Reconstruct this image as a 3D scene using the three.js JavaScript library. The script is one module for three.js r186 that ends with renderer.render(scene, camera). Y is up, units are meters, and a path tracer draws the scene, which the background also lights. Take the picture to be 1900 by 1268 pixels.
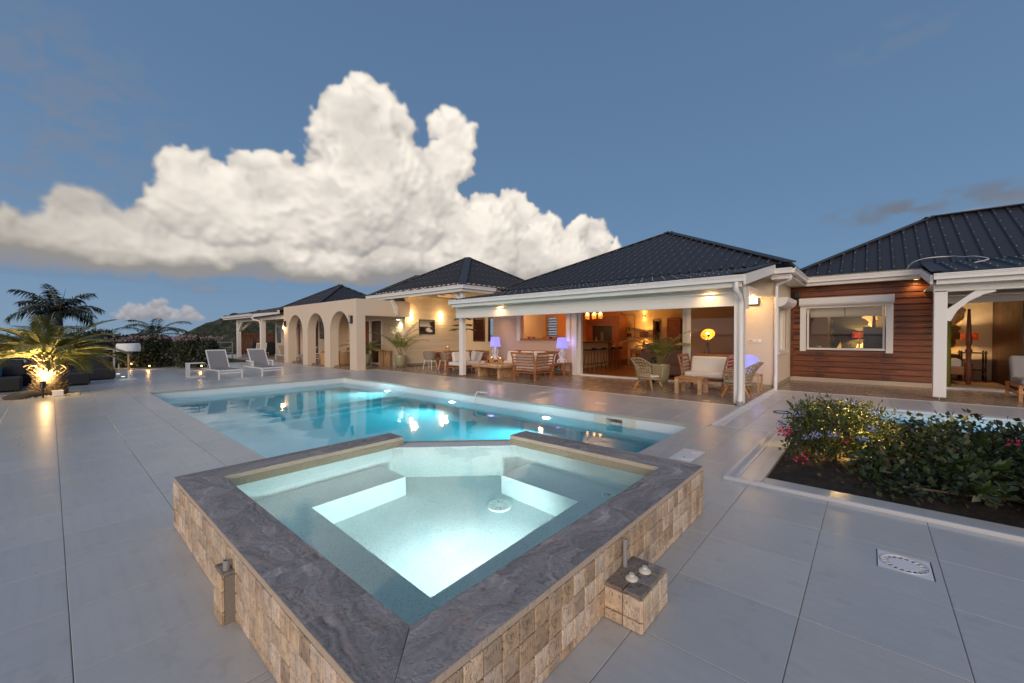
import * as THREE from 'three';
import { mergeGeometries } from 'three/addons/utils/BufferGeometryUtils.js';
import { RoundedBoxGeometry } from 'three/addons/geometries/RoundedBoxGeometry.js';

// ---------------------------------------------------------------- camera, sun, exposure
const scene = new THREE.Scene();
const camera = new THREE.PerspectiveCamera(80.03, 1024 / 683, 0.05, 30000);
camera.position.set(0, 1.55, 0);
camera.rotation.set(-0.0159, 0.72167, -0.0029, 'YXZ');
scene.add(camera);
const renderer = new THREE.WebGLRenderer({ antialias: true });
renderer.setSize(1024, 683);
renderer.toneMapping = THREE.LinearToneMapping;
renderer.toneMappingExposure = 1;
renderer.shadowMap.enabled = true;
const sun = new THREE.DirectionalLight(new THREE.Color(1, 0.82, 0.66), 1.25);   // the afterglow, behind the camera
const SUNDIR = new THREE.Vector3(0.55, 0.32, 0.8).normalize();
sun.position.copy(SUNDIR).multiplyScalar(60);
sun.shadow.radius = 60; sun.castShadow = true;
Object.assign(sun.shadow.camera, { left: -45, right: 25, top: 30, bottom: -30, near: 1, far: 140 });
scene.add(sun);

// ---------------------------------------------------------------- random numbers and noise
function rng(seed) { let s = seed >>> 0; return () => { s = (s + 0x6d2b79f5) | 0; let t = Math.imul(s ^ (s >>> 15), 1 | s); t = (t + Math.imul(t ^ (t >>> 7), 61 | t)) ^ t; return ((t ^ (t >>> 14)) >>> 0) / 4294967296; }; }
const R = rng(7);
const rr = (a, b) => a + (b - a) * R();
const HT = (() => { const r = rng(99), t = new Float32Array(65536); for (let i = 0; i < 65536; i++) t[i] = r() * 2 - 1; return t; })();
const hash = (x, y, s) => HT[(Math.imul(x, 73856093) ^ Math.imul(y, 19349663) ^ Math.imul(s, 83492791)) >>> 7 & 65535];
function vn(x, y, s = 0, p = 0) {           // smooth value noise, period p
  let ix = Math.floor(x), iy = Math.floor(y); const fx = x - ix, fy = y - iy;
  const u = fx * fx * fx * (fx * (fx * 6 - 15) + 10), v = fy * fy * fy * (fy * (fy * 6 - 15) + 10);
  let jx = ix + 1, jy = iy + 1;
  if (p) { ix = ((ix % p) + p) % p; iy = ((iy % p) + p) % p; jx = ((jx % p) + p) % p; jy = ((jy % p) + p) % p; }
  const a = hash(ix, iy, s), b = hash(jx, iy, s), c = hash(ix, jy, s), d = hash(jx, jy, s);
  return a + (b - a) * u + (c - a) * v + (a - b - c + d) * u * v;
}
function fbm(x, y, o, s = 0, p = 0) { let a = 0.5, t = 0; for (let i = 0; i < o; i++) { t += a * vn(x, y, s + i * 17, p); x *= 2; y *= 2; p *= 2; a *= 0.5; } return t; }
const clamp = (x, a = 0, b = 1) => x < a ? a : x > b ? b : x;
const sstep = (a, b, x) => { const t = clamp((x - a) / (b - a)); return t * t * (3 - 2 * t); };
const mix = (a, b, t) => a + (b - a) * t;

// ---------------------------------------------------------------- sky: dusk air and clouds
function makeSky() {
  const W = 3072, H = 1536, data = new Float32Array(W * H * 4);
  const sunAz = Math.atan2(SUNDIR.z, SUNDIR.x);
  // a towering cumulus, its lobes in thousandths on the plane that touches the sky at its middle
  const AZ0 = -156.08 * Math.PI / 180, EL0 = 13.66 * Math.PI / 180;
  const c0 = [Math.cos(EL0) * Math.cos(AZ0), Math.sin(EL0), Math.cos(EL0) * Math.sin(AZ0)];
  const rt = [-Math.sin(AZ0), 0, Math.cos(AZ0)], up = [-Math.sin(EL0) * Math.cos(AZ0), Math.cos(EL0), -Math.sin(EL0) * Math.sin(AZ0)];
  const LB = LOBES.map((l) => [...l]);
  const SM = SMALL;
  const BAND = [[-900, -112], [-535, -123], [-401, -126], [-318, -134], [-244, -131], [-153, -121], [-60, -127], [-1, -130], [101, -126], [241, -118], [543, -112], [900, -112]];
  const baseAt = (x) => { for (let i = 1; i < BAND.length; i++) if (x < BAND[i][0]) { const t = (x - BAND[i - 1][0]) / (BAND[i][0] - BAND[i - 1][0]); return mix(BAND[i - 1][1], BAND[i][1], clamp(t)); } return -112; };
  // relief of the cloud on a grid of its own
  const GX0 = -800, GX1 = 900, GY0 = -240, GY1 = 360, GS = 1.6, gw = Math.ceil((GX1 - GX0) / GS), gh = Math.ceil((GY1 - GY0) / GS);
  const hgt = new Float32Array(gw * gh), cov = new Float32Array(gw * gh);
  const billow = (x, y, s) => 1 - Math.abs(vn(x, y, s)) * 2;
  for (let j = 0; j < gh; j++) for (let i = 0; i < gw; i++) {
    const X = GX0 + i * GS, Y = GY0 + j * GS;
    if (X < -640 && X > -800 && Y > 60) continue;
    const wx = X + 16 * fbm(X / 46, Y / 46, 3, 3) + 6 * vn(X / 11, Y / 11, 41), wy = Y + 16 * fbm(X / 46, Y / 46, 3, 57) + 6 * vn(X / 11, Y / 11, 77);
    let sd = -60, h = 0;
    for (let k = 0; k < LB.length; k++) {
      const l = LB[k], dx = wx - l[0], dy = wy - l[1], r = l[2], d2 = dx * dx + dy * dy;
      if (d2 > (r + 60) * (r + 60)) continue;
      const d = Math.sqrt(d2); if (r - d > sd) sd = r - d;
      if (d < r) { const z = Math.sqrt(r * r - d2) * 0.9 + r * 0.5; if (z > h) h = z; else if (z > h - 9) h += (9 - (h - z)) * 0.06; }
    }
    const bl = baseAt(X) + 6 * fbm(X / 60, 3, 3, 5);
    const below = Y - bl; if (below < sd) sd = Math.min(sd, below * 0.8);
    if (sd <= -12) continue;
    const edge = 2.5 + 8 * clamp(0.45 + 0.9 * fbm(X / 90, Y / 90, 2, 11)) + 8 * clamp((-X - 180) / 260) + 8 * clamp((20 - below) / 30);
    const nd = 9 * fbm(X / 17, Y / 17, 3, 21);
    cov[j * gw + i] = sstep(-edge * 0.5, edge, sd + nd * 0.7);
    hgt[j * gw + i] = h + 9 * (billow(wx / 58, wy / 58, 5) + 0.45 * billow(wx / 25, wy / 25, 8) + 0.2 * billow(wx / 11, wy / 11, 9)) * sstep(0, 18, sd);
  }
  // blur of the relief: a little for its roundness, more for its hollows
  const soft = new Float32Array(hgt), tmp = new Float32Array(gw * gh);
  for (let pass = 0; pass < 4; pass++) {
    const rad = pass < 2 ? 2 : 16;
    if (pass === 2) hgt.set(soft);
    for (let j = 0; j < gh; j++) { let s = 0; for (let i = -rad; i < gw; i++) { if (i + rad < gw) s += soft[j * gw + i + rad]; if (i - rad - 1 >= 0) s -= soft[j * gw + i - rad - 1]; if (i >= 0) tmp[j * gw + i] = s / (2 * rad + 1); } }
    for (let i = 0; i < gw; i++) { let s = 0; for (let j = -rad; j < gh; j++) { if (j + rad < gh) s += tmp[(j + rad) * gw + i]; if (j - rad - 1 >= 0) s -= tmp[(j - rad - 1) * gw + i]; if (j >= 0) soft[j * gw + i] = s / (2 * rad + 1); } }
  }
  const shade = new Float32Array(gw * gh);
  for (let j = 2; j < gh - 2; j++) for (let i = 2; i < gw - 2; i++) {
    const o = j * gw + i; if (cov[o] <= 0) continue;
    const nx = -(hgt[o + 1] - hgt[o - 1]) / (2 * GS), ny = -(hgt[o + gw] - hgt[o - gw]) / (2 * GS), n = 1 / Math.hypot(nx, ny, 1.5), X = GX0 + i * GS, Y = GY0 + j * GS;
    const lam = (nx * -0.2 + ny * 0.55 + 1.5 * 0.78) * n, patch = sstep(0.0, 0.42, fbm(X / 120 + 3, Y / 80, 4, 140) + 0.12);
    shade[o] = clamp(0.94 + 0.24 * (lam - 0.78) + 0.0034 * clamp(hgt[o] - soft[o], -26, 22) - 0.10 * patch, 0.3, 1.05);
  }
  const smp = (a, x, y) => { const u = (x - GX0) / GS, v = (y - GY0) / GS, i = Math.floor(u), j = Math.floor(v); if (i < 0 || j < 0 || i >= gw - 1 || j >= gh - 1) return 0; const f = u - i, g = v - j, o = j * gw + i; return mix(mix(a[o], a[o + 1], f), mix(a[o + gw], a[o + gw + 1], f), g); };
  const WISPS = [[-89.2, 27.7, 4.5, 1.6, 0.16, 0.25], [-89.9, 12.4, 4, 1.1, 0.5, 0.16], [-83, 12.6, 6, 1.0, 0.5, 0.16], [-79, 11.2, 5, 1.4, 0.5, 0.2], [-83.4, 10.8, 2.6, 0.7, 0.6, 0.42], [-168.3, 5.3, 3.2, 0.5, 0.5, 0.15], [-172, 5.9, 3, 0.45, 0.4, 0.16], [-150, 5.6, 5, 0.5, 0.3, 0.18], [174, 20, 15, 9, 0.3, 0.24], [160, 13, 12, 4, 0.3, 0.22], [-60, 12, 10, 1.6, 0.5, 0.2], [40, 10, 14, 2, 0.5, 0.42], [75, 14, 10, 2, 0.4, 0.4], [110, 12, 12, 1.8, 0.5, 0.36], [10, 16, 9, 1.6, 0.4, 0.36], [-30, 10, 8, 1.5, 0.5, 0.26], [140, 18, 9, 1.5, 0.35, 0.3]];
  for (let row = 0; row < H; row++) {
    const el = ((row + 0.5) / H - 0.5) * Math.PI, y = Math.sin(el), ce = Math.cos(el), e = Math.max(0, el) * 180 / Math.PI;
    const t1 = Math.exp(-e / 5), t2 = Math.exp(-e / 24);
    for (let col = 0; col < W; col++) {
      const o = (row * W + col) * 4; data[o + 3] = 1;
      const az = ((col + 0.5) / W - 0.5) * 2 * Math.PI, x = Math.cos(az) * ce, z = Math.sin(az) * ce;
      let da = Math.abs(az - sunAz); if (da > Math.PI) da = 2 * Math.PI - da;
      const g = 0.5 + 0.5 * Math.cos(da);                 // 1 towards the set sun, 0 away from it
      const glow = Math.pow(g, 3) * Math.exp(-e / 24);
      let r = SKYC[0][0] + SKYC[1][0] * t2 + SKYC[2][0] * t1 + SKYC[3][0] * glow, gg = SKYC[0][1] + SKYC[1][1] * t2 + SKYC[2][1] * t1 + SKYC[3][1] * glow, b = SKYC[0][2] + SKYC[1][2] * t2 + SKYC[2][2] * t1 + SKYC[3][2] * glow;
      const lift = 1 + SKYC[4] * g * g; r *= lift; gg *= lift; b *= lift;
      if (e > 0) {
        const azd = az * 180 / Math.PI;
        for (const w of WISPS) {
          let dz = azd - w[0]; if (dz > 180) dz -= 360; if (dz < -180) dz += 360;
          const ux = dz * ce / w[2], uy = (e - w[1]) / w[3]; const q = ux * ux + uy * uy; if (q > 2.2) continue;
          const k = w[4] * sstep(1.6, 0.1, q) * clamp(0.55 + 1.5 * fbm(azd * 0.5, e * 1.1, 4, 31));
          r = mix(r, w[5] * 1.06, k); gg = mix(gg, w[5], k); b = mix(b, w[5] * 1.05, k);
        }
        const kc = x * c0[0] + y * c0[1] + z * c0[2];
        if (kc > 0.55) {
          const X = (x * rt[0] + z * rt[2]) / kc * 1000, Y = (x * up[0] + y * up[1] + z * up[2]) / kc * 1000;
          // small far cumulus above the horizon
          let sd = -20, vy = 0; const wx = X + 5 * vn(X / 9, Y / 9, 61) + 2.5 * vn(X / 4, Y / 4, 64), wy = Y + 5 * vn(X / 9, Y / 9, 62) + 2.5 * vn(X / 4, Y / 4, 65);
          if (Y > -225 && Y < -150 && X > -400 && X < -190) for (const s of SM) { const d = s[2] - Math.hypot(wx - s[0], (wy - s[1]) * 0.9); if (d > sd) { sd = d; vy = (wy - s[1]) / s[2]; } }
          if (sd > -4) { const k = sstep(-2, 4, sd) * sstep(-218, -204, Y) * 0.85, v = 0.36 + 0.13 * vy + 0.06 * fbm(X / 7, Y / 7, 2, 90); r = mix(r, v * 1.06, k); gg = mix(gg, v * 1.0, k); b = mix(b, v * 1.04, k); }
          const a = smp(cov, X, Y);
          if (a > 0.002) {
            const s = smp(shade, X, Y), bt = baseAt(X), hb = Y - bt + 26 * fbm(X / 60, Y / 50, 4, 151);           // height above the base
            const lit = sstep(-6, 62, hb), far = clamp((-X - 150) / 450);
            const br = mix(0.145, 1, Math.pow(lit, 0.9)) * mix(1, 0.42, far), s2 = mix(0.7, s, lit);
            const wr = 0.81 * br * s2 * s2 * 1.18, wg = 0.745 * br * s2 * s2 * 1.18 * mix(1, 1.0, lit), wb = 0.665 * br * s2 * s2 * 1.18;
            const cool = (1 - s) * 0.16 + (1 - lit) * 0.035;
            r = mix(r, wr + cool * 0.55, a); gg = mix(gg, wg + cool * 0.72, a); b = mix(b, wb + cool * 1.05, a);
          }
        }
      }
      if (el <= 0) { r = 0.07; gg = 0.105; b = 0.16; }
      data[o] = r; data[o + 1] = gg; data[o + 2] = b;
    }
  }
  const t = new THREE.DataTexture(data, W, H, THREE.RGBAFormat, THREE.FloatType);
  t.mapping = THREE.EquirectangularReflectionMapping; t.magFilter = THREE.LinearFilter; t.needsUpdate = true;
  return t;
}
// linear colours: zenith air, wide horizon lift, haze at the horizon, afterglow, and how much brighter the sunset half is
const SKYC = [[0.080, 0.147, 0.278], [0.098, 0.178, 0.238], [0.035, -0.01, -0.09], [1.05, 0.64, 0.34], 0.45];
const LOBES = [[72, 283, 35], [43, 242, 48], [112, 266, 41], [134, 227, 56], [53, 197, 78], [8, 219, 26], [97, 174, 85], [155, 198, 39], [14, 172, 40], [-8, 168, 18], [1, 99, 45], [-19, 143, 18], [-21, 95, 23], [272, 249, 40], [289, 223, 45], [241, 242, 31], [306, 242, 25], [266, 174, 55], [238, 129, 62], [294, 157, 30], [284, 189, 42], [109, 93, 131], [48, 45, 115], [169, 54, 112], [239, 50, 83], [191, 127, 73], [-248, 99, 23], [-237, 84, 40], [-210, 96, 24], [-189, 82, 24], [-255, 70, 27], [-138, 104, 29], [-97, 102, 38], [-70, 111, 24], [-160, 77, 27], [-40, 87, 23], [-233, 15, 73], [-147, 16, 89], [-51, 27, 90], [-273, 29, 32], [-395, -7, 35], [-415, -15, 26], [-376, 8, 20], [-354, -23, 33], [-313, -8, 28], [-294, 8, 22], [-456, -57, 35], [-486, -50, 33], [-520, -64, 46], [-429, -64, 50], [-373, -68, 61], [-312, -62, 68], [351, 84, 32], [375, 61, 53], [434, 112, 31], [453, 101, 37], [484, 76, 44], [414, 37, 75], [523, 41, 52], [562, 23, 60], [654, 66, 39], [636, 44, 42], [704, 69, 33], [717, 19, 51], [773, 8, 32], [532, -29, 99], [375, -27, 123], [637, -36, 84], [771, -43, 54], [-536, -87, 46], [-473, -88, 48], [-404, -90, 51], [-330, -91, 54], [-249, -87, 58], [-160, -79, 68], [-63, -76, 73], [43, -75, 78], [161, -67, 85], [292, -63, 83], [409, -66, 90], [-600, -92, 40], [-660, -98, 32]];
const SMALL = [[-353, -205, 12], [-340, -196, 14], [-323, -201, 16], [-296, -180, 14], [-299, -193, 18], [-287, -197, 18], [-271, -206, 14], [-250, -194, 14], [-247, -205, 16], [-231, -209, 9]];
scene.background = makeSky();
scene.environment = scene.background;

// ---------------------------------------------------------------- textures and materials
function texture(size, fn, srgb, repeat) {     // fn(u, v) in 0..1 gives [r, g, b] in 0..1; repeat = metres the tile spans
  const d = new Uint8Array(size * size * 4);
  for (let j = 0; j < size; j++) for (let i = 0; i < size; i++) { const c = fn(i / size, j / size), o = (j * size + i) * 4; for (let k = 0; k < 3; k++) d[o + k] = clamp(typeof c === 'number' ? c : c[k]) * 255; d[o + 3] = 255; }
  const t = new THREE.DataTexture(d, size, size, THREE.RGBAFormat);
  t.wrapS = t.wrapT = THREE.RepeatWrapping; t.magFilter = THREE.LinearFilter; if (srgb) t.colorSpace = THREE.SRGBColorSpace;
  if (repeat) t.repeat.set(1 / repeat, 1 / repeat);
  t.needsUpdate = true; return t;
}
const lin = (c) => [c[0], c[1], c[2]].map((x) => clamp(x <= 0.0031308 ? x * 12.92 : 1.055 * Math.pow(x, 1 / 2.4) - 0.055));   // linear value to the 8-bit curve
const turned = (t) => { const c = t.clone(); c.rotation = Math.PI / 2; c.needsUpdate = true; return c; };
const std = (color, roughness = 0.7, o = {}) => { const m = new THREE.MeshPhysicalMaterial({ roughness, ...o }); if (Array.isArray(color)) m.color.setRGB(...color); else m.color.set(color); return m; };
const glow = (rgb, k) => { const m = new THREE.MeshStandardMaterial({ color: 0x222222, roughness: 0.6 }); m.emissive.setRGB(...rgb); m.emissiveIntensity = k; return m; };
const T = {};
T.grain = texture(256, (u, v) => { const q = 0.5 + 0.5 * fbm(u * 24, v * 24, 5, 2, 24); return [q, q, q]; }, false, 0.9);
T.fine = texture(256, (u, v) => { const q = 0.5 + 0.6 * fbm(u * 64, v * 64, 3, 5, 64); return [q, q, q]; }, false, 0.35);
T.rough = texture(256, (u, v) => { const q = 0.55 + 0.55 * fbm(u * 8, v * 8, 5, 12, 8); return [q, q, q]; }, false, 1.7);
T.deck = texture(512, (u, v) => { const p = fbm(u * 10, v * 10, 4, 33, 10), q = 0.96 + 0.05 * p + 0.025 * vn(u * 4, v * 96, 36, 4) + 0.02 * vn(u * 128, v * 128, 3, 128), dirt = sstep(0.36, 0.56, fbm(u * 14, v * 22, 3, 40, 0) + 0.25 * fbm(u * 60, v * 60, 2, 41, 60)) * 0.07; return lin([0.515 * (q - dirt), 0.515 * (q - dirt), 0.485 * (q - dirt * 1.1)]); }, true, 2.3);
T.deckRough = texture(256, (u, v) => { const q = 0.315 + 0.03 * fbm(u * 6, v * 40, 4, 50, 0) + 0.05 * fbm(u * 9, v * 9, 4, 52, 9); return [q, q, q]; }, false, 2.3);
T.brown = texture(512, (u, v) => { const p = fbm(u * 7, v * 7, 5, 60, 7), s = vn(u * 3, v * 48, 62, 3), q = 1 + 0.16 * p + 0.05 * s; return lin([0.30 * q, 0.235 * q, 0.175 * q]); }, true, 1.9);
T.brownRough = texture(256, (u, v) => { const q = 0.26 + 0.05 * fbm(u * 8, v * 8, 3, 70, 8); return [q, q, q]; }, false, 1.9);
T.stucco = texture(256, (u, v) => { const q = 0.5 + 0.3 * fbm(u * 32, v * 32, 4, 80, 32) + 0.3 * fbm(u * 90, v * 90, 2, 81, 90); return [q, q, q]; }, false, 0.8);
T.travTop = texture(512, (u, v) => {            // weathered travertine: long wavy veins along u, pale crests, dark pits
  const wr = 0.9 * fbm(u * 2.2, v * 2.5, 4, 90, 0) + 0.12 * fbm(u * 16, v * 12, 3, 91, 0), w = v * 7 + 1.6 * wr, band = vn(u * 0.7, w * 1.6, 92), line = vn(u * 1.6, w * 7, 89), fine = vn(u * 5, w * 19, 88), thin = Math.pow(1 - Math.abs(vn(u * 0.8, w * 2.4, 93)), 7) * clamp(0.25 + 1.7 * fbm(u * 5, v * 5, 3, 98)), sp = fbm(u * 80, v * 80, 2, 94, 0), pit = sstep(0.25, 0.42, fbm(u * 26, w * 12, 3, 95)) * sstep(-0.05, 0.3, fbm(u * 5, v * 5, 3, 96)), rust = sstep(0.2, 0.5, fbm(u * 7, w * 2, 4, 97));
  const q = 1 + 0.26 * band + 0.2 * line + 0.14 * fine + 0.75 * thin + 0.22 * sp - 0.42 * pit; return lin([(0.285 + 0.05 * rust) * q, (0.255 + 0.02 * rust) * q, 0.232 * q]); }, true, 1.1);
T.trav = texture(512, (u, v) => {               // tumbled beige travertine
  const w = v * 7 + 0.9 * fbm(u * 6, v * 5, 4, 100, 6), p = fbm(u * 12, v * 9, 5, 102, 12), pit = sstep(0.27, 0.42, fbm(u * 48, v * 30, 3, 104, 0)), vein = 0.12 * vn(w * 1.4, 0.5, 101), q = 1 + vein + 0.34 * p - 0.30 * pit, k = sstep(-0.1, 0.4, fbm(u * 4, v * 4, 3, 106, 4));
  return lin([mix(0.62, 0.53, k) * q, mix(0.50, 0.395, k) * q, mix(0.37, 0.265, k) * q]); }, true, 0.62);
T.travBump = texture(256, (u, v) => { const q = 0.7 + 0.3 * fbm(u * 20, v * 20, 4, 110, 20) - 0.6 * sstep(0.25, 0.4, fbm(u * 34, v * 24, 3, 112, 0)); return [q, q, q]; }, false, 0.5);
T.plaster = texture(256, (u, v) => { const f = vn(u * 128, v * 128, 120, 128), q = 0.94 + 0.05 * fbm(u * 6, v * 6, 3, 121, 6) + 0.05 * f - (hash(Math.floor(u * 128), Math.floor(v * 128), 123) > 0.9 ? 0.3 : 0); return lin([0.74 * q, 0.76 * q, 0.74 * q]); }, true, 0.8);
const wood = (c, k, size, rep, seed) => texture(size, (u, v) => { const g = vn(u * 3, v * 26 + 1.6 * fbm(u * 3, v * 6, 3, seed, 0), seed + 1, 0), f = vn(u * 7, v * 110, seed + 2, 0), kn = sstep(0.62, 0.78, vn(u * 5, v * 9, seed + 4)), q = 1 + k * (0.5 * g + 0.32 * f + 0.35 * fbm(u * 4, v * 4, 3, seed + 3, 4)) - 0.55 * kn * k; return lin([c[0] * q, c[1] * q * (0.94 + 0.06 * q), c[2] * q]); }, true, rep);
T.red = wood([0.175, 0.050, 0.0135], 0.6, 512, 1.6, 130);
T.teak = wood([0.36, 0.135, 0.048], 0.55, 256, 0.9, 140);
T.pale = wood([0.50, 0.315, 0.16], 0.5, 256, 0.9, 150);
T.oak = wood([0.36, 0.165, 0.075], 0.5, 256, 0.8, 155);
T.floor = wood([0.20, 0.075, 0.028], 0.55, 256, 1.5, 160);
T.weave = texture(128, (u, v) => { const a = Math.sin(u * Math.PI * 64), b = Math.sin(v * Math.PI * 64), q = 0.5 + 0.25 * a * (Math.floor(v * 32) % 2 ? 1 : -1) + 0.25 * b; return [q, q, q]; }, false, 0.16);
T.water = texture(256, (u, v) => { const q = 0.5 + 0.4 * fbm(u * 6, v * 6, 3, 170, 6); return [q, q, q]; }, false, 2.6);
T.bark = texture(256, (u, v) => { const q = 0.8 + 0.5 * fbm(u * 12, v * 30, 4, 180, 12); return lin([0.15 * q, 0.11 * q, 0.07 * q]); }, true, 0.5);
T.soil = texture(256, (u, v) => { const q = 0.9 + 0.9 * fbm(u * 20, v * 20, 5, 190, 20); return lin([0.028 * q, 0.020 * q, 0.014 * q]); }, true, 0.9);
T.hill = texture(512, (u, v) => { const q = 0.8 + 1.1 * fbm(u * 40, v * 40, 5, 200, 40), k = sstep(0.0, 0.35, fbm(u * 12, v * 12, 4, 203, 12)); return lin([mix(0.026, 0.075, k) * q, mix(0.038, 0.068, k) * q, mix(0.017, 0.038, k) * q]); }, true, 140);

const M = {
  white: std([0.80, 0.785, 0.735], 0.42, { bumpMap: T.grain, bumpScale: 0.0008 }),
  whiteWood: std([0.79, 0.76, 0.68], 0.5, { bumpMap: T.grain, bumpScale: 0.0015 }),
  clap: std([0.72, 0.64, 0.50], 0.5, { bumpMap: T.grain, bumpScale: 0.001 }),
  stucco: std([0.70, 0.585, 0.44], 0.9, { bumpMap: T.stucco, bumpScale: 0.004 }),
  pink: std([0.64, 0.49, 0.37], 0.9, { bumpMap: T.stucco, bumpScale: 0.004 }),
  inner: std([0.58, 0.43, 0.24], 0.9, { bumpMap: T.stucco, bumpScale: 0.003 }),
  innerWhite: std([0.66, 0.6, 0.5], 0.9, { bumpMap: T.stucco, bumpScale: 0.003 }),
  orange: std([0.62, 0.27, 0.10], 0.9), ceil: std([0.74, 0.71, 0.65], 0.8),
  grout: std([0.27, 0.235, 0.195], 0.95, { bumpMap: T.fine, bumpScale: 0.002 }),
  coping: std([0.42, 0.41, 0.34], 0.75, { bumpMap: T.grain, bumpScale: 0.002 }),
  strip: std([0.72, 0.70, 0.67], 0.5, { bumpMap: T.grain, bumpScale: 0.002 }),
  alu: std([0.62, 0.63, 0.64], 0.4, { metalness: 0.3 }),
  liner: std([0.74, 0.78, 0.78], 0.55), plaster: std(0xffffff, 0.85, { map: T.plaster, bumpMap: T.fine, bumpScale: 0.003 }),
  travBand: std([0.34, 0.29, 0.20], 0.9, { bumpMap: T.travBump, bumpScale: 0.006 }),
  travTop: std(0xffffff, 0.62, { map: T.travTop, bumpMap: T.travBump, bumpScale: 0.004 }),
  travEdge: std([0.52, 0.42, 0.31], 0.8, { bumpMap: T.travBump, bumpScale: 0.004 }),
  roof: std([0.034, 0.034, 0.037], 0.5),
  roofDark: std([0.012, 0.013, 0.016], 0.6), screw: std([0.5, 0.49, 0.47], 0.4),
  redwood: std(0xffffff, 0.45, { map: T.red, bumpMap: T.fine, bumpScale: 0.0015 }),
  redV: std(0xffffff, 0.5, { map: turned(T.red) }),
  teak: std(0xffffff, 0.5, { map: T.teak }), teakV: std(0xffffff, 0.5, { map: turned(T.teak) }),
  pale: std(0xffffff, 0.55, { map: T.pale }), paleV: std(0xffffff, 0.55, { map: turned(T.pale) }),
  oak: std(0xffffff, 0.5, { map: T.oak }),
  shutter: std([0.075, 0.022, 0.012], 0.45), door: std([0.75, 0.45, 0.30], 0.4, { map: turned(T.oak) }), darkV: std([0.42, 0.30, 0.28], 0.45, { map: turned(T.red) }),
  floor: std(0xffffff, 0.3, { map: turned(T.floor) }),
  cushion: std([0.74, 0.70, 0.62], 0.95, { bumpMap: T.weave, bumpScale: 0.001, sheen: 0.4 }), brownSofa: std([0.20, 0.12, 0.085], 0.95), greyFab: std([0.032, 0.033, 0.036], 0.95, { bumpMap: T.weave, bumpScale: 0.001 }),
  teal: std([0.02, 0.15, 0.21], 0.9, { bumpMap: T.weave, bumpScale: 0.001 }), sling: std([0.27, 0.265, 0.26], 0.8, { bumpMap: T.weave, bumpScale: 0.001 }), beigeSling: std([0.42, 0.36, 0.28], 0.85),
  rattan: std([0.40, 0.30, 0.165], 0.7, { bumpMap: T.fine, bumpScale: 0.002 }), wicker: std([0.50, 0.30, 0.14], 0.7, { bumpMap: T.weave, bumpScale: 0.004 }), taupe: std([0.30, 0.25, 0.19], 0.7),
  black: std([0.012, 0.012, 0.013], 0.35), blackMat: std([0.012, 0.012, 0.012], 0.8), iron: std([0.025, 0.024, 0.023], 0.5),
  pot: std([0.30, 0.285, 0.17], 0.35, { clearcoat: 0.3, bumpMap: T.grain, bumpScale: 0.004 }),
  porcelain: std([0.8, 0.79, 0.77], 0.3), steel: std([0.55, 0.54, 0.52], 0.35, { metalness: 0.8 }), greyPipe: std([0.30, 0.31, 0.30], 0.5), plastic: std([0.70, 0.66, 0.55], 0.4),
  glass: std([0.96, 0.97, 0.97], 0.0, { transmission: 1, thickness: 0, ior: 1.5 }),
  soil: std(0xffffff, 0.95, { map: T.soil, bumpMap: T.fine, bumpScale: 0.02 }), bark: std(0xffffff, 0.95, { map: T.bark, bumpMap: T.fine, bumpScale: 0.01 }),
  stone: std([0.055, 0.05, 0.045], 0.85, { bumpMap: T.travBump, bumpScale: 0.01 }), hill: std(0xffffff, 1, { map: T.hill }), sea: std([0.02, 0.05, 0.09], 0.18), ground: std([0.035, 0.04, 0.02], 1, { bumpMap: T.grain, bumpScale: 0.05 }),
};
const leafy = (c, rough = 0.55, tr = 0.35) => std(c, rough, { transmission: tr, thickness: 0, side: THREE.DoubleSide });
const L = { palm: leafy([0.165, 0.17, 0.028]), dark: leafy([0.018, 0.03, 0.014]), areca: leafy([0.24, 0.29, 0.055]), plumb: leafy([0.05, 0.075, 0.016], 0.6, 0.4), boug: leafy([0.032, 0.058, 0.012], 0.5), big: leafy([0.05, 0.09, 0.02], 0.35), hedge: leafy([0.028, 0.046, 0.011]), magenta: leafy([0.62, 0.02, 0.13], 0.7, 0.3), blue: leafy([0.30, 0.36, 0.75], 0.7, 0.3), mauve: leafy([0.42, 0.30, 0.36], 0.7, 0.3), stalk: std([0.22, 0.20, 0.06], 0.6) };

// ---------------------------------------------------------------- geometry helpers
const V = (x, y, z) => new THREE.Vector3(x, y, z);
const PI = Math.PI;
function place(g, x = 0, y = 0, z = 0, rx = 0, ry = 0, rz = 0) { if (rx) g.rotateX(rx); if (rz) g.rotateZ(rz); if (ry) g.rotateY(ry); return g.translate(x, y, z); }
const bx = (w, h, d, x, y, z, rx, ry, rz) => place(new THREE.BoxGeometry(w, h, d), x, y, z, rx, ry, rz);
const bb = (x0, x1, y0, y1, z0, z1) => bx(Math.abs(x1 - x0), Math.abs(y1 - y0), Math.abs(z1 - z0), (x0 + x1) / 2, (y0 + y1) / 2, (z0 + z1) / 2);     // a box from its bounds
const rb = (w, h, d, r, x, y, z, rx, ry, rz, s = 3) => place(new RoundedBoxGeometry(w, h, d, s, Math.min(r, w / 2.05, h / 2.05, d / 2.05)), x, y, z, rx, ry, rz);
const cy = (r1, r2, h, x, y, z, n = 20, rx, ry, rz) => place(new THREE.CylinderGeometry(r1, r2, h, n), x, y, z, rx, ry, rz);
const sp = (r, x, y, z, sx = 1, sy = 1, sz = 1, n = 20) => new THREE.SphereGeometry(r, n, Math.ceil(n * 0.7)).scale(sx, sy, sz).translate(x, y, z);
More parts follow.
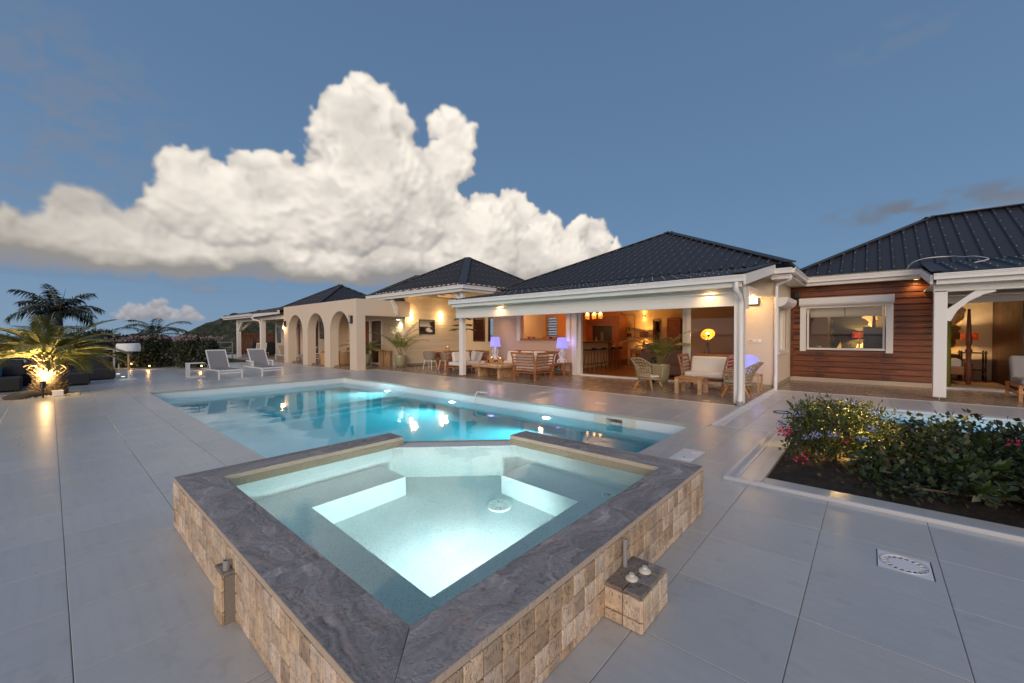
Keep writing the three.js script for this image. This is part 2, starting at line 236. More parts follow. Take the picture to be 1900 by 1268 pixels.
function rod(a, b, r, r2 = r, n = 8) { const d = b.clone().sub(a), l = d.length(), g = new THREE.CylinderGeometry(r2, r, l, n); g.applyQuaternion(new THREE.Quaternion().setFromUnitVectors(V(0, 1, 0), d.normalize())); const m = a.clone().add(b).multiplyScalar(0.5); return g.translate(m.x, m.y, m.z); }
function bar(a, b, w, h) { const d = b.clone().sub(a), l = d.length(), g = new THREE.BoxGeometry(w, h, l); const q = new THREE.Matrix4().lookAt(b, a, Math.abs(d.y) > 0.95 * l ? V(1, 0, 0) : V(0, 1, 0)); g.applyMatrix4(q); const m = a.clone().add(b).multiplyScalar(0.5); return g.translate(m.x, m.y, m.z); }
const tube = (pts, r, seg = 24, n = 8) => new THREE.TubeGeometry(new THREE.CatmullRomCurve3(pts), seg, r, n, false);
const lathe = (pts, x = 0, y = 0, z = 0, n = 28) => new THREE.LatheGeometry(pts.map((p) => new THREE.Vector2(p[0], p[1])), n).translate(x, y, z);
function prism(pts, y0, y1, holes = []) {      // polygon in plan [x, z], from y0 up to y1
  const s = new THREE.Shape(pts.map((p) => new THREE.Vector2(p[0], -p[1])));
  for (const h of holes) s.holes.push(new THREE.Path(h.map((p) => new THREE.Vector2(p[0], -p[1]))));
  return new THREE.ExtrudeGeometry(s, { depth: y1 - y0, bevelEnabled: false }).rotateX(-PI / 2).translate(0, y0, 0);
}
function slabXY(pts, z0, z1, holes = [], curve) {     // polygon in elevation [x, y], from z0 to z1
  const s = new THREE.Shape(pts.map((p) => new THREE.Vector2(p[0], p[1])));
  for (const h of holes) s.holes.push(h instanceof THREE.Path ? h : new THREE.Path(h.map((p) => new THREE.Vector2(p[0], p[1]))));
  return new THREE.ExtrudeGeometry(s, { depth: Math.abs(z1 - z0), bevelEnabled: false, curveSegments: curve || 20 }).translate(0, 0, Math.min(z0, z1));
}
const slabZY = (pts, x0, x1, holes = []) => slabXY(pts.map((p) => [-p[0], p[1]]), 0, Math.abs(x1 - x0), holes.map((h) => h.map((p) => [-p[0], p[1]]))).rotateY(PI / 2).translate(Math.min(x0, x1), 0, 0);    // polygon [z, y], from x0 to x1
function clean(g) { if (g.index) g = g.toNonIndexed(); for (const k of Object.keys(g.attributes)) if (!['position', 'normal', 'uv'].includes(k)) g.deleteAttribute(k); if (!g.attributes.uv) g.setAttribute('uv', new THREE.BufferAttribute(new Float32Array(g.attributes.position.count * 2), 2)); g.morphAttributes = {}; return g; }
function metres(g, du = 0, dv = 0) {           // texture coordinates in metres, by the way a face points
  const p = g.attributes.position.array, uv = g.attributes.uv.array, n = g.attributes.normal.array;
  for (let i = 0; i < p.length; i += 9) {
    const a = Math.abs(n[i] + n[i + 3] + n[i + 6]), b = Math.abs(n[i + 1] + n[i + 4] + n[i + 7]), c = Math.abs(n[i + 2] + n[i + 5] + n[i + 8]);
    const ax = a > b && a > c ? [2, 1] : b > c ? [0, 2] : [0, 1];
    for (let k = 0; k < 3; k++) { uv[(i / 3 + k) * 2] = p[i + k * 3 + ax[0]] + du; uv[(i / 3 + k) * 2 + 1] = p[i + k * 3 + ax[1]] + dv; }
  }
  return g;
}
const join = (list, own) => { const g = mergeGeometries([].concat(list).map(clean)); return own ? g : metres(g, rr(0, 3), rr(0, 3)); };
const taken = new Map();
function numbered(n) { const k = taken.get(n) ?? 0; taken.set(n, k + 1); return k ? n + '_' + String(k).padStart(3, '0') : n; }
function part(name, geos, m, parent, own) { const o = new THREE.Mesh(Array.isArray(geos) ? join(geos, own) : geos.userData.ready ? geos : join([geos], own), m); o.name = name; o.castShadow = o.receiveShadow = true; parent.add(o); return o; }
function thing(name, label, category, pos = [0, 0, 0], turn = 0, group) { const o = new THREE.Group(); o.name = numbered(name); o.position.set(...pos); o.rotation.y = turn; o.userData = { label, category }; if (group) o.userData.group = group; scene.add(o); return o; }
function single(name, geos, m, label, category, group) { const o = part(numbered(name), geos, m, scene); o.userData = { label, category }; if (group) o.userData.group = group; return o; }
function struct(name, geos, m, kind = 'structure') { const o = part(numbered(name), geos, m, scene); o.userData = { kind }; return o; }
function structGroup(name) { const o = new THREE.Group(); o.name = numbered(name); o.userData = { kind: 'structure' }; scene.add(o); return o; }
function node(name, parent) { const o = new THREE.Group(); o.name = name; parent.add(o); return o; }
function copy(src, label, pos, turn = 0, group) { const c = src.clone(); c.name = numbered(src.name.replace(/_\d{3}$/, '')); c.userData = { ...src.userData, label }; if (group) c.userData.group = group; c.position.set(...pos); c.rotation.y = turn; scene.add(c); return c; }
const ready = (g) => { g.userData.ready = true; return g; };
function point(x, y, z, rgb, I, radius = 3, parent) { const l = new THREE.PointLight(new THREE.Color().setRGB(...rgb), I); l.position.set(x, y, z); l.shadow.radius = radius; l.castShadow = true; l.name = 'lamp'; (parent || scene).add(l); return l; }
function spot(x, y, z, tx, ty, tz, rgb, I, angle, radius = 2, pen = 1) { const l = new THREE.SpotLight(new THREE.Color().setRGB(...rgb), I, 0, angle, pen); l.position.set(x, y, z); l.target.position.set(tx, ty, tz); l.shadow.radius = radius; l.castShadow = true; l.name = 'lamp'; scene.add(l, l.target); return l; }
const WARM = [1, 0.60, 0.25], AMBER = [1, 0.50, 0.14], VIOLET = [0.46, 0.38, 1.0], COOL = [0.80, 0.95, 1.0];

// ---------------------------------------------------------------- terrain, sea, hills
{
  const g = new THREE.PlaneGeometry(50000, 50000, 1, 1).rotateX(-PI / 2).translate(0, -95, 0);
  struct('sea', g, M.sea);
  const t = new THREE.PlaneGeometry(420, 420, 120, 120).rotateX(-PI / 2), p = t.attributes.position;
  for (let i = 0; i < p.count; i++) { const x = p.getX(i) - 20, z = p.getZ(i) - 20, d = Math.max(0, Math.max(-x - 29, Math.abs(z + 6) - 24, x - 22)); p.setXYZ(i, x, -2.1 - 0.42 * d - 0.0006 * d * d + (d > 1 ? 0.8 * fbm(x / 9, z / 9, 3, 300) : 0), z); }
  t.computeVertexNormals(); struct('ground', t, M.ground);
  const hill = (name, cx, cz, rx, rz, h, turn, seed) => {
    const q = new THREE.PlaneGeometry(2, 2, 150, 150).rotateX(-PI / 2), a = q.attributes.position;
    for (let i = 0; i < a.count; i++) { const u = a.getX(i), v = a.getZ(i), d = Math.hypot(u, v), k = sstep(1, 0, d), n = 1 + 0.3 * fbm(u * 2.2, v * 2.2, 5, seed); a.setXYZ(i, u * rx, -96 + h * Math.pow(k, 0.8) * n + 3.2 * vn(u * rx / 13, v * rz / 13, seed + 5) * k + 1.8 * vn(u * rx / 6, v * rz / 6, seed + 6) * k, v * rz); }
    q.computeVertexNormals(); q.rotateY(turn); q.translate(cx, 0, cz); struct(name, q, M.hill);
  };
  hill('hill', -760, -265, 400, 320, 150, 0.2, 310);
  hill('hill', -1150, -640, 620, 380, 150, 0.1, 320);
}

// ---------------------------------------------------------------- pool deck: every tile
const POOL = { x0: -14.87, x1: -2.28, z0: -7.31, z1: -1.79 };
const SPA = { x0: -4.25, x1: -1.085, z0: -3.76, z1: -0.65 };
{
  const deck = structGroup('pool_deck');
  const cut = (rects, h) => rects.flatMap(([a, b, c, d]) => {       // rectangles [x0, x1, z0, z1] less h
    const [p, q, r, s] = h; if (p >= b || q <= a || r >= d || s <= c) return [[a, b, c, d]];
    const o = []; if (p > a) o.push([a, p, c, d]); if (q < b) o.push([q, b, c, d]); const x0 = Math.max(a, p), x1 = Math.min(b, q); if (r > c) o.push([x0, x1, c, r]); if (s < d) o.push([x0, x1, s, d]); return o;
  });
  const HOLES = [[POOL.x0, POOL.x1, POOL.z0, POOL.z1], [SPA.x0 + 0.02, SPA.x1 - 0.02, SPA.z0 + 0.02, SPA.z1 - 0.02], [-1.9, -1.61, -5.7, -5.13], [-16.56, -15.68, -0.53, 0.53], [-0.05, 6, -11.42, -9.5], [-0.84, 6, -9.4, -5.1], [-2.03, -1.86, -13.33, -7.56], [-2.05, -1.0, -7.56, -7.5], [-1.17, -1.06, -7.5, -4.76], [-1.06, 6, -4.86, -4.76], [-17.11, -17.03, -8.74, 5]];
  const ALLOW = [[-27.6, -17.0, -8.72, 5], [-17.0, -2.03, -9.77, 5], [-2.03, 6, -13.32, 5]];
  const DRAIN = [0.046, 0.324, -3.934, -3.636];
  // grout bed
  let bed = ALLOW.map((a) => [...a]); for (const h of [...HOLES, DRAIN]) bed = cut(bed, h);
  part('grout_bed', bed.map((r) => bb(r[0], r[1], -0.05, -0.005, r[2], r[3])), M.grout, deck);
  const xs = []; for (let x = -2.735; x > -28.6; x -= 0.655) xs.unshift(x); xs.push(-2.08); for (let x = -1.571; x < 6.5; x += 0.645) xs.push(x);
  const zs = []; for (let z = -0.05 + 0.66 * 8; z > -14; z -= 0.66) zs.unshift(z);
  const tints = [[1, 1, 1], [0.945, 0.95, 0.955], [1.04, 1.035, 1.02], [0.975, 0.98, 0.99], [1.0, 0.98, 0.955]];
  const mats = tints.map((c) => std(c, 1, { map: T.deck, roughnessMap: T.deckRough }));
  const geo = new Map(), tile = (w, d) => {
    const key = w.toFixed(3) + d.toFixed(3) + Math.floor(R() * 5);
    if (!geo.has(key)) { const b = 0.0025, s = new THREE.Shape([new THREE.Vector2(-w / 2 + b, -d / 2 + b), new THREE.Vector2(w / 2 - b, -d / 2 + b), new THREE.Vector2(w / 2 - b, d / 2 - b), new THREE.Vector2(-w / 2 + b, d / 2 - b)]); geo.set(key, ready(metres(clean(new THREE.ExtrudeGeometry(s, { depth: 0.006, bevelThickness: 0.002, bevelSize: b, bevelSegments: 1 }).rotateX(-PI / 2).translate(0, -0.008, 0)), rr(0, 3), rr(0, 3)))); }
    return geo.get(key);
  };
  let list = [];
  for (let i = 0; i + 1 < xs.length; i++) for (let j = 0; j + 1 < zs.length; j++) {
    let rs = []; for (const a of ALLOW) { const r = [Math.max(a[0], xs[i]), Math.min(a[1], xs[i + 1]), Math.max(a[2], zs[j]), Math.min(a[3], zs[j + 1])]; if (r[1] - r[0] > 0.02 && r[3] - r[2] > 0.02) rs.push(r); }
    for (const h of HOLES) rs = cut(rs, h);
    for (const r of rs) if (r[1] - r[0] > 0.03 && r[3] - r[2] > 0.03) list.push(r);
  }
  const seen = (r) => { const x = (r[0] + r[1]) / 2, z = (r[2] + r[3]) / 2, f = -x * 0.6607 - z * 0.7507, l = x * 0.7507 - z * 0.6607; return f < 0.9 || Math.abs(l) > f * 1.4 + 0.8 ? 1e9 : f / Math.sqrt((r[1] - r[0]) * (r[3] - r[2])); };
  list = list.map((r) => [seen(r), r]).sort((a, b) => a[0] - b[0]);
  const rest = [];
  list.forEach(([k, r], n) => {
    const gap = 0.0021, w = +(r[1] - r[0] - gap * 2).toFixed(3), d = +(r[3] - r[2] - gap * 2).toFixed(3), x = (r[0] + r[1]) / 2, z = (r[2] + r[3]) / 2, y = rr(-0.0006, 0.0006);
    if (r[0] < DRAIN[0] && r[1] > DRAIN[1] && r[2] < DRAIN[2] && r[3] > DRAIN[3]) { part('tile', prism([[r[0] + gap, r[2] + gap], [r[1] - gap, r[2] + gap], [r[1] - gap, r[3] - gap], [r[0] + gap, r[3] - gap]], -0.008, 0, [[[DRAIN[0], DRAIN[2]], [DRAIN[1], DRAIN[2]], [DRAIN[1], DRAIN[3]], [DRAIN[0], DRAIN[3]]]]), mats[0], deck); return; }
    if (n < 300 && k < 1e8) { const o = part('tile', tile(w, d), mats[Math.floor(R() * 5)], deck); o.position.set(x, y, z); o.rotation.x = rr(-1, 1) * 0.0003; } else rest.push(tile(w, d).clone().translate(x, y, z));
  });
  const s = part('tile', ready(mergeGeometries(rest)), mats[0], deck); s.userData.kind = 'stuff';
  // flush white edging
  const E = (a, b, c, d) => bb(a, b, -0.03, 0.003, c, d);
  struct('white_edging', [E(-17.11, -17.03, -8.72, 5), E(-17.0, -2.2, -9.84, -9.78), E(-17.06, -17.0, -9.84, -8.72), E(-25.6, -17.06, -8.78, -8.72), E(-1.86, 6, -13.38, -13.32), E(-1.855, -1.0, -7.56, -7.5)], M.strip);
  const ch = structGroup('drain_channel');
  part('lip', [bb(-2.03, -1.985, -0.03, 0.03, -13.32, -7.5), bb(-1.90, -1.86, -0.03, 0.012, -13.32, -7.56), bb(-1.985, -1.9, -0.03, -0.004, -13.32, -7.53)], M.strip, ch);
  const pe = structGroup('planter_edging');
  part('lip', [bb(-1.17, -1.135, -0.03, 0.035, -7.5, -4.76), bb(-1.085, -1.055, -0.03, 0.012, -7.5, -4.86), bb(-1.135, 6, -0.03, 0.035, -4.80, -4.76), bb(-1.055, 6, -0.03, 0.014, -4.862, -4.83), bb(-1.135, -1.085, -0.03, -0.008, -7.5, -4.83), bb(-1.085, 6, -0.03, -0.008, -4.83, -4.80)], M.alu, pe);
  for (const x of [-0.2, 0.45, 1.1, 1.75]) part('border_slab', bb(x - 0.635, x - 0.005, -0.05, -0.001, -5.1, -4.866), mats[1], pe);
  part('border_slab', bb(-1.05, -0.842, -0.05, -0.001, -7.4, -4.866), mats[2], pe);
  const so = new THREE.PlaneGeometry(6.8, 4.3, 90, 60).rotateX(-PI / 2), sp2 = so.attributes.position;
  for (let i = 0; i < sp2.count; i++) { const x = sp2.getX(i) + 2.56, z = sp2.getZ(i) - 7.25, e = Math.min(x + 0.84, -5.1 - z, z + 9.4); sp2.setXYZ(i, x, -0.03 + 0.07 * sstep(0, 0.5, e) + 0.05 * fbm(x * 5, z * 5, 4, 330) * sstep(0, 0.2, e), z); }
  so.computeVertexNormals(); struct('planter_soil', so, M.soil);
}
// ---------------------------------------------------------------- terraces of brown tile
function paving(name, regions, size, m, ox, oz) {
  const g = structGroup(name), geo = new Map(); let n = 0;
  part('grout_bed', regions.map((r) => bb(r[0], r[1], -0.05, -0.006, r[2], r[3])), M.grout, g);
  for (const r of regions) for (let x = ox + Math.floor((r[0] - ox) / size) * size; x < r[1]; x += size) for (let z = oz + Math.floor((r[2] - oz) / size) * size; z < r[3]; z += size) {
    const a = Math.max(x, r[0]), b = Math.min(x + size, r[1]), c = Math.max(z, r[2]), d = Math.min(z + size, r[3]); if (b - a < 0.04 || d - c < 0.04 || n++ > 290) continue;
    const w = +(b - a - 0.006).toFixed(3), l = +(d - c - 0.006).toFixed(3), k = w + '/' + l + Math.floor(R() * 3);
    if (!geo.has(k)) geo.set(k, ready(join([new THREE.BoxGeometry(w, 0.012, l)])));
    const o = part('tile', geo.get(k), m[Math.floor(R() * m.length)], g); o.position.set((a + b) / 2, -0.006 + rr(-0.0004, 0.0004), (c + d) / 2);
  }
}
const brown = [[1, 1, 1], [0.96, 0.96, 0.96], [1.04, 1.03, 1.03]].map((c) => std(c, 1, { map: T.brown, roughnessMap: T.brownRough }));
paving('main_terrace_floor', [[-17.0, -2.03, -13.45, -9.84], [-17.35, -13.0, -15.5, -13.45]], 0.65, brown, -2.03, -9.84);
paving('arcade_terrace_floor', [[-25.6, -17.06, -11.8, -8.78]], 0.65, brown, -17.06, -8.78);
paving('bedroom_terrace_floor', [[-2.03, 5, -16.7, -13.38]], 0.65, brown, -2.03, -13.38);
struct('far_terrace_floor', bb(-40, -25.61, -0.05, -0.002, -14.5, -8.4), brown[0]);

// ---------------------------------------------------------------- swimming pool
const waterMat = (c, d) => std([1, 1, 1], 0.035, { transmission: 1, thickness: 1, ior: 1.33, attenuationColor: new THREE.Color().setRGB(...c), attenuationDistance: d, bumpMap: T.water, bumpScale: 0.0035 });
{
  const P = POOL, t = thing('swimming_pool', 'long rectangular swimming pool with turquoise lit water', 'pool');
  const D = -1.28;
  part('wall', [slabXY([[P.x0 - 0.2, D], [P.x1 + 0.2, D], [P.x1 + 0.2, -0.012], [P.x0 - 0.2, -0.012]], P.z0 - 0.2, P.z0, [[[-3.93, -0.30], [-3.58, -0.30], [-3.58, -0.105], [-3.93, -0.105]]]), bb(-3.95, -3.56, -0.36, -0.08, P.z0 - 0.5, P.z0 - 0.46), bb(-3.97, -3.93, -0.36, -0.08, P.z0 - 0.46, P.z0 - 0.2), bb(-3.58, -3.54, -0.36, -0.08, P.z0 - 0.46, P.z0 - 0.2), bb(-3.93, -3.58, -0.36, -0.30, P.z0 - 0.46, P.z0 - 0.2), bb(-3.93, -3.58, -0.10, -0.06, P.z0 - 0.46, P.z0 - 0.2), bb(P.x0 - 0.2, P.x0, D, -0.012, P.z0, P.z1 + 0.2), bb(P.x0, -4.232, D, -0.012, P.z1, P.z1 + 0.2), bb(P.x1, P.x1 + 0.2, D, -0.012, P.z0, -3.742)], M.liner, t);
  part('floor', [bb(P.x0 - 0.2, P.x1 + 0.2, D - 0.2, D, P.z0 - 0.2, P.z1 + 0.2)], M.liner, t);
  part('shelf', [bb(P.x0, -10.9, D, -0.78, P.z0, P.z1)], M.liner, t);
  part('step', [bb(-10.9, -10.45, D, -0.95, P.z0, P.z1)], M.liner, t); part('step', [bb(-10.45, -10.0, D, -1.11, P.z0, P.z1)], M.liner, t);
  part('coping', [bb(P.x0, P.x1, -0.055, -0.009, P.z0, P.z0 + 0.014), bb(P.x0, P.x1, -0.03, -0.012, P.z0 + 0.014, P.z0 + 0.022)], M.coping, t);
  part('coping', [bb(P.x0, P.x0 + 0.014, -0.055, -0.009, P.z0 + 0.014, P.z1)], M.coping, t);
  part('coping', [bb(P.x1 - 0.008, P.x1, -0.03, -0.009, P.z0 + 0.022, SPA.z0), bb(P.x0 + 0.014, SPA.x0, -0.03, -0.009, P.z1 - 0.008, P.z1)], M.travEdge, t);
  part('skimmer', [bb(-4.2, -3.93, -0.30, -0.065, P.z0 + 0.001, P.z0 + 0.02), bb(-3.58, -3.31, -0.30, -0.065, P.z0 + 0.001, P.z0 + 0.02), bb(-3.93, -3.58, -0.105, -0.065, P.z0 + 0.001, P.z0 + 0.02)], M.plastic, t);
  part('skimmer_flap', bb(-3.91, -3.60, -0.29, -0.20, P.z0 - 0.13, P.z0 - 0.12), M.plastic, t);
  for (const x of [-5.37, -8.56, -11.8]) {
    const lamp = part('pool_light', cy(0.085, 0.085, 0.02, x, -0.5, P.z0 + 0.02, 24, PI / 2), glow([0.8, 0.97, 1], 9), t);
    part('light_ring', new THREE.TorusGeometry(0.1, 0.015, 8, 24).translate(x, -0.5, P.z0 + 0.02), M.white, lamp);
    spot(x, -0.5, P.z0 + 0.06, x, -0.36, P.z0 + 3, COOL, x < -11 ? 30 : 34, 1.2, 4, 0.6);
  }
  const w = prism([[P.x0 - 0.01, P.z0 - 0.01], [P.x1 + 0.01, P.z0 - 0.01], [P.x1 + 0.01, -3.7], [-3.05, -3.7], [-4.19, -2.56], [-4.19, P.z1 + 0.01], [P.x0 - 0.01, P.z1 + 0.01]].reverse(), D - 0.01, -0.225);
  const wt = part('water', w, waterMat([0.15, 0.72, 0.82], 2.3), t);
  wt.name = 'water';
}
// hose of the pool's filler on the far edge
{
  const t = thing('pool_filler_pipe', 'bent white hose pipe ending in a flat head on the long far pool edge', 'pipe', [-7.62, 0, -7.31]);
  part('pipe', tube([V(-0.03, -0.62, 0.05), V(-0.03, -0.3, 0.05), V(-0.03, 0.0, 0.05), V(0.0, 0.07, 0.03), V(0.09, 0.09, 0)], 0.012, 24), M.white, t);
  part('head', rb(0.28, 0.035, 0.12, 0.012, 0.2, 0.085, -0.03), M.plastic, t);
}
// ---------------------------------------------------------------- raised spa
{
  const S = SPA, t = thing('spa_pool', 'raised square spa pool clad in beige stone tiles with grey stone rim', 'spa');
  const xi = -3.97, xo = -1.36, zi = -0.93, zo = -3.48, f = -0.65;
  part('basin_wall', [bb(-4.23, -1.105, -0.85, 0.365, zi, -0.67), bb(xo, -1.105, -0.85, 0.365, -3.74, zi), bb(-4.23, xi, -1.3, 0.365, -2.64, zi), bb(-3.1, xo, -1.3, 0.365, -3.74, zo), prism([[xi, -2.5], [-2.99, zo], [-3.01, -3.74], [-4.23, -2.52]], -1.3, 0.302)], M.plaster, t);
  part('basin_floor', prism([[-4.22, -0.68], [-1.11, -0.68], [-1.11, -3.73], [-3.0, -3.73], [-4.22, -2.5]], -1.3, f), M.plaster, t);
  part('bench', prism([[xi, zi], [xo, zi], [xo, zo], [-2.81, zo], [-2.81, -3.02], [-1.89, -3.02], [-1.89, -1.43], [-3.5, -1.43], [-3.5, -2.35], [xi, -2.35]], f, -0.2), M.plaster, t);
  part('waterline_band', [bb(xi, xo, 0.25, 0.364, zi - 0.006, zi), bb(xo - 0.006, xo, 0.25, 0.364, zo, zi - 0.006), bb(xi, xi + 0.006, 0.295, 0.364, -2.63, zi - 0.006), bb(-3.09, xo - 0.006, 0.295, 0.364, zo, zo + 0.006)], M.travBand, t);
  part('weir_edge', prism([[-4.10, -2.62], [-3.11, -3.61], [-3.14, -3.64], [-4.13, -2.65]], 0.29, 0.312), M.travBand, t);
  part('water', prism([[xi - 0.01, zi + 0.01], [xo + 0.01, zi + 0.01], [xo + 0.01, zo - 0.01], [-3.0, zo - 0.01], [xi - 0.01, -2.52]], f - 0.01, 0.296), waterMat([0.80, 0.955, 0.955], 1.4), t);
  // rim of travertine slabs, mitred at the corners
  const topT = M.travTop.clone(); topT.map = turned(T.travTop);
  const slab = (pts, m) => { const c = pts.reduce((a, p) => [a[0] + p[0] / pts.length, a[1] + p[1] / pts.length], [0, 0]), inset = pts.map((p) => [p[0] + Math.sign(c[0] - p[0]) * 0.0012, p[1] + Math.sign(c[1] - p[1]) * 0.0012]); const s = part('rim_slab', prism(inset, 0.365, 0.396), M.travEdge, t); part('weathered_top', prism(pts.map((p) => [p[0] + Math.sign(c[0] - p[0]) * 0.0022, p[1] + Math.sign(c[1] - p[1]) * 0.0022]), 0.3962, 0.4), m, s); };
  const a0 = -0.65, a1 = -0.928, b0 = -1.085, b1 = -1.36;
  slab([[S.x0, a0], [-3.18, a0], [-3.18, a1], [xi, a1]], M.travTop); slab([[-3.18, a0], [-2.12, a0], [-2.12, a1], [-3.18, a1]], M.travTop); slab([[-2.12, a0], [b0, a0], [b1, a1], [-2.12, a1]], M.travTop);
  slab([[b0, a0], [b0, -1.72], [b1, -1.72], [b1, a1]], topT); slab([[b0, -1.72], [b0, -2.46], [b1, -2.46], [b1, -1.72]], topT); slab([[b0, -2.46], [b0, S.z0], [b1, zo], [b1, -2.46]], topT);
  slab([[S.x0, a0], [xi, a1], [xi, -1.9], [S.x0, -1.9]], topT); slab([[S.x0, -1.9], [xi, -1.9], [xi, -2.64], [S.x0, -2.64]], topT);
  slab([[b0, S.z0], [-2.2, S.z0], [-2.2, zo], [b1, zo]], M.travTop); slab([[-2.2, S.z0], [-3.1, S.z0], [-3.1, zo], [-2.2, zo]], M.travTop);
  // cladding of tumbled stone tiles
  const tints = [[1, 1, 1], [0.84, 0.80, 0.76], [1.12, 1.12, 1.14], [0.97, 0.9, 0.8], [1.05, 1.0, 0.9], [0.9, 0.92, 0.95]].map((c) => std(c, 0.85, { map: T.trav, bumpMap: T.travBump, bumpScale: 0.006 }));
  const geo = []; const bt = (w, h, d, k) => { const key = k + ':' + w.toFixed(3) + h.toFixed(3); geo[key] ??= ready((() => { const b = 0.004, sh = new THREE.Shape([[-w / 2 + b + rr(0, 0.002), -h / 2 + b], [w / 2 - b - rr(0, 0.002), -h / 2 + b + rr(0, 0.002)], [w / 2 - b, h / 2 - b - rr(0, 0.002)], [-w / 2 + b, h / 2 - b]].map((p) => new THREE.Vector2(...p))); return join([new THREE.ExtrudeGeometry(sh, { depth: d - 0.004, bevelThickness: 0.004, bevelSize: b, bevelSegments: 1 }).translate(0, 0, -d + 0.004)]); })()); return geo[key]; };
  const clad = (parent, o, dir, ry, cols, rows, w, hs, off) => { let y = off; for (const h of hs) { for (let c = 0; c < cols; c++) { const m = part('stone_tile', bt(w - 0.004, h - 0.004, 0.014, Math.floor(R() * 6)), tints[Math.floor(Math.pow(R(), 1.3) * 6)], parent), u = (c + 0.5) * w; m.position.set(o[0] + dir[0] * u, y + h / 2, o[1] + dir[1] * u); m.rotation.set(rr(-0.008, 0.008), ry + rr(-0.008, 0.008), 0); m.translateZ(rr(-0.0015, 0.0015)); } y += h; } };
  part('mortar', [bb(-4.24, -1.094, 0, 0.363, -0.672, -0.659), bb(-1.107, -1.094, 0, 0.363, -3.751, -0.659)], M.grout, t);
  clad(t, [S.x0, a0], [1, 0], 0, 30, 4, (S.x1 - S.x0) / 30, [0.048, 0.105, 0.105, 0.105], 0.001);
  clad(t, [b0, S.z1], [0, -1], PI / 2, 30, 4, (S.z1 - S.z0) / 30, [0.048, 0.105, 0.105, 0.105], 0.001);
  // light set in the bench face
  const sl = part('spa_light', cy(0.085, 0.085, 0.016, -1.897, -0.42, -2.0, 24, 0, 0, PI / 2), glow([0.85, 0.97, 1], 10), t); part('light_ring', new THREE.TorusGeometry(0.1, 0.012, 8, 24).rotateY(PI / 2).translate(-1.9, -0.42, -2.0), M.white, sl);
  spot(-1.925, -0.42, -2.0, -3.2, -0.62, -2.15, [0.9, 0.98, 1], 10, 1.5, 4, 0.4);
  { const s = new THREE.Shape(); s.absarc(0, 0, 0.11, 0, 2 * PI, false); for (let i = 0; i < 10; i++) { const a = i * PI / 5, p = (r, w) => new THREE.Vector2(r * Math.cos(a) - w * Math.sin(a), r * Math.sin(a) + w * Math.cos(a)); s.holes.push(new THREE.Path([p(0.038, -0.005), p(0.09, -0.008), p(0.09, 0.008), p(0.038, 0.005)])); } part('floor_drain', new THREE.ExtrudeGeometry(s, { depth: 0.006, bevelEnabled: false, curveSegments: 40 }).rotateX(-PI / 2).translate(-2.65, f + 0.022, -2.82), M.white, t); part('drain_ring', lathe([[0.104, 0], [0.114, 0], [0.112, 0.024], [0.106, 0.024]], -2.65, f + 0.001, -2.82, 36), M.white, t); }
  const je = part('jet', [new THREE.TorusGeometry(0.055, 0.012, 8, 24).rotateX(-PI / 2).translate(-1.75, -0.195, -3.3), cy(0.03, 0.03, 0.012, -1.75, -0.195, -3.3, 16)], M.white, t); part('nozzle', cy(0.016, 0.016, 0.014, -1.75, -0.192, -3.3, 12), M.greyPipe, je);
  // valve box at the foot of the right side
  const v = thing('valve_box', 'low stone tiled box with two round white caps against the right side of the spa', 'valve box', [-1.084, 0, -1.99]);
  part('core', bb(0, 0.2, 0, 0.178, -0.345, -0.014), M.grout, v);
  const vb = (w, h, x, y, z, ry, rx, m) => { const o = part('stone_tile', bt(w - 0.005, h - 0.005, 0.016, Math.floor(R() * 6)), m || tints[[0, 2, 4][Math.floor(R() * 3)]], v); o.rotation.set(rx || 0, ry, 0, 'YXZ'); o.position.set(x, y, z); };
  for (let i = 0; i < 2; i++) { vb(0.107, 0.06, 0.054 + i * 0.107, 0.031, 0, 0); vb(0.107, 0.118, 0.054 + i * 0.107, 0.121, 0, 0); }
  for (let i = 0; i < 3; i++) { vb(0.117, 0.06, 0.215, 0.031, -0.059 - i * 0.117, PI / 2); vb(0.117, 0.118, 0.215, 0.121, -0.059 - i * 0.117, PI / 2); }
  const greys = [[0.48, 0.5, 0.56], [0.38, 0.4, 0.44], [0.56, 0.58, 0.62]].map((c) => std(c, 0.8, { map: T.trav, bumpMap: T.travBump, bumpScale: 0.006 }));
  for (let i = 0; i < 2; i++) for (let k = 0; k < 3; k++) vb(0.107, 0.117, 0.054 + i * 0.107, 0.194, -0.059 - k * 0.117, 0, -PI / 2, greys[(i + k * 2) % 3]);
  for (const [x, z] of [[0.105, -0.12], [0.13, -0.235]]) { const c = part('cap', lathe([[0, 0.022], [0.02, 0.022], [0.034, 0.012], [0.036, 0.0], [0, 0]], x, 0.194, z), M.plastic, v); part('knob', cy(0.014, 0.015, 0.014, x, 0.221, z, 16), M.plastic, c); }
  const p = thing('overflow_pipe', 'thin grey upright pipe rising from the stone tiled valve box', 'pipe', [-1.063, 0.19, -2.2]); part('tube', lathe([[0.0135, 0], [0.0135, 0.17], [0.010, 0.17], [0.010, 0.02]], 0, 0, 0, 16), M.greyPipe, p);
  const q = thing('stone_stub', 'narrow stone tiled stub against the left side of the spa', 'pillar', [-2.65, 0, -0.649]);
  part('core', bb(-0.075, 0.075, 0, 0.26, 0, 0.05), M.grout, q);
  [[0.075, 0.038], [0.11, 0.13], [0.085, 0.228]].forEach(([h, y]) => { const o = part('stone_tile', bt(0.15, h - 0.004, 0.014, 1), tints[4], q); o.position.set(0, y, 0.064); const e = part('stone_tile', bt(0.062, h - 0.004, 0.014, 2), tints[0], q); e.position.set(-0.088, y, 0.032); e.rotation.y = -PI / 2; });
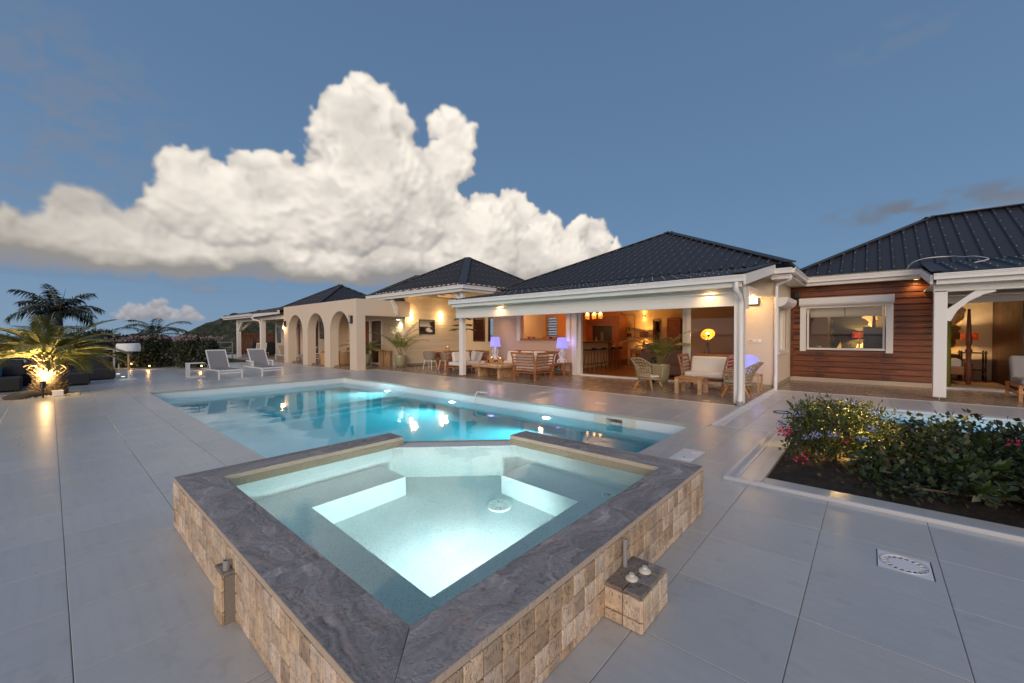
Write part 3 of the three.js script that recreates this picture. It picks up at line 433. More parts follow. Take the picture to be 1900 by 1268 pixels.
  const o = part('stone_tile', bt(0.15, 0.062, 0.014, 3), greys[1], q); o.rotation.x = -PI / 2; o.position.set(0, 0.274, 0.03);
  part('pipe_end', lathe([[0.017, 0], [0.017, 0.06], [0.012, 0.06], [0.012, 0.01]], 0.03, 0.27, 0.03, 16), M.greyPipe, q);
}
// ---------------------------------------------------------------- lids and drains in the deck
{
  const t = thing('skimmer_lid', 'square white skimmer lid flush in the deck beyond the right corner of the spa', 'lid', [-1.755, 0, -5.415]);
  part('plate', bb(-0.138, 0.138, -0.03, -0.002, -0.278, 0.278), M.porcelain, t); const d = part('disc', cy(0.115, 0.115, 0.004, 0, 0.0005, 0.13, 32), M.porcelain, t); part('finger_hole', cy(0.014, 0.014, 0.003, 0, 0.0025, 0.13, 12), M.greyPipe, d); part('disc', cy(0.035, 0.035, 0.004, 0.03, 0.0005, -0.16, 20), M.porcelain, t);
  const g = thing('floor_drain', 'square grey floor drain with a ring of slots in the right hand deck tiles', 'drain', [0.185, 0, -3.785]);
  { const s = new THREE.Shape([[-0.132, -0.142], [0.132, -0.142], [0.132, 0.142], [-0.132, 0.142]].map((p) => new THREE.Vector2(...p))); for (let i = 0; i < 18; i++) { const a = i / 18 * 2 * PI, p = (r, d) => new THREE.Vector2(r * Math.cos(a + d), r * Math.sin(a + d)); s.holes.push(new THREE.Path([p(0.079, -0.13), p(0.111, -0.11), p(0.111, 0.11), p(0.079, 0.13)])); } part('grate', new THREE.ExtrudeGeometry(s, { depth: 0.008, bevelEnabled: false }).rotateX(-PI / 2).translate(0, -0.011, 0), M.porcelain, g); }
  part('well', [bb(-0.14, -0.133, -0.2, -0.004, -0.15, 0.15), bb(0.133, 0.14, -0.2, -0.004, -0.15, 0.15), bb(-0.133, 0.133, -0.2, -0.004, -0.15, -0.143), bb(-0.133, 0.133, -0.2, -0.004, 0.143, 0.15), bb(-0.14, 0.14, -0.22, -0.2, -0.15, 0.15)], M.iron, g); part('rim', new THREE.TorusGeometry(0.12, 0.004, 6, 40).rotateX(PI / 2).translate(0, -0.002, 0), M.alu, g);
  const h = thing('terrace_drain', 'small round drain in the deck tiles near the brown corner post with the downpipe', 'drain', [-1.3, 0.003, -9.55]);
  part('ring', new THREE.TorusGeometry(0.13, 0.016, 6, 28).rotateX(PI / 2), M.iron, h); part('plate', cy(0.11, 0.11, 0.004, 0, 0, 0, 28), M.alu, h);
  const k = thing('junction_lid', 'small pale square lid in the deck between pool and terrace', 'lid', [-4.55, 0.002, -8.2]); part('plate', bb(-0.14, 0.14, 0, 0.003, -0.1, 0.1), M.porcelain, k); part('inset', bb(-0.06, 0.06, 0.003, 0.005, -0.05, 0.05), M.plastic, k);
}
// ---------------------------------------------------------------- paddling pool on the right
{
  const t = thing('paddling_pool', 'pale blue lit paddling pool beyond the flower bed', 'pool');
  part('wall', [bb(-0.25, 6.2, -0.8, -0.01, -11.6, -11.41), bb(-0.25, -0.05, -0.8, -0.01, -11.41, -9.3), bb(-0.05, 6.2, -0.8, -0.01, -9.5, -9.3), bb(6, 6.2, -0.8, -0.01, -11.41, -9.5)], M.liner, t);
  part('floor', bb(-0.25, 6.2, -0.9, -0.7, -11.6, -9.3), M.liner, t);
  part('step', bb(-0.05, 0.9, -0.7, -0.45, -11.41, -9.5), M.liner, t);
  for (let i = 0; i < 9; i++) part('coping_slab', bb(-0.05 + i * 0.66, 0.605 + i * 0.66, -0.01, 0.02, -11.5, -11.26), M.strip, t); part('coping_slab', bb(-0.13, 0.06, -0.01, 0.018, -11.26, -9.5), M.strip, t);
  part('water', bb(-0.055, 6.01, -0.705, -0.13, -11.415, -9.495), waterMat([0.45, 0.78, 0.95], 1.6), t);
  part('pool_light', cy(0.08, 0.08, 0.02, 3.6, -0.4, -9.53, 20, PI / 2), glow([0.8, 0.95, 1], 8), t); spot(3.6, -0.4, -9.6, 2.6, -0.4, -12, [0.75, 0.92, 1], 3, 1.45, 4); spot(1.2, -0.4, -9.6, 1.2, -0.35, -12, [0.75, 0.92, 1], 3, 1.45, 4); part('pool_light', cy(0.08, 0.08, 0.02, 1.2, -0.4, -9.53, 20, PI / 2), glow([0.8, 0.95, 1], 8), t);
}

// ---------------------------------------------------------------- buildings
// a roof slope: sheet panels between ribs, from the eave e0 > e1 up to the ridge line r1 > r0 (equal for a triangle)
function slope(parent, e0, e1, r1, r0, step = 0.3, name = 'roof_panel', rib = 0.048, screws = true) {
  const u = e1.clone().sub(e0), Lw = u.length(); u.normalize();
  const n = u.clone().cross(r0.clone().sub(e0)).normalize(); if (n.y < 0) n.negate();
  const v = n.clone().cross(u).normalize(); if (v.y < 0) v.negate();
  const P = (s, t, h = 0) => e0.clone().addScaledVector(u, s).addScaledVector(v, t).addScaledVector(n, h);
  const A = r0.clone().sub(e0), B = r1.clone().sub(e0), a = [A.dot(u), A.dot(v)], b = [B.dot(u), B.dot(v)];
  const top = (s) => s <= a[0] ? (a[0] > 1e-4 ? a[1] * s / a[0] : a[1]) : s >= b[0] ? (Lw - b[0] > 1e-4 ? b[1] * (Lw - s) / (Lw - b[0]) : b[1]) : mix(a[1], b[1], (s - a[0]) / Math.max(1e-6, b[0] - a[0]));
  const N = Math.max(1, Math.round(Lw / step)), w = Lw / N, dots = [];
  for (let i = 0; i < N; i++) {
    const s0 = i * w, s1 = s0 + w, cuts = [s0, ...[a[0], b[0]].filter((s) => s > s0 + 1e-3 && s < s1 - 1e-3), s1], pos = [];
    const tri = (p, q, r) => pos.push(...p.toArray(), ...q.toArray(), ...r.toArray()), quad = (p, q, r, t) => { tri(p, q, r); tri(p, r, t); };
    for (let k = 0; k + 1 < cuts.length; k++) { const x = cuts[k], y = cuts[k + 1]; quad(P(x, 0), P(y, 0), P(y, top(y)), P(x, top(x))); }
    const c = s0 + 0.07, h = rib, b0 = 0.055, b1 = 0.026;       // the trapezoid rib
    if (i > 0) { const q = [[c - b0, 0.001], [c - b1, h], [c + b1, h], [c + b0, 0.001]]; for (let k = 0; k < 3; k++) quad(P(q[k][0], 0, q[k][1]), P(q[k + 1][0], 0, q[k + 1][1]), P(q[k + 1][0], top(q[k + 1][0]), q[k + 1][1]), P(q[k][0], top(q[k][0]), q[k][1])); quad(P(q[0][0], 0, 0), P(q[1][0], 0, h), P(q[2][0], 0, h), P(q[3][0], 0, 0)); }
    const g = new THREE.BufferGeometry(); g.setAttribute('position', new THREE.Float32BufferAttribute(pos, 3)); g.computeVertexNormals(); part(name, g, M.roof, parent);
    if (screws && i > 0) for (let t = 0.12; t < top(c) - 0.1; t += 0.72) dots.push(P(c, t, rib + 0.004));
  }
  if (dots.length) { const o = part('roof_screws', dots.map((p) => new THREE.OctahedronGeometry(0.016).translate(p.x, p.y, p.z)), M.screw, parent); o.userData.kind = 'stuff'; }
}
const cap = (parent, a, b, w = 0.16) => part('ridge_cap', [bar(a.clone().add(V(0, 0.03, 0)), b.clone().add(V(0, 0.03, 0)), w * 2, 0.03)], M.roof, parent);
function hipRoof(roof, x0, x1, z0, z1, y, apexA, apexB, sides = 'flrb', screws = true) {       // eaves rectangle z0 (far) to z1 (near), ridge from A (left) to B (right)
  const FL = V(x0, y, z1), FR = V(x1, y, z1), BL = V(x0, y, z0), BR = V(x1, y, z0);
  if (sides.includes('f')) slope(roof, FL, FR, apexB, apexA, 0.3, 'roof_panel', 0.048, screws);
  if (sides.includes('r')) slope(roof, FR, BR, apexB, apexB, 0.3, 'roof_panel', 0.048, screws);
  if (sides.includes('l')) slope(roof, BL, FL, apexA, apexA, 0.3, 'roof_panel', 0.048, screws);
  if (sides.includes('b')) part('back_slope', (() => { const g = new THREE.BufferGeometry(); g.setAttribute('position', new THREE.Float32BufferAttribute([BR, BL, apexA, BR, apexA, apexB].flatMap((p) => p.toArray()), 3)); g.computeVertexNormals(); return g; })(), M.roof, roof);
  for (const [p, q] of [[FL, apexA], [FR, apexB], [BR, apexB], [BL, apexA]]) cap(roof, p, q); if (apexA.distanceTo(apexB) > 0.1) cap(roof, apexA, apexB);
}
// gutter: an ogee box along a line, with the fascia behind
function gutter(parent, a, b, out, dress = true) {     // a > b along the eave (top edge), out = direction it faces
  const d = b.clone().sub(a).normalize(), o = V(...out);
  const run = (lo, hi, y0, y1, e0 = 0, e1 = 0) => { const p = a.clone().addScaledVector(o, (lo + hi) / 2).addScaledVector(d, -e0), q = b.clone().addScaledVector(o, (lo + hi) / 2).addScaledVector(d, e1); p.y += (y0 + y1) / 2; q.y += (y0 + y1) / 2; return bar(p, q, hi - lo, y1 - y0); };
  part('gutter', [run(-0.06, 0.055, -0.135, -0.055, 0, 0), run(-0.06, 0.07, -0.055, -0.022), run(0.055, 0.085, -0.022, 0.0), run(-0.06, -0.03, -0.022, 0)], M.white, parent);
  if (dress) part('fascia', [run(-0.16, -0.065, -0.24, -0.04, -0.05, -0.05), run(-0.065, -0.04, -0.24, -0.14, -0.05, -0.05)], M.whiteWood, parent);
}
const wallBox = (...a) => bb(...a);
const BOARD = (w, h, d) => { const g = new THREE.ExtrudeGeometry(new THREE.Shape([[0, 0.012], [d, 0.004], [d + 0.004, 0.016], [d - d * 0.35, h - 0.012], [d * 0.3, h - 0.002], [0, h - 0.002]].map((p) => new THREE.Vector2(...p))), { depth: w, bevelEnabled: false }).rotateY(-PI / 2).translate(w / 2, 0, 0); return g; };     // its outer face towards +z
const boardCache = new Map();
function board(parent, w, h, d, x, y, z, ry, mats) { const k = w.toFixed(2) + h + d + Math.floor(R() * 3); if (!boardCache.has(k)) { const g = clean(BOARD(w, h, d)); boardCache.set(k, ready(metres(g, rr(0, 5), rr(0, 5)))); } const o = part('board', boardCache.get(k), mats[Math.floor(R() * mats.length)], parent); o.position.set(x, y, z); o.rotation.y = ry; return o; }
function downlight(parent, x, y, z, I, angle = 1.15, rgb = WARM) { const d = part('downlight', cy(0.05, 0.05, 0.012, x, y - 0.008, z, 16), glow(rgb, 5), parent); part('ring', new THREE.TorusGeometry(0.056, 0.008, 6, 20).rotateX(PI / 2).translate(x, y - 0.008, z), M.white, d); spot(x, y - 0.03, z, x, y - 2, z, rgb, I, angle, 2); }
function casement(parent, x0, x1, y0, y1, z, o = {}) { const w = node(o.name || 'window', parent); const f = o.f || 0.05, d = o.d || 0.06; part('frame', [bb(x0, x1, y0, y0 + f, z - d, z), bb(x0, x1, y1 - f, y1, z - d, z), bb(x0, x0 + f, y0 + f, y1 - f, z - d, z), bb(x1 - f, x1, y0 + f, y1 - f, z - d, z)], o.m || M.white, w); part('pane', bb(x0 + f, x1 - f, y0 + f, y1 - f, z - d / 2 - 0.002, z - d / 2 + 0.002), o.pane || M.glassDark, w); return w; }
M.glassDark = M.glass;
const paneFlat = (x0, x1, y0, y1, z) => new THREE.PlaneGeometry(x1 - x0, y1 - y0).translate((x0 + x1) / 2, (y0 + y1) / 2, z);

// ---- main house: living room and kitchen behind a porch
const mainHouse = thing('main_house', 'main house with open living room, white porch beam and hipped dark roof', 'house');
{
  const h = mainHouse, z = -13.45;
  // front wall, faces at z
  part('wall', slabXY([[-13.0, 0], [-8.72, 0], [-8.72, 3.5], [-13.0, 3.5]], z - 0.22, z, [[[-11.35, 1.34], [-8.98, 1.34], [-8.98, 2.62], [-11.35, 2.62]]]), M.pink, h);
  part('wall', [bb(-8.72, -2.95, 2.62, 3.5, z - 0.22, z - 0.001)], M.pink, h);
  part('wall', [bb(-2.95, -2.03, 0, 3.42, z - 0.22, z)], M.stucco, h);
  part('wall', slabZY([[-16.65, 0], [z - 0.22, 0], [z - 0.22, 3.3], [-16.65, 3.3]], -2.23, -2.03, [[[-15.72, 1.03], [-14.12, 1.03], [-14.12, 2.36], [-15.72, 2.36]]]), M.stucco, h);
  part('wall', [bb(-2.23, -2.03, 0, 3.3, -20.2, -16.65)], M.stucco, h);
  part('wall', [bb(-13.0, -12.8, 0, 3.4, -17.4, z - 0.22)], M.stucco, h);
  part('skirting', [bb(-13.0, -8.72, 0, 0.12, z, z + 0.014), bb(-2.95, -2.03, 0, 0.12, z, z + 0.014)], M.travBand, h);
  part('skirting', [bb(-2.03, -2.016, 0, 0.12, -16.63, -13.4)], M.travBand, h);
  // interior shell
  part('inner_wall', slabXY([[-9.9, 0], [-2.23, 0], [-2.23, 2.9], [-9.9, 2.9]], -20.2, -20.0, [[[-8.13, 0.02], [-7.83, 0.02], [-7.83, 2.22], [-8.13, 2.22]], [[-6.79, 0.02], [-6.52, 0.02], [-6.52, 2.28], [-6.79, 2.28]]]), M.inner, h); part('passage_wall', [bb(-8.6, -6.0, -0.04, 3.0, -22.6, -22.5), bb(-8.6, -8.5, -0.04, 3.0, -22.5, -20.2), bb(-6.1, -6.0, -0.04, 3.0, -22.5, -20.2), bb(-8.6, -6.0, 2.9, 3.0, -22.5, -20.2), bb(-8.6, -6.0, -0.04, 0, -22.5, -20.2)], M.inner, h);
  part('inner_wall', [bb(-2.25, -2.235, 0, 2.9, -20, z - 0.23)], M.inner, h);
  part('inner_wall', slabXY([[-12.8, 0], [-11.6, 0], [-11.6, 2.9], [-12.8, 2.9]], -17.4, -17.2, [[[-12.78, 1.4], [-12.0, 1.4], [-12.0, 2.5], [-12.78, 2.5]]]), M.orange, h);
  part('inner_wall', [bb(-11.6, -11.42, 0, 2.9, -19.4, -17.2)], M.orange, h); part('inner_wall', [bb(-11.42, -9.9, 0, 2.9, -20.2, -19.3)], M.orange, h);
  part('ceiling', [bb(-12.8, -2.24, 2.9, 3.0, -20, z - 0.22)], M.ceil, h);
  part('wood_floor', bb(-12.8, -2.24, -0.04, 0.012, -20, z - 0.2), M.floor, h);
  // serving hatch: jambs, wooden sill
  const ht = node('serving_hatch', h); part('jamb', [bb(-11.53, -11.35, 1.30, 2.6, z, z + 0.03)], M.white, ht); part('jamb', [bb(-8.98, -8.80, 1.30, 2.6, z, z + 0.03)], M.white, ht); part('sill', bb(-11.35, -8.98, 1.32, 1.40, z - 0.3, z + 0.04), M.teak, ht); part('track', bb(-11.53, -8.8, 2.6, 2.68, z, z + 0.06), M.white, ht);
  // sliding door
  const sd = node('sliding_door', h);
  part('frame', [bb(-8.72, -8.5, 0, 2.62, z - 0.16, z + 0.02), bb(-8.5, -8.36, 0, 2.55, z - 0.2, z - 0.05), bb(-8.36, -2.95, 2.55, 2.62, z - 0.18, z + 0.01), bb(-8.36, -2.95, 0.0, 0.045, z - 0.2, z + 0.03), bb(-3.03, -2.95, 0.045, 2.55, z - 0.18, z)], M.white, sd);
  part('leaf_frame', [bb(-4.56, -4.42, 0.045, 2.55, z - 0.16, z - 0.1), bb(-4.42, -4.3, 0.045, 2.55, z - 0.1, z - 0.04), bb(-4.3, -3.03, 0.045, 0.14, z - 0.1, z - 0.04), bb(-4.3, -3.03, 2.46, 2.55, z - 0.1, z - 0.04)], M.white, sd);
  part('pane', ready(metres(clean(paneFlat(-4.3, -3.03, 0.14, 2.46, z - 0.07)))), M.glass, sd);
  // corner windows of the side wall, with the roller shutter box
  const sw = node('side_window', h); part('frame', [bb(-2.2, -2.12, 1.03, 1.08, -15.7, -14.14), bb(-2.2, -2.12, 2.3, 2.36, -15.7, -14.14), bb(-2.2, -2.12, 1.08, 2.3, -15.7, -15.63), bb(-2.2, -2.12, 1.08, 2.3, -14.21, -14.14), bb(-2.2, -2.12, 1.08, 2.3, -14.97, -14.9), bb(-2.05, -2.015, 1.0, 2.4, -15.78, -15.72), bb(-2.05, -2.015, 1.0, 2.4, -14.12, -14.07)], M.white, sw);
  part('pane', ready(metres(clean(new THREE.PlaneGeometry(1.5, 1.22).rotateY(PI / 2).translate(-2.16, 1.69, -14.92)))), M.glass, sw); part('sill', bb(-2.03, -1.97, 0.96, 1.03, -15.8, -14.05), M.strip, sw);
  part('shutter_box', slabXY([[-2.03, 2.36], [-1.94, 2.36], [-1.84, 2.42], [-1.78, 2.5], [-1.77, 2.62], [-2.03, 2.62]], -15.85, -14.0), M.white, sw);
  // porch: posts, beam, frieze, soffit
  const post = (x, zz, w = 0.19) => { const p = part('post', [rb(w, 2.5, w, 0.014, x, 1.28, zz)], M.white, h); part('shoe', [bb(x - 0.05, x + 0.05, 0, 0.03, zz - 0.05, zz + 0.05)], M.iron, p); return p; };
  const pl = post(-11.62, -10.36), pr = post(-2.15, -10.02);
  part('capital', slabXY([[-0.09, 0], [0.09, 0], [0.2, 0.3], [-0.2, 0.3]], -10.45, -10.27).translate(-11.62, 2.4, 0), M.whiteWood, pl);
  part('beam', [bb(-11.55, -2.06, 2.18, 2.47, -10.12, -9.98)], M.whiteWood, h); part('beam_lip', [bb(-11.55, -2.06, 2.455, 2.49, -10.13, -9.95)], M.whiteWood, h);
  part('frieze', [bb(-11.6, -2.05, 2.49, 2.78, -10.1, -10.02)], M.whiteWood, h);
  part('soffit', [bb(-11.7, -2.0, 2.60, 2.615, -13.45, -10.12), bb(-11.5, -2.05, 2.625, 2.64, -10.02, -9.72)], M.whiteWood, h);
  part('side_beam', [bb(-11.62, -11.5, 2.3, 2.6, -13.44, -10.12)], M.whiteWood, h);
  const pb = part('bracket', slabZY([[-10.0, 2.55], [-9.75, 2.55], [-9.9, 2.3], [-10.0, 2.1]], -2.13, -2.06), M.whiteWood, h); pb.position.x = 0.09;
  for (const x of [-12.2, -10.4, -8.8, -6.5, -4.2, -2.6]) downlight(h, x, 2.60, -12.9, x < -8 ? 2.4 : 1.8);
  for (const x of [-9.3, -2.75]) downlight(h, x, 2.625, -9.84, 2.2, 1.3);
  const rf = node('roof', h);
  slope(rf, V(-11.45, 2.80, -9.6), V(-1.98, 2.80, -9.6), V(-1.98, 3.44, -13.3), V(-11.45, 3.44, -13.3), 0.3);
  hipRoof(rf, -12.7, -1.62, -25.3, -13.15, 3.47, V(-7.2, 6.33, -19.3), V(-7.1, 6.33, -19.3), 'flrb');
  gutter(h, V(-11.45, 2.80, -9.6), V(-1.98, 2.80, -9.6), [0, 0, 1]);
  part('rake', [bar(V(-1.97, 2.70, -9.58), V(-1.97, 3.34, -13.1), 0.05, 0.22)], M.white, h); part('rake', [bar(V(-11.47, 2.72, -9.58), V(-11.47, 3.36, -13.2), 0.05, 0.2)], M.white, h);
  part('verge_cap', [bar(V(-2.08, 2.86, -9.6), V(-2.08, 3.5, -13.2), 0.26, 0.03)], M.roof, rf);
  gutter(h, V(-2.0, 3.32, -13.02), V(-1.56, 3.32, -13.02), [0, 0, 1], false); gutter(h, V(-1.56, 3.32, -13.02), V(-1.56, 3.34, -16.25), [1, 0, 0], false);
  part('soffit', [bb(-2.03, -1.62, 3.13, 3.17, -16.4, -13.08), bb(-2.05, -1.62, 3.05, 3.13, -13.45, -13.1)], M.whiteWood, h);
  // downpipes
  part('downpipe', [tube([V(-2.13, 2.66, -9.6), V(-2.13, 2.5, -9.6), V(-2.1, 2.36, -9.78), V(-2.1, 2.26, -9.88), V(-2.1, 2.0, -9.89)], 0.05, 20, 12), cy(0.05, 0.05, 1.9, -2.1, 1.08, -9.89, 14), tube([V(-2.1, 0.32, -9.89), V(-2.1, 0.2, -9.87), V(-2.1, 0.1, -9.83), V(-2.1, 0.0, -9.82)], 0.052, 10, 12)], M.white, h);
  part('pipe_shoe', cy(0.062, 0.068, 0.11, -2.1, 0.05, -9.82, 16), M.greyPipe, h);
  part('downpipe', [tube([V(-1.62, 3.2, -13.2), V(-1.64, 3.05, -13.22), V(-1.8, 2.98, -13.34), V(-1.95, 2.92, -13.4), V(-1.97, 2.75, -13.4)], 0.045, 20, 12), cy(0.045, 0.045, 2.5, -1.97, 1.5, -13.4, 14), tube([V(-1.97, 0.4, -13.4), V(-1.97, 0.25, -13.37), V(-1.97, 0.1, -13.36), V(-1.97, 0, -13.36)], 0.047, 10, 12)], M.white, h);
  // wall lamp with three bright bars, and three switch plates
  const wl = thing('wall_lamp', 'bright square wall lamp with louvre bars beside the white corner post', 'lamp', [-2.54, 2.54, z]);
  part('case', [rb(0.3, 0.3, 0.07, 0.01, 0, 0, 0.035)], M.iron, wl); const lb = glow([1, 0.78, 0.46], 3.2); for (const y of [0.085, 0, -0.085]) part('bar', rb(0.26, 0.068, 0.035, 0.012, 0, y, 0.085), lb, wl); point(0, 0.0, 0.2, WARM, 1.5, 5, wl);
  for (let i = 0; i < 3; i++) { const s = thing('switch_plate', ['leftmost of the three wall switches, with a small display', 'middle of the three cream wall switches', 'rightmost and palest of the three wall switches'][i], 'switch', [-2.60 + i * 0.11, 1.36, z]); part('plate', rb(0.095, 0.095, 0.016, 0.006, 0, 0, 0.008), i < 2 ? M.plastic : M.porcelain, s); part('rocker', rb(i ? 0.05 : 0.06, i ? 0.06 : 0.03, 0.008, 0.003, 0, i ? 0 : 0.012, 0.018), i ? M.porcelain : M.greyPipe, s); }
}
// ---- dining pavilion: cream boards, deep porch
const dining = thing('dining_pavilion', 'open dining pavilion walled in cream boards under a hipped dark roof', 'pavilion');
{
  const h = dining, X = -17.4;
  const w = node('board_wall', h); part('backing', bb(X - 0.2, X - 0.001, 0, 3.55, -15.7, -11.78), M.stucco, w);
  const cl = [1, 0.97, 1.03].map((k) => std([0.70 * k, 0.63 * k, 0.50 * k], 0.42, { bumpMap: T.grain, bumpScale: 0.0012 }));
  for (let i = 0; i < 23; i++) board(w, 3.9, 0.15, 0.022, X, 0.12 + i * 0.15, -13.73, PI / 2, cl);
  part('corner_trim', bb(X - 0.16, X + 0.035, 0, 3.5, -11.78, -11.68), M.clap, w);
  part('skirting', bb(X, X + 0.03, 0, 0.12, -15.5, -11.78), M.travBand, h);
  // back wall with shutter and window
  const bwall = node('back_wall', h);
  part('wall', slabXY([[-17.4, 0], [-12.9, 0], [-12.9, 3.6], [-17.4, 3.6]], -15.7, -15.5, [[[-16.5, 1.2], [-15.56, 1.2], [-15.56, 2.5], [-16.5, 2.5]], [[-15.36, 1.2], [-14.3, 1.2], [-14.3, 2.5], [-15.36, 2.5]]]), M.clap, bwall);
  const sh = node('shutter', h); part('frame', [bb(-16.5, -15.56, 1.2, 1.29, -15.54, -15.48), bb(-16.5, -15.56, 2.41, 2.5, -15.54, -15.48), bb(-16.5, -16.4, 1.29, 2.41, -15.54, -15.48), bb(-15.66, -15.56, 1.29, 2.41, -15.54, -15.48)], M.shutter, sh); for (let i = 0; i < 14; i++) part('slat', bx(0.74, 0.01, 0.075, -16.03, 1.34 + i * 0.078, -15.51, 0.7), M.shutter, sh); part('backing', bb(-16.4, -15.66, 1.29, 2.41, -15.6, -15.57), M.shutter, sh);
  const dw = node('window', h); part('frame', [bb(-15.36, -14.3, 1.2, 1.26, -15.6, -15.5), bb(-15.36, -14.3, 2.44, 2.5, -15.6, -15.5), bb(-15.36, -15.26, 1.26, 2.44, -15.6, -15.5), bb(-14.36, -14.3, 1.26, 2.44, -15.6, -15.5)], M.shutter, dw); part('pane', ready(metres(clean(paneFlat(-15.26, -14.36, 1.26, 2.44, -15.55)))), M.glass, dw);
  // roof, rafters, brackets
  const rf = node('roof', h), y = 3.47;
  hipRoof(rf, -18.9, -11.86, -17.6, -10.55, y, V(-15.4, 5.45, -14.05), V(-15.3, 5.45, -14.05), 'flrb');
  part('ceiling_boards', [prism([[-18.7, -10.75], [-12.06, -10.75], [-12.06, -17.4], [-18.7, -17.4]], 3.60, 3.63)], M.clap, rf);
  for (let i = 0; i < 11; i++) part('rafter', bx(0.07, 0.14, 1.7, -18.0 + i * 0.58, 3.5, -11.5, -0.03), M.whiteWood, rf);
  for (let i = 0; i < 8; i++) part('rafter', bx(1.0, 0.14, 0.07, -12.5, 3.5, -11.2 - i * 0.58), M.whiteWood, rf);
  gutter(h, V(-18.9, y + 0.03, -10.5), V(-11.82, y + 0.03, -10.5), [0, 0, 1]); gutter(h, V(-11.82, y + 0.03, -10.5), V(-11.75, y + 0.03, -12.3), [1, 0, 0]);
  part('post', rb(0.15, 0.75, 0.15, 0.01, -12.15, 3.0, -10.85), M.white, h);
  part('bracket', slabZY([[-11.0, 2.5], [-10.9, 2.5], [-10.72, 3.0], [-10.6, 3.2], [-10.75, 3.25], [-10.95, 2.95]], -16.99, -16.9), M.white, h);
  part('bracket', slabXY([[-12.25, 3.05], [-12.2, 2.85], [-12.9, 3.4], [-12.7, 3.4]], -10.9, -10.8), M.white, h);
  // up-and-down wall lamps
  for (const [z, lab] of [[-11.99, 'double glowing wall lamp on the cream boards left of the framed photograph'], [-13.92, 'double glowing wall lamp on the cream boards right of the framed photograph']]) {
    const l = thing('wall_lamp', lab, 'lamp', [X + 0.03, 2.52, z], 0, 'wall lamps on the cream boards'); const g = glow([1, 0.72, 0.36], 8);
    part('bracket_plate', rb(0.02, 0.1, 0.1, 0.004, 0.005, 0, 0), M.white, l); part('shade', rb(0.07, 0.15, 0.2, 0.02, 0.055, 0.105, 0), g, l); part('shade', rb(0.07, 0.15, 0.2, 0.02, 0.055, -0.105, 0), g, l);
    point(0.085, 0.205, 0, WARM, 0.32, 2, l); point(0.085, -0.205, 0, WARM, 0.26, 2, l); point(0.4, 0, 0, WARM, 1.5, 4, l);
  }
  const pc = thing('framed_photograph', 'black framed black and white photograph on the cream board wall', 'picture', [X + 0.026, 1.985, -13.02], PI / 2);
  part('frame', [bx(0.99, 0.02, 0.03, 0, 0.365, 0.015), bx(0.99, 0.02, 0.03, 0, -0.365, 0.015), bx(0.02, 0.71, 0.03, -0.485, 0, 0.015), bx(0.02, 0.71, 0.03, 0.485, 0, 0.015)], M.black, pc);
  const cv = document.createElement('canvas'); cv.width = 256; cv.height = 190; const k = cv.getContext('2d');
  k.fillStyle = '#8d8d8d'; k.fillRect(0, 0, 256, 190); const gr = k.createLinearGradient(0, 0, 0, 90); gr.addColorStop(0, '#6c6c6c'); gr.addColorStop(1, '#c9c9c9'); k.fillStyle = gr; k.fillRect(0, 0, 256, 88); k.fillStyle = '#3b3b3b'; k.fillRect(0, 92, 256, 98); k.fillStyle = '#111'; k.beginPath(); k.moveTo(170, 30); k.lineTo(256, 8); k.lineTo(256, 100); k.lineTo(185, 78); k.fill(); k.fillStyle = '#ddd'; k.beginPath(); k.ellipse(165, 145, 60, 22, 0.15, 0, 7); k.fill(); k.beginPath(); k.ellipse(150, 118, 34, 14, -0.2, 0, 7); k.fill(); k.fillStyle = '#191919'; k.fillRect(74, 110, 10, 80); k.fillRect(0, 96, 70, 60); k.strokeStyle = '#ececec'; k.lineWidth = 3; k.beginPath(); k.moveTo(0, 84); k.lineTo(190, 92); k.stroke();
  const tx = new THREE.CanvasTexture(cv); tx.colorSpace = THREE.SRGBColorSpace; part('print', ready(clean(new THREE.PlaneGeometry(0.95, 0.71).translate(0, 0, 0.012))), std(0xffffff, 0.4, { map: tx }), pc);
}
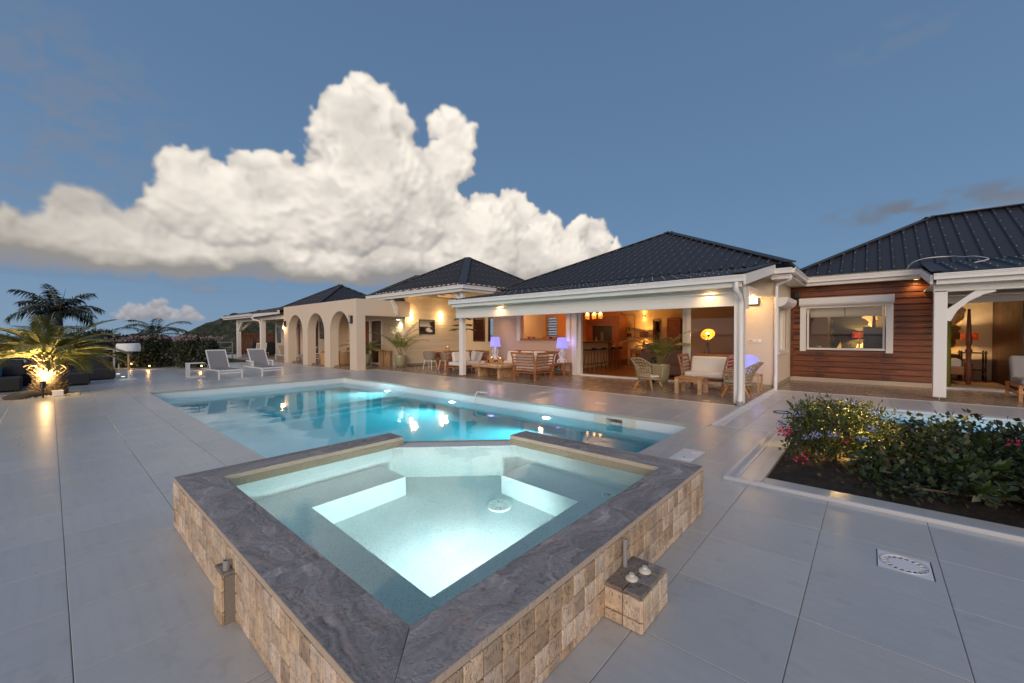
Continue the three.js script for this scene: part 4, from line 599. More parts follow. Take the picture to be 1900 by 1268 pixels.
// ---- arcade
const arcade = thing('arcade_wing', 'cream rendered wing with three round arches', 'house');
{
  const h = arcade, z0 = -8.95, t = 0.42, A = (cx) => { const p = new THREE.Path(); p.moveTo(cx - 1.005, 0.001); p.lineTo(cx - 1.005, 1.69); p.absarc(cx, 1.69, 1.005, PI, 0, true); p.lineTo(cx + 1.005, 0.001); p.closePath(); return p; };
  // the arcade as one outline, arches open at the floor
  const s = new THREE.Shape(); s.moveTo(-25.44, 0); s.lineTo(-24.815, 0);
  for (const [a, b] of [[-24.815, -22.81], [-22.19, -20.21], [-19.6, -17.64]]) { const c = (a + b) / 2, r = (b - a) / 2; s.lineTo(a, 0); s.lineTo(a, 2.69 - r); s.absarc(c, 2.69 - r, r, PI, 0, true); s.lineTo(b, 0); }
  s.lineTo(-17.02, 0); s.lineTo(-17.02, 3.19); s.lineTo(-25.44, 3.19); s.closePath();
  part('arched_wall', new THREE.ExtrudeGeometry(s, { depth: t, bevelEnabled: false, curveSegments: 36 }).translate(0, 0, z0 - t), M.stucco, h);
  part('side_beam', [bb(-17.44, -17.02, 2.45, 3.19, -11.75, z0 - t)], M.stucco, h);
  part('ceiling', [bb(-28.5, -17.44, 2.85, 3.0, -11.75, z0 - t - 0.005)], M.stucco, h);
  part('skirting', [[-25.44, -24.8], [-22.81, -22.17], [-20.21, -19.58]].map(([a, b]) => bb(b - 0.02, b, 0, 0.1, z0 - t - 0.015, z0 - 0.2)), M.travBand, h);
  part('corner_post', bb(-25.62, -25.46, 0, 2.9, -9.6, -9.38), M.redV, h);
  // back wall behind: door openings as recesses
  part('wall', slabXY([[-35.2, 0], [-17.4, 0], [-17.4, 3.3], [-35.2, 3.1]], -11.97, -11.75, [[[-21.9, 0.03], [-19.58, 0.03], [-19.58, 2.42], [-21.9, 2.42]], [[-32.2, 0.03], [-30.2, 0.03], [-30.2, 2.45], [-32.2, 2.45]]]), M.stucco, h);
  part('room_behind', [bb(-35, -17.6, 0, 3.2, -14.2, -14.0)], M.inner, h);
  const dr = node('door', h); part('frame', [bb(-21.9, -19.58, 2.34, 2.42, -11.9, -11.72), bb(-21.9, -21.82, 0.03, 2.34, -11.9, -11.72), bb(-20.93, -20.76, 0.03, 2.34, -11.88, -11.74), bb(-19.66, -19.58, 0.03, 2.34, -11.9, -11.72), bb(-21.82, -19.66, 0, 0.06, -11.9, -11.7)], M.white, dr); part('leaf', bb(-21.82, -20.93, 0.06, 2.34, -11.87, -11.83), M.door, dr); part('pane', bb(-20.76, -19.66, 0.06, 2.34, -11.84, -11.82), std([0.06, 0.035, 0.022], 0.08), dr);
  const d2 = node('door', h); part('frame', [bb(-32.2, -30.2, 2.38, 2.45, -11.9, -11.72), bb(-31.35, -30.92, 0.03, 2.38, -11.9, -11.72), bb(-30.27, -30.2, 0.03, 2.38, -11.9, -11.72)], M.white, d2); part('leaf', bb(-30.92, -30.27, 0.03, 2.38, -11.87, -11.83), M.door, d2); part('pane', bb(-32.2, -31.35, 0.03, 2.38, -11.84, -11.82), std([0.05, 0.05, 0.05], 0.06), d2);
  const pn = node('wood_panel', h); for (let i = 0; i < 20; i++) board(pn, 1.05, 0.125, 0.024, -27.97, 0.08 + i * 0.125, -11.75, 0, [M.shutter]);
  const wn = casement(h, -27.25, -26.3, 1.25, 2.5, -11.7, { f: 0.07, d: 0.1, pane: std([0.16, 0.12, 0.06], 0.1) }); part('shutter_box', rb(1.1, 0.2, 0.2, 0.03, -26.8, 2.64, -11.65), M.white, wn);
  casement(h, -34.9, -33.75, 0.9, 2.3, -11.7, { f: 0.09, d: 0.1, pane: std([0.12, 0.10, 0.06], 0.15) });
  part('buttress', [bb(-24.9, -23.4, 0, 2.9, -11.75, -11.2)], M.stucco, h);
  downlight(h, -20.4, 2.84, -10.6, 1.7, 1.35); downlight(h, -23.2, 2.84, -10.4, 1.5, 1.35); downlight(h, -26.5, 2.84, -10.4, 1.2, 1.35);
  // far hips behind
  const rf = node('roof', h); hipRoof(rf, -31.0, -23.9, -16.9, -9.75, 3.03, V(-27.5, 5.02, -13.3), V(-27.4, 5.02, -13.3), 'flr'); hipRoof(rf, -27.0, -19.8, -20.3, -13.1, 3.5, V(-23.4, 5.62, -16.7), V(-23.3, 5.62, -16.7), 'fr');
  // lamps
  const sc = thing('wall_lamp', 'square dark metal wall lamp, unlit, between the rightmost arch and the open corner', 'lamp', [-17.45, 2.27, z0]);
  const lamp = (sc, lit) => { part('case', [rb(0.24, 0.34, 0.03, 0.01, 0, 0, 0.015), rb(0.03, 0.34, 0.1, 0.006, 0.1, 0, 0.06), rb(0.24, 0.03, 0.1, 0.006, 0, 0.155, 0.06), rb(0.24, 0.03, 0.1, 0.006, 0, -0.155, 0.06)], M.iron, sc); for (const y of [0.085, 0, -0.085]) part('bar', rb(0.17, 0.062, 0.05, 0.01, -0.02, y, 0.07), lit ? glow([1, 0.62, 0.25], 2.2) : std([0.42, 0.40, 0.32], 0.3), sc); };
  lamp(sc); const s2 = thing('wall_lamp', 'square dark metal wall lamp lit from beneath at the left end of the arcade', 'lamp', [-25.2, 2.22, z0]); lamp(s2);
  part('bulb', sp(0.07, -0.16, -0.2, 0.03, 1, 1.6, 1), glow([1, 0.55, 0.2], 9), s2); point(-0.16, -0.2, 0.14, WARM, 1.4, 4, s2);
  const sp2 = thing('spot_lamp', 'small white spot lamp under the arcade beam above the tall potted palm', 'lamp', [-17.85, 2.38, -11.68]); part('arm', bb(-0.03, 0.03, -0.02, 0.03, -0.05, 0.03), M.white, sp2); part('head', rb(0.2, 0.05, 0.12, 0.015, 0, -0.01, 0.07), M.white, sp2); part('lens', rb(0.17, 0.02, 0.1, 0.008, 0, -0.04, 0.07), glow([1, 0.97, 0.85], 8), sp2); spot(-17.85, 2.3, -11.6, -17.9, 0, -11.45, [1, 0.86, 0.6], 3.6, 1.2, 3);
}
// ---- far porch beyond the arcade
{
  const h = thing('far_porch', 'far white porch at the left end of the house with diagonal braces', 'porch'), y = 2.95;
  const P = (x) => part('post', rb(0.24, 2.75, 0.24, 0.012, x, 1.37, -9.15), M.white, h); P(-34.7); P(-29.55);
  part('beam', bb(-34.9, -25.6, 2.55, 2.75, -9.24, -9.06), M.whiteWood, h); part('beam', bb(-34.8, -34.6, 2.55, 2.75, -12.9, -9.24), M.whiteWood, h);
  part('brace', bar(V(-34.55, 1.95, -9.15), V(-33.75, 2.6, -9.15), 0.12, 0.14), M.whiteWood, h); part('brace', bar(V(-34.7, 1.95, -9.3), V(-34.7, 2.6, -9.95), 0.12, 0.14), M.whiteWood, h);
  const rf = node('roof', h); slope(rf, V(-36.4, y, -8.6), V(-25.5, y, -8.6), V(-25.5, 3.75, -11.9), V(-33.4, 3.75, -11.9), 0.34);
  gutter(h, V(-36.4, y + 0.02, -8.55), V(-29.8, y + 0.02, -8.55), [0, 0, 1]); part('rake', bar(V(-29.7, 2.84, -8.62), V(-25.5, 2.92, -8.72), 0.06, 0.2), M.white, h);
  part('downpipe', [tube([V(-29.9, 2.8, -8.6), V(-29.85, 2.6, -8.7), V(-29.6, 2.5, -8.95), V(-29.5, 2.3, -9.0)], 0.06, 16), cy(0.06, 0.06, 2.3, -29.5, 1.15, -9.0, 12)], M.white, h);
  part('ceiling', prism([[-34.8, -9.2], [-28.6, -9.2], [-28.6, -11.7], [-34.8, -11.7]], 2.80, 2.84), M.clap, h);
  const f = thing('slatted_fence', 'dark red fence of upright slats behind the far porch', 'fence', [-39.2, 0, -11.6]);
  for (let i = 0; i < 16; i++) part('slat', bx(0.03, 1.8, 0.12, 0.02, 0.9, -1.35 + i * 0.18), M.redV, f); part('rail', [bb(-0.04, 0, 0.2, 0.3, -1.5, 1.5), bb(-0.04, 0, 1.5, 1.6, -1.5, 1.5)], M.shutter, f);
}
// ---- bedroom house on the right
const bedroom = thing('bedroom_house', 'bedroom house clad in red wooden boards with a dark metal roof', 'house');
{
  const h = bedroom, z = -16.65;
  const w = node('board_wall', h);
  part('backing', slabXY([[-2.02, 0.1], [1.5, 0.1], [1.5, 3.3], [-2.02, 3.3]], z - 0.2, z - 0.002, [[[-1.62, 1.04], [0.36, 1.04], [0.36, 2.48], [-1.62, 2.48]]]), M.shutter, w);
  const rm = [[1, 1, 1], [0.88, 0.86, 0.86], [1.1, 1.08, 1.05], [0.95, 0.97, 0.97]].map((c) => std(c, 0.45, { map: T.red, bumpMap: T.fine, bumpScale: 0.001 }));
  for (let i = 0; i < 18; i++) { const y = 0.14 + i * 0.176; if (y > 0.86 && y + 0.17 < 2.7) { board(w, 0.1, 0.176, 0.036, -1.84, y, z, 0, rm).scale.x = 2; board(w, 1.02, 0.176, 0.036, 0.98, y, z, 0, rm); } else board(w, 3.42, 0.176, 0.036, -0.23, y, z, 0, rm); }
  part('corner_trim', bb(-2.02, -1.94, 0.12, 3.26, z - 0.01, z + 0.04), rm[1], w); part('plinth', bb(-2.02, 1.5, 0, 0.13, z - 0.2, z + 0.03), M.travEdge, h);
  // window with roller shutter box
  const wn = node('window', h);
  part('surround', bb(-1.76, -1.6, 0.99, 2.5, z, z + 0.05), M.white, wn); part('surround', bb(0.36, 0.52, 0.97, 2.5, z, z + 0.05), M.white, wn); part('shutter_box', slabZY([[z, 2.48], [z + 0.15, 2.48], [z + 0.19, 2.53], [z + 0.2, 2.72], [z, 2.75]], -1.78, 0.54), M.white, wn); part('head', bb(-1.6, 0.36, 2.4, 2.48, z - 0.05, z + 0.05), M.white, wn);
  part('frame', [bb(-1.58, 0.34, 1.04, 1.10, z - 0.12, z + 0.03), bb(-1.58, -1.53, 1.10, 2.4, z - 0.12, z - 0.04), bb(0.29, 0.34, 1.10, 2.4, z - 0.12, z - 0.04)], M.white, wn);
  part('pane', ready(metres(clean(paneFlat(-1.53, 0.29, 1.10, 2.4, z - 0.08)))), M.glass, wn);
  for (let i = 0; i < 2; i++) part('blind', [bb(-1.5 + i * 0.9, -0.62 + i * 0.9, 2.14, 2.42, z - 0.17, z - 0.15), bb(-1.5 + i * 0.9, -0.62 + i * 0.9, 2.11, 2.2, z - 0.19, z - 0.17)], std([0.66, 0.6, 0.46], 0.9, { transmission: 0.3, thickness: 0, side: THREE.DoubleSide }), wn);
  part('handle', [bx(0.02, 0.05, 0.05, -1.22, 1.13, z - 0.06), bx(0.09, 0.02, 0.02, -1.25, 1.15, z - 0.04)], M.steel, wn);
  // bedroom shell
  part('inner_wall', [bb(-2.0, 4.6, 0, 2.9, -20.45, -20.25)], M.innerWhite, h); part('inner_wall', [bb(-2.02, -2.0, 0, 2.9, -20.25, z - 0.2)], M.innerWhite, h); part('ceiling', bb(-2.0, 3.2, 2.9, 3.0, -20.25, z - 0.2), M.ceil, h); part('floor', bb(-2.0, 4.6, -0.04, 0.03, -20.25, z - 0.2), M.floor, h);
  const pw = node('plank_partition', h); for (let i = 0; i < 12; i++) { const c = [0.5, 0.9, 0.6, 1.1, 0.45, 0.7][i % 6]; part('plank', bb(2.98, 3.02 + rr(0, 0.012), 0.03, 2.88, -20.2 + i * 0.29, -19.915 + i * 0.29), std([0.36 * c, 0.3 * c, 0.3 * c], 0.45, { map: turned(T.red) }), pw); }
  part('outer_wall', bb(3.05, 3.25, 0, 3.2, -20.2, z), M.stucco, h); part('outer_wall', bb(3.25, 6, 0, 3.2, z - 0.2, z), M.stucco, h);
  const sl = node('sliding_door', h); part('track', [bb(1.5, 4.5, 0, 0.05, z - 0.1, z + 0.02)], M.strip, sl); part('header', [bb(1.5, 4.6, 2.40, 2.5, z - 0.1, z + 0.03), bb(1.5, 4.6, 2.5, 2.58, z - 0.1, z + 0.06), bb(1.5, 4.6, 2.58, 3.2, z - 0.15, z + 0.02)], M.whiteWood, sl);
  // porch
  const rp = part('post', rb(0.22, 2.5, 0.2, 0.01, 1.235, 1.31, -13.86), M.white, h); part('pin', cy(0.012, 0.012, 0.06, 1.235, 0.03, -13.82, 8), M.steel, rp);
  part('beam', bb(1.12, 6, 2.53, 2.74, -13.96, -13.76), M.whiteWood, h);
  part('brace', slabXY([[1.345, 1.86], [1.40, 1.84], [1.50, 2.08], [1.68, 2.29], [1.92, 2.44], [2.08, 2.48], [2.08, 2.53], [1.78, 2.53], [1.60, 2.36], [1.345, 2.12]], -13.9, -13.8), M.white, h);
  part('soffit', bb(1.15, 6, 2.76, 2.79, z + 0.02, -13.6), M.whiteWood, h);
  part('ceiling_box', [bb(1.5, 6, 2.56, 2.6, z + 0.02, z + 0.5)], M.whiteWood, h);
  const rf = node('roof', h); slope(rf, V(1.07, 2.95, -13.5), V(6, 2.95, -13.5), V(6, 3.5, -16.3), V(1.07, 3.5, -16.3), 0.3);
  hipRoof(rf, -2.25, 8.8, -23.8, -16.25, 3.42, V(1.52, 5.52, -20.0), V(5.2, 5.52, -20.0), 'flrb'); part('eave_board', bb(-2.2, 1.1, 3.16, 3.43, -16.42, -16.33), M.whiteWood, h);
  gutter(h, V(1.09, 2.93, -13.47), V(6, 2.93, -13.47), [0, 0, 1]); gutter(h, V(-1.62, 3.35, -16.25), V(1.08, 3.36, -16.25), [0, 0, 1]);
  part('rake', bar(V(1.06, 2.8, -13.5), V(1.06, 3.3, -16.3), 0.05, 0.2), M.white, h); part('verge_cap', bar(V(1.16, 3.0, -13.5), V(1.16, 3.55, -16.3), 0.22, 0.03), M.roof, rf);
  part('soffit', bb(-2.0, 1.06, 3.13, 3.15, z, -16.28), M.whiteWood, h);
  downlight(h, 0.98, 3.125, -16.46, 1.7, 1.3); downlight(h, 2.2, 2.75, -15.6, 1.5, 1.3);
  const cb = thing('roof_cable', 'pale cable lying loose over the dark roof above the right porch', 'cable'); part('cable', tube([V(0.78, 3.42, -16.2), V(0.9, 3.56, -16.0), V(1.15, 3.62, -15.9), V(1.6, 3.62, -15.95), V(1.75, 3.48, -15.2), V(1.9, 3.42, -14.8), V(2.05, 3.28, -14.4), V(1.8, 3.2, -14.2)], 0.014, 60), M.alu, cb);
  const bx2 = thing('speaker', 'small black outdoor speaker high in the corner beside the red boards', 'speaker', [-1.84, 2.86, z + 0.14]); part('case', rb(0.17, 0.22, 0.17, 0.02, 0, 0, 0), M.black, bx2); part('grille', rb(0.13, 0.18, 0.012, 0.005, 0, 0, 0.088), M.iron, bx2);
}

// ---------------------------------------------------------------- furniture
// slatted teak seat: w wide (x), d deep (z), backs on the sides named in `backs` ('b' far side, 'l', 'r', 'f')
function teakSeat(name, label, cat, pos, turn, w, d, backs, group, o = {}) {
  const t = thing(name, label, cat, pos, turn, group), hs = 0.30, H = o.h || 0.86, lean = 0.10;
  for (const [sx, sz] of [[-1, -1], [1, -1], [1, 1], [-1, 1]]) part('leg', bar(V(sx * (w / 2 - 0.035), 0, sz * (d / 2 - 0.035)), V(sx * (w / 2 - 0.035), hs, sz * (d / 2 - 0.035)), 0.06, 0.06), M.teakV, t);
  part('seat_frame', [bb(-w / 2, w / 2, hs - 0.06, hs + 0.03, d / 2 - 0.035, d / 2), bb(-w / 2, w / 2, hs - 0.06, hs + 0.03, -d / 2, -d / 2 + 0.035), bb(-w / 2, -w / 2 + 0.035, hs - 0.06, hs + 0.03, -d / 2, d / 2), bb(w / 2 - 0.035, w / 2, hs - 0.06, hs + 0.03, -d / 2, d / 2), bb(-w / 2, w / 2, hs - 0.02, hs + 0.005, -d / 2, d / 2)], M.teak, t);
  const side = { b: [[-w / 2, -d / 2], [w / 2, -d / 2], [0, -1]], f: [[-w / 2, d / 2], [w / 2, d / 2], [0, 1]], l: [[-w / 2, -d / 2], [-w / 2, d / 2], [-1, 0]], r: [[w / 2, -d / 2], [w / 2, d / 2], [1, 0]] };
  for (const c of backs) {
    const [p, q, n] = side[c], at = (e, y) => { const k = (y - hs) / (H - hs), l = lean * k * k; return V(mix(p[0], q[0], e) + n[0] * l, y, mix(p[1], q[1], e) + n[1] * l); };
    const b = node('backrest', t);
    for (const e of [0.012, 0.988]) part('upright', tube([at(e, hs - 0.03), at(e, hs + 0.2), at(e, (hs + H) / 2 + 0.08), at(e, H)], 0.026, 10, 6), M.teakV, b);
    const ns = 5; for (let i = 0; i < ns; i++) { const y = hs + 0.1 + (H - hs - 0.17) * (i / (ns - 0.4)); part('slat', bar(at(0.015, y), at(0.985, y), 0.018, 0.045), M.teak, b); }
    part('top_rail', bar(at(-0.01, H), at(1.01, H), 0.045, 0.075), M.teak, b);
  }
  part('seat_cushion', rb(w - 0.1, 0.15, d - 0.1, 0.05, 0, hs + 0.1, 0, 0, 0, 0, 4), M.cushion, t);
  for (const c of o.cushions || []) part('back_cushion', rb(c[2] || 0.6, c[3] || 0.42, 0.17, 0.075, c[0], hs + 0.36, c[1], c[4] ?? -0.22, c[5] || 0, 0, 4), c[6] || M.cushion, t);
  return t;
}
const GPT = 'slatted teak seats with cream cushions on the terrace';
teakSeat('teak_sofa', 'long slatted teak sofa with cream cushions against the pink wall under the serving hatch', 'sofa', [-10.4, 0, -12.85], 0, 2.3, 0.85, 'b', null, { cushions: [[-0.86, 0.0, 0.5, 0.44, -0.3, 0.3], [-0.3, -0.22, 0.62, 0.46], [0.35, -0.22, 0.62, 0.46], [0.9, -0.2, 0.5, 0.42]] });
teakSeat('teak_corner_chair', 'slatted teak corner chair with two slatted backs, by the right lilac lamp', 'chair', [-8.88, 0, -11.2], 0, 0.98, 0.98, 'fr', null, { h: 0.92, cushions: [[-0.1, 0.34, 0.75, 0.42, 0.22], [0.33, -0.05, 0.75, 0.42, 0.22, PI / 2]] });
{ const t = teakSeat('teak_armchair', 'slatted teak sofa seen from behind beside the left white post, a printed pillow on it', 'sofa', [-12.45, 0, -11.35], 0, 0.85, 1.5, 'lb', null, { cushions: [[-0.27, 0.1, 0.9, 0.42, -0.2, PI / 2], [-0.05, -0.52, 0.5, 0.4, -0.2]] });
  const cv = document.createElement('canvas'); cv.width = cv.height = 64; const k = cv.getContext('2d'); k.fillStyle = '#b9b2a8'; k.fillRect(0, 0, 64, 64); const r = rng(4); for (let i = 0; i < 60; i++) { k.fillStyle = `rgba(60,55,52,${0.2 + r() * 0.4})`; k.fillRect(10 + r() * 44, 8 + r() * 44, 3 + r() * 8, 2 + r() * 6); } const tx = new THREE.CanvasTexture(cv); tx.colorSpace = THREE.SRGBColorSpace;
  part('pillow', rb(0.46, 0.44, 0.14, 0.065, 0.22, 0.64, -0.42, -0.35, -0.25, 0, 4), std(0xffffff, 0.9, { map: tx }), t); }
teakSeat('teak_loveseat', 'teak loveseat with slatted sides and one wide cream back cushion', 'sofa', [-3.53, 0, -12.5], 0, 1.12, 0.85, 'lrb', null, { h: 0.93, cushions: [[0, -0.22, 0.98, 0.5, -0.28]] });
function legTable(name, label, pos, w, d, h, m, o = {}) { const t = thing(name, label, 'table', pos, o.turn || 0, o.group), lw = o.lw || 0.06, th = o.th || 0.04; part('table_top', [rb(w, th, d, 0.008, 0, h - th / 2, 0)], m, t); for (const [sx, sz] of [[-1, -1], [1, -1], [1, 1], [-1, 1]]) part('leg', bb(sx * (w / 2 - 0.005), sx * (w / 2 - 0.005 - lw), 0, h - th, sz * (d / 2 - 0.005), sz * (d / 2 - 0.005 - lw)), m === M.teak ? M.teakV : M.paleV, t); if (o.apron) part('apron', [bb(-w / 2 + 0.02, w / 2 - 0.02, h - th - o.apron, h - th, d / 2 - 0.03, d / 2 - 0.01), bb(-w / 2 + 0.02, w / 2 - 0.02, h - th - o.apron, h - th, -d / 2 + 0.01, -d / 2 + 0.03), bb(w / 2 - 0.03, w / 2 - 0.01, h - th - o.apron, h - th, -d / 2 + 0.03, d / 2 - 0.03), bb(-w / 2 + 0.01, -w / 2 + 0.03, h - th - o.apron, h - th, -d / 2 + 0.03, d / 2 - 0.03)], m, t); if (o.shelf) part('shelf', bb(-w / 2 + 0.03, w / 2 - 0.03, o.shelf, o.shelf + 0.025, -d / 2 + 0.03, d / 2 - 0.03), m, t); if (o.stretch) part('stretcher', [bb(-w / 2 + 0.03, w / 2 - 0.03, o.stretch, o.stretch + 0.05, -d / 2 + 0.01, -d / 2 + 0.04)], m, t); return t; }
const oakT = M.pale.clone(); oakT.color.setRGB(0.95, 0.72, 0.52);
legTable('coffee_table', 'small square teak coffee table with thick legs before the loveseat', [-3.57, 0, -11.3], 0.68, 0.6, 0.42, oakT, { lw: 0.09, th: 0.04, apron: 0.07 });
legTable('side_table', 'teak side table with a shelf, holding the right lilac lamp', [-8.83, 0, -12.95], 0.55, 0.5, 0.48, M.teak, { lw: 0.055, shelf: 0.13 });
legTable('side_table', 'low side table carrying the left lilac lamp behind the coffee table', [-12.0, 0, -12.6], 0.5, 0.5, 0.5, M.teak, { lw: 0.055, shelf: 0.13 });
legTable('side_table', 'pale wooden table with the glowing lilac ball behind the white corner post', [-2.52, 0, -12.75], 0.62, 0.5, 0.46, M.pale, { lw: 0.045, stretch: 0.15 });
{ const b = thing('glass_float', 'green round bottle lying on the shelf of the right lamp table', 'bottle', [-8.95, 0.155, -12.85]); part('bowl', sp(0.085, 0, 0.07, 0, 1.15, 0.8, 1), std([0.04, 0.22, 0.16], 0.15), b); part('neck', cy(0.02, 0.03, 0.05, 0, 0.15, 0, 14), std([0.04, 0.22, 0.16], 0.15), b);
  const tr = thing('ashtray', 'small glass dish on the square teak coffee table', 'dish', [-3.5, 0.42, -11.32]); part('dish', lathe([[0, 0.008], [0.06, 0.008], [0.085, 0.03], [0.092, 0.03], [0.065, 0], [0, 0]]), std([0.7, 0.72, 0.72], 0.1), tr); part('rim', new THREE.TorusGeometry(0.088, 0.005, 6, 24).rotateX(PI / 2).translate(0, 0.03, 0), M.steel, tr); }
// big low table on two slab legs
{ const t = thing('slab_table', 'large low pale wood table on slab legs in front of the long teak sofa', 'table', [-10.53, 0, -11.2]); part('table_top', rb(1.5, 0.085, 1.45, 0.01, 0.03, 0.415, 0), M.pale, t); for (const x of [-0.5, 0.5]) { const l = part('slab_leg', bb(x - 0.055, x + 0.055, 0, 0.372, -0.56, 0.56), M.paleV, t); } part('stretcher', bb(-0.445, 0.445, 0.27, 0.36, -0.03, 0.03), M.pale, t); }
// lilac lamps with ornate white feet
function lilacLamp(label, pos) {
  const t = thing('lilac_lamp', label, 'lamp', pos);
  part('shade', lathe([[0.235, 0.56], [0.175, 0.97], [0.0, 0.975], [0, 0.965], [0.168, 0.962], [0.226, 0.56]], 0, 0, 0, 40), glow([0.42, 0.36, 1.0], 1.0), t);
  part('stem', lathe([[0, 0.6], [0.03, 0.6], [0.045, 0.53], [0.085, 0.5], [0.07, 0.44], [0.045, 0.4], [0.06, 0.34], [0.04, 0.26], [0.075, 0.18], [0.09, 0.1], [0.12, 0.05], [0.13, 0], [0, 0]], 0, 0, 0, 24), M.porcelain, t);
  for (let i = 0; i < 4; i++) { const a = i * PI / 2 + 0.6, c = Math.cos(a), s = Math.sin(a), q = (r, y) => V(r * c, y, r * s); part('scroll_foot', tube([q(0.05, 0.42), q(0.11, 0.38), q(0.10, 0.28), q(0.07, 0.2), q(0.13, 0.12), q(0.18, 0.06), q(0.175, 0.012), q(0.14, 0.02)], 0.028, 28, 8), M.porcelain, t); }
  point(0.0, 0.77, 0.28, VIOLET, 0.4, 8, t); point(0.02, 0.8, -0.26, VIOLET, 0.25, 6, t);
  return t;
}
lilacLamp('lilac lamp on an ornate white foot at the left, behind the big low table', [-12.0, 0.5, -12.55]);
lilacLamp('lilac lamp on an ornate white foot at the right, beside the sliding door frame', [-8.85, 0.48, -12.95]);
{ const t = thing('ball_lamp', 'glowing lilac ball lamp on the pale table behind the white corner post', 'lamp', [-2.5, 0.46, -12.75]); part('ball', sp(0.27, 0, 0.265, 0, 1, 1, 1, 36), glow([0.42, 0.40, 1], 0.95), t); part('base_ring', new THREE.TorusGeometry(0.1, 0.012, 8, 24).rotateX(PI / 2).translate(0, 0.01, 0), M.porcelain, t); point(0.18, 0.4, 0.36, VIOLET, 0.35, 8, t); }
// candle lanterns
function lantern(label, pos) { const t = thing('candle_lantern', label, 'candle holder', pos, rr(0, 3)), s = std([0.16, 0.10, 0.06], 0.5);
  part('cylinder', lathe([[0.085, 0], [0.088, 0.22], [0.082, 0.22], [0.08, 0.012], [0, 0.012], [0, 0]]), glow([1, 0.42, 0.12], 0.35), t); for (let i = 0; i < 26; i++) { const a = rr(0, 6.28), y = rr(0.02, 0.2); part('mosaic', bx(rr(0.016, 0.035), rr(0.012, 0.03), 0.006, 0, 0, 0.089).rotateZ(rr(-0.6, 0.6) * 0).rotateY(a).translate(0, y, 0), i % 5 ? s : std([0.3, 0.03, 0.02], 0.5), t); }
  part('band', [new THREE.TorusGeometry(0.088, 0.005, 6, 28).rotateX(PI / 2).translate(0, 0.22, 0), new THREE.TorusGeometry(0.088, 0.005, 6, 28).rotateX(PI / 2).translate(0, 0.01, 0)], s, t); part('flame', sp(0.03, 0, 0.19, 0, 1, 1.5, 1, 10), glow([1, 0.66, 0.25], 9), t); point(0, 0.3, 0, AMBER, 0.22, 2, t); }
lantern('mosaic candle lantern on the big low table, left of two, nearer the post', [-11.05, 0.46, -11.35]); lantern('mosaic candle lantern on the big low table, right of two', [-10.5, 0.46, -11.25]); lantern('mosaic candle lantern standing on the dining table', [-14.72, 0.79, -12.2]);
// open-weave rattan chairs on splayed wooden legs
function rattanChair(label, pos, turn) {
  const t = thing('rattan_chair', label, 'chair', pos, turn, 'rattan chairs at the square coffee table'), w = 0.31, y0 = 0.32;
  const topAt = (a) => { const k = Math.abs(a) / 2.1; return mix(0.86, 0.64, sstep(0.25, 0.75, k)); };       // a = angle from the back (-z)
  const P = (a, v) => { const y = mix(y0, topAt(a), v), o = 1 + 0.16 * v, back = Math.cos(a) > 0 ? 0.2 * v * v * Math.cos(a) : 0; return V(Math.sin(a) * w * o, y, -Math.cos(a) * (w * o) - back + (Math.abs(a) > 1.5 ? (Math.abs(a) - 1.5) * 0.12 : 0)); };
  const strands = []; for (let i = 0; i <= 18; i++) { const a = -2.1 + 4.2 * i / 18; const pts = []; for (let k = 0; k <= 5; k++) pts.push(P(a, k / 5)); strands.push(tube(pts, 0.0105, 6, 4)); }
  for (let k = 0; k <= 6; k++) { const pts = []; for (let i = 0; i <= 22; i++) pts.push(P(-2.1 + 4.2 * i / 22, k / 6)); strands.push(tube(pts, k === 6 || k === 0 ? 0.018 : 0.012, 30, 5)); }
  const wv = part('woven_shell', strands, M.rattan, t);
  const rim = []; for (let k = 0; k <= 5; k++) rim.push(P(-2.1, k / 5)); const rim2 = []; for (let k = 0; k <= 5; k++) rim2.push(P(2.1, k / 5)); part('rim', [tube(rim, 0.018, 8, 6), tube(rim2, 0.018, 8, 6), tube([P(-2.1, 0), V(-0.12, y0 - 0.01, 0.33), V(0.12, y0 - 0.01, 0.33), P(2.1, 0)], 0.018, 12, 6)], M.rattan, t);
  part('seat', [cy(0.31, 0.3, 0.03, 0, y0 + 0.005, 0.0, 28)], M.rattan, t); part('seat_pad', [lathe([[0, 0.05], [0.24, 0.05], [0.275, 0.025], [0.26, 0], [0, 0]], 0, y0 + 0.03, 0.02)], M.cushion, t);
  for (const [sx, sz] of [[-1, -1], [1, -1], [1, 1], [-1, 1]]) part('leg', rod(V(sx * 0.17, y0 - 0.02, sz * 0.17), V(sx * 0.26, 0, sz * 0.3), 0.034, 0.022, 10), oakT, t); part('under_frame', [bar(V(-0.18, y0 - 0.035, -0.17), V(-0.18, y0 - 0.035, 0.17), 0.03, 0.05), bar(V(0.18, y0 - 0.035, -0.17), V(0.18, y0 - 0.035, 0.17), 0.03, 0.05)], oakT, t);
  return t;
}
rattanChair('open weave rattan armchair left of the square coffee table, in front of the potted palm', [-4.72, 0, -11.25], 1.35);
rattanChair('open weave rattan armchair half hidden behind the white corner post', [-2.48, 0, -11.3], -1.5);
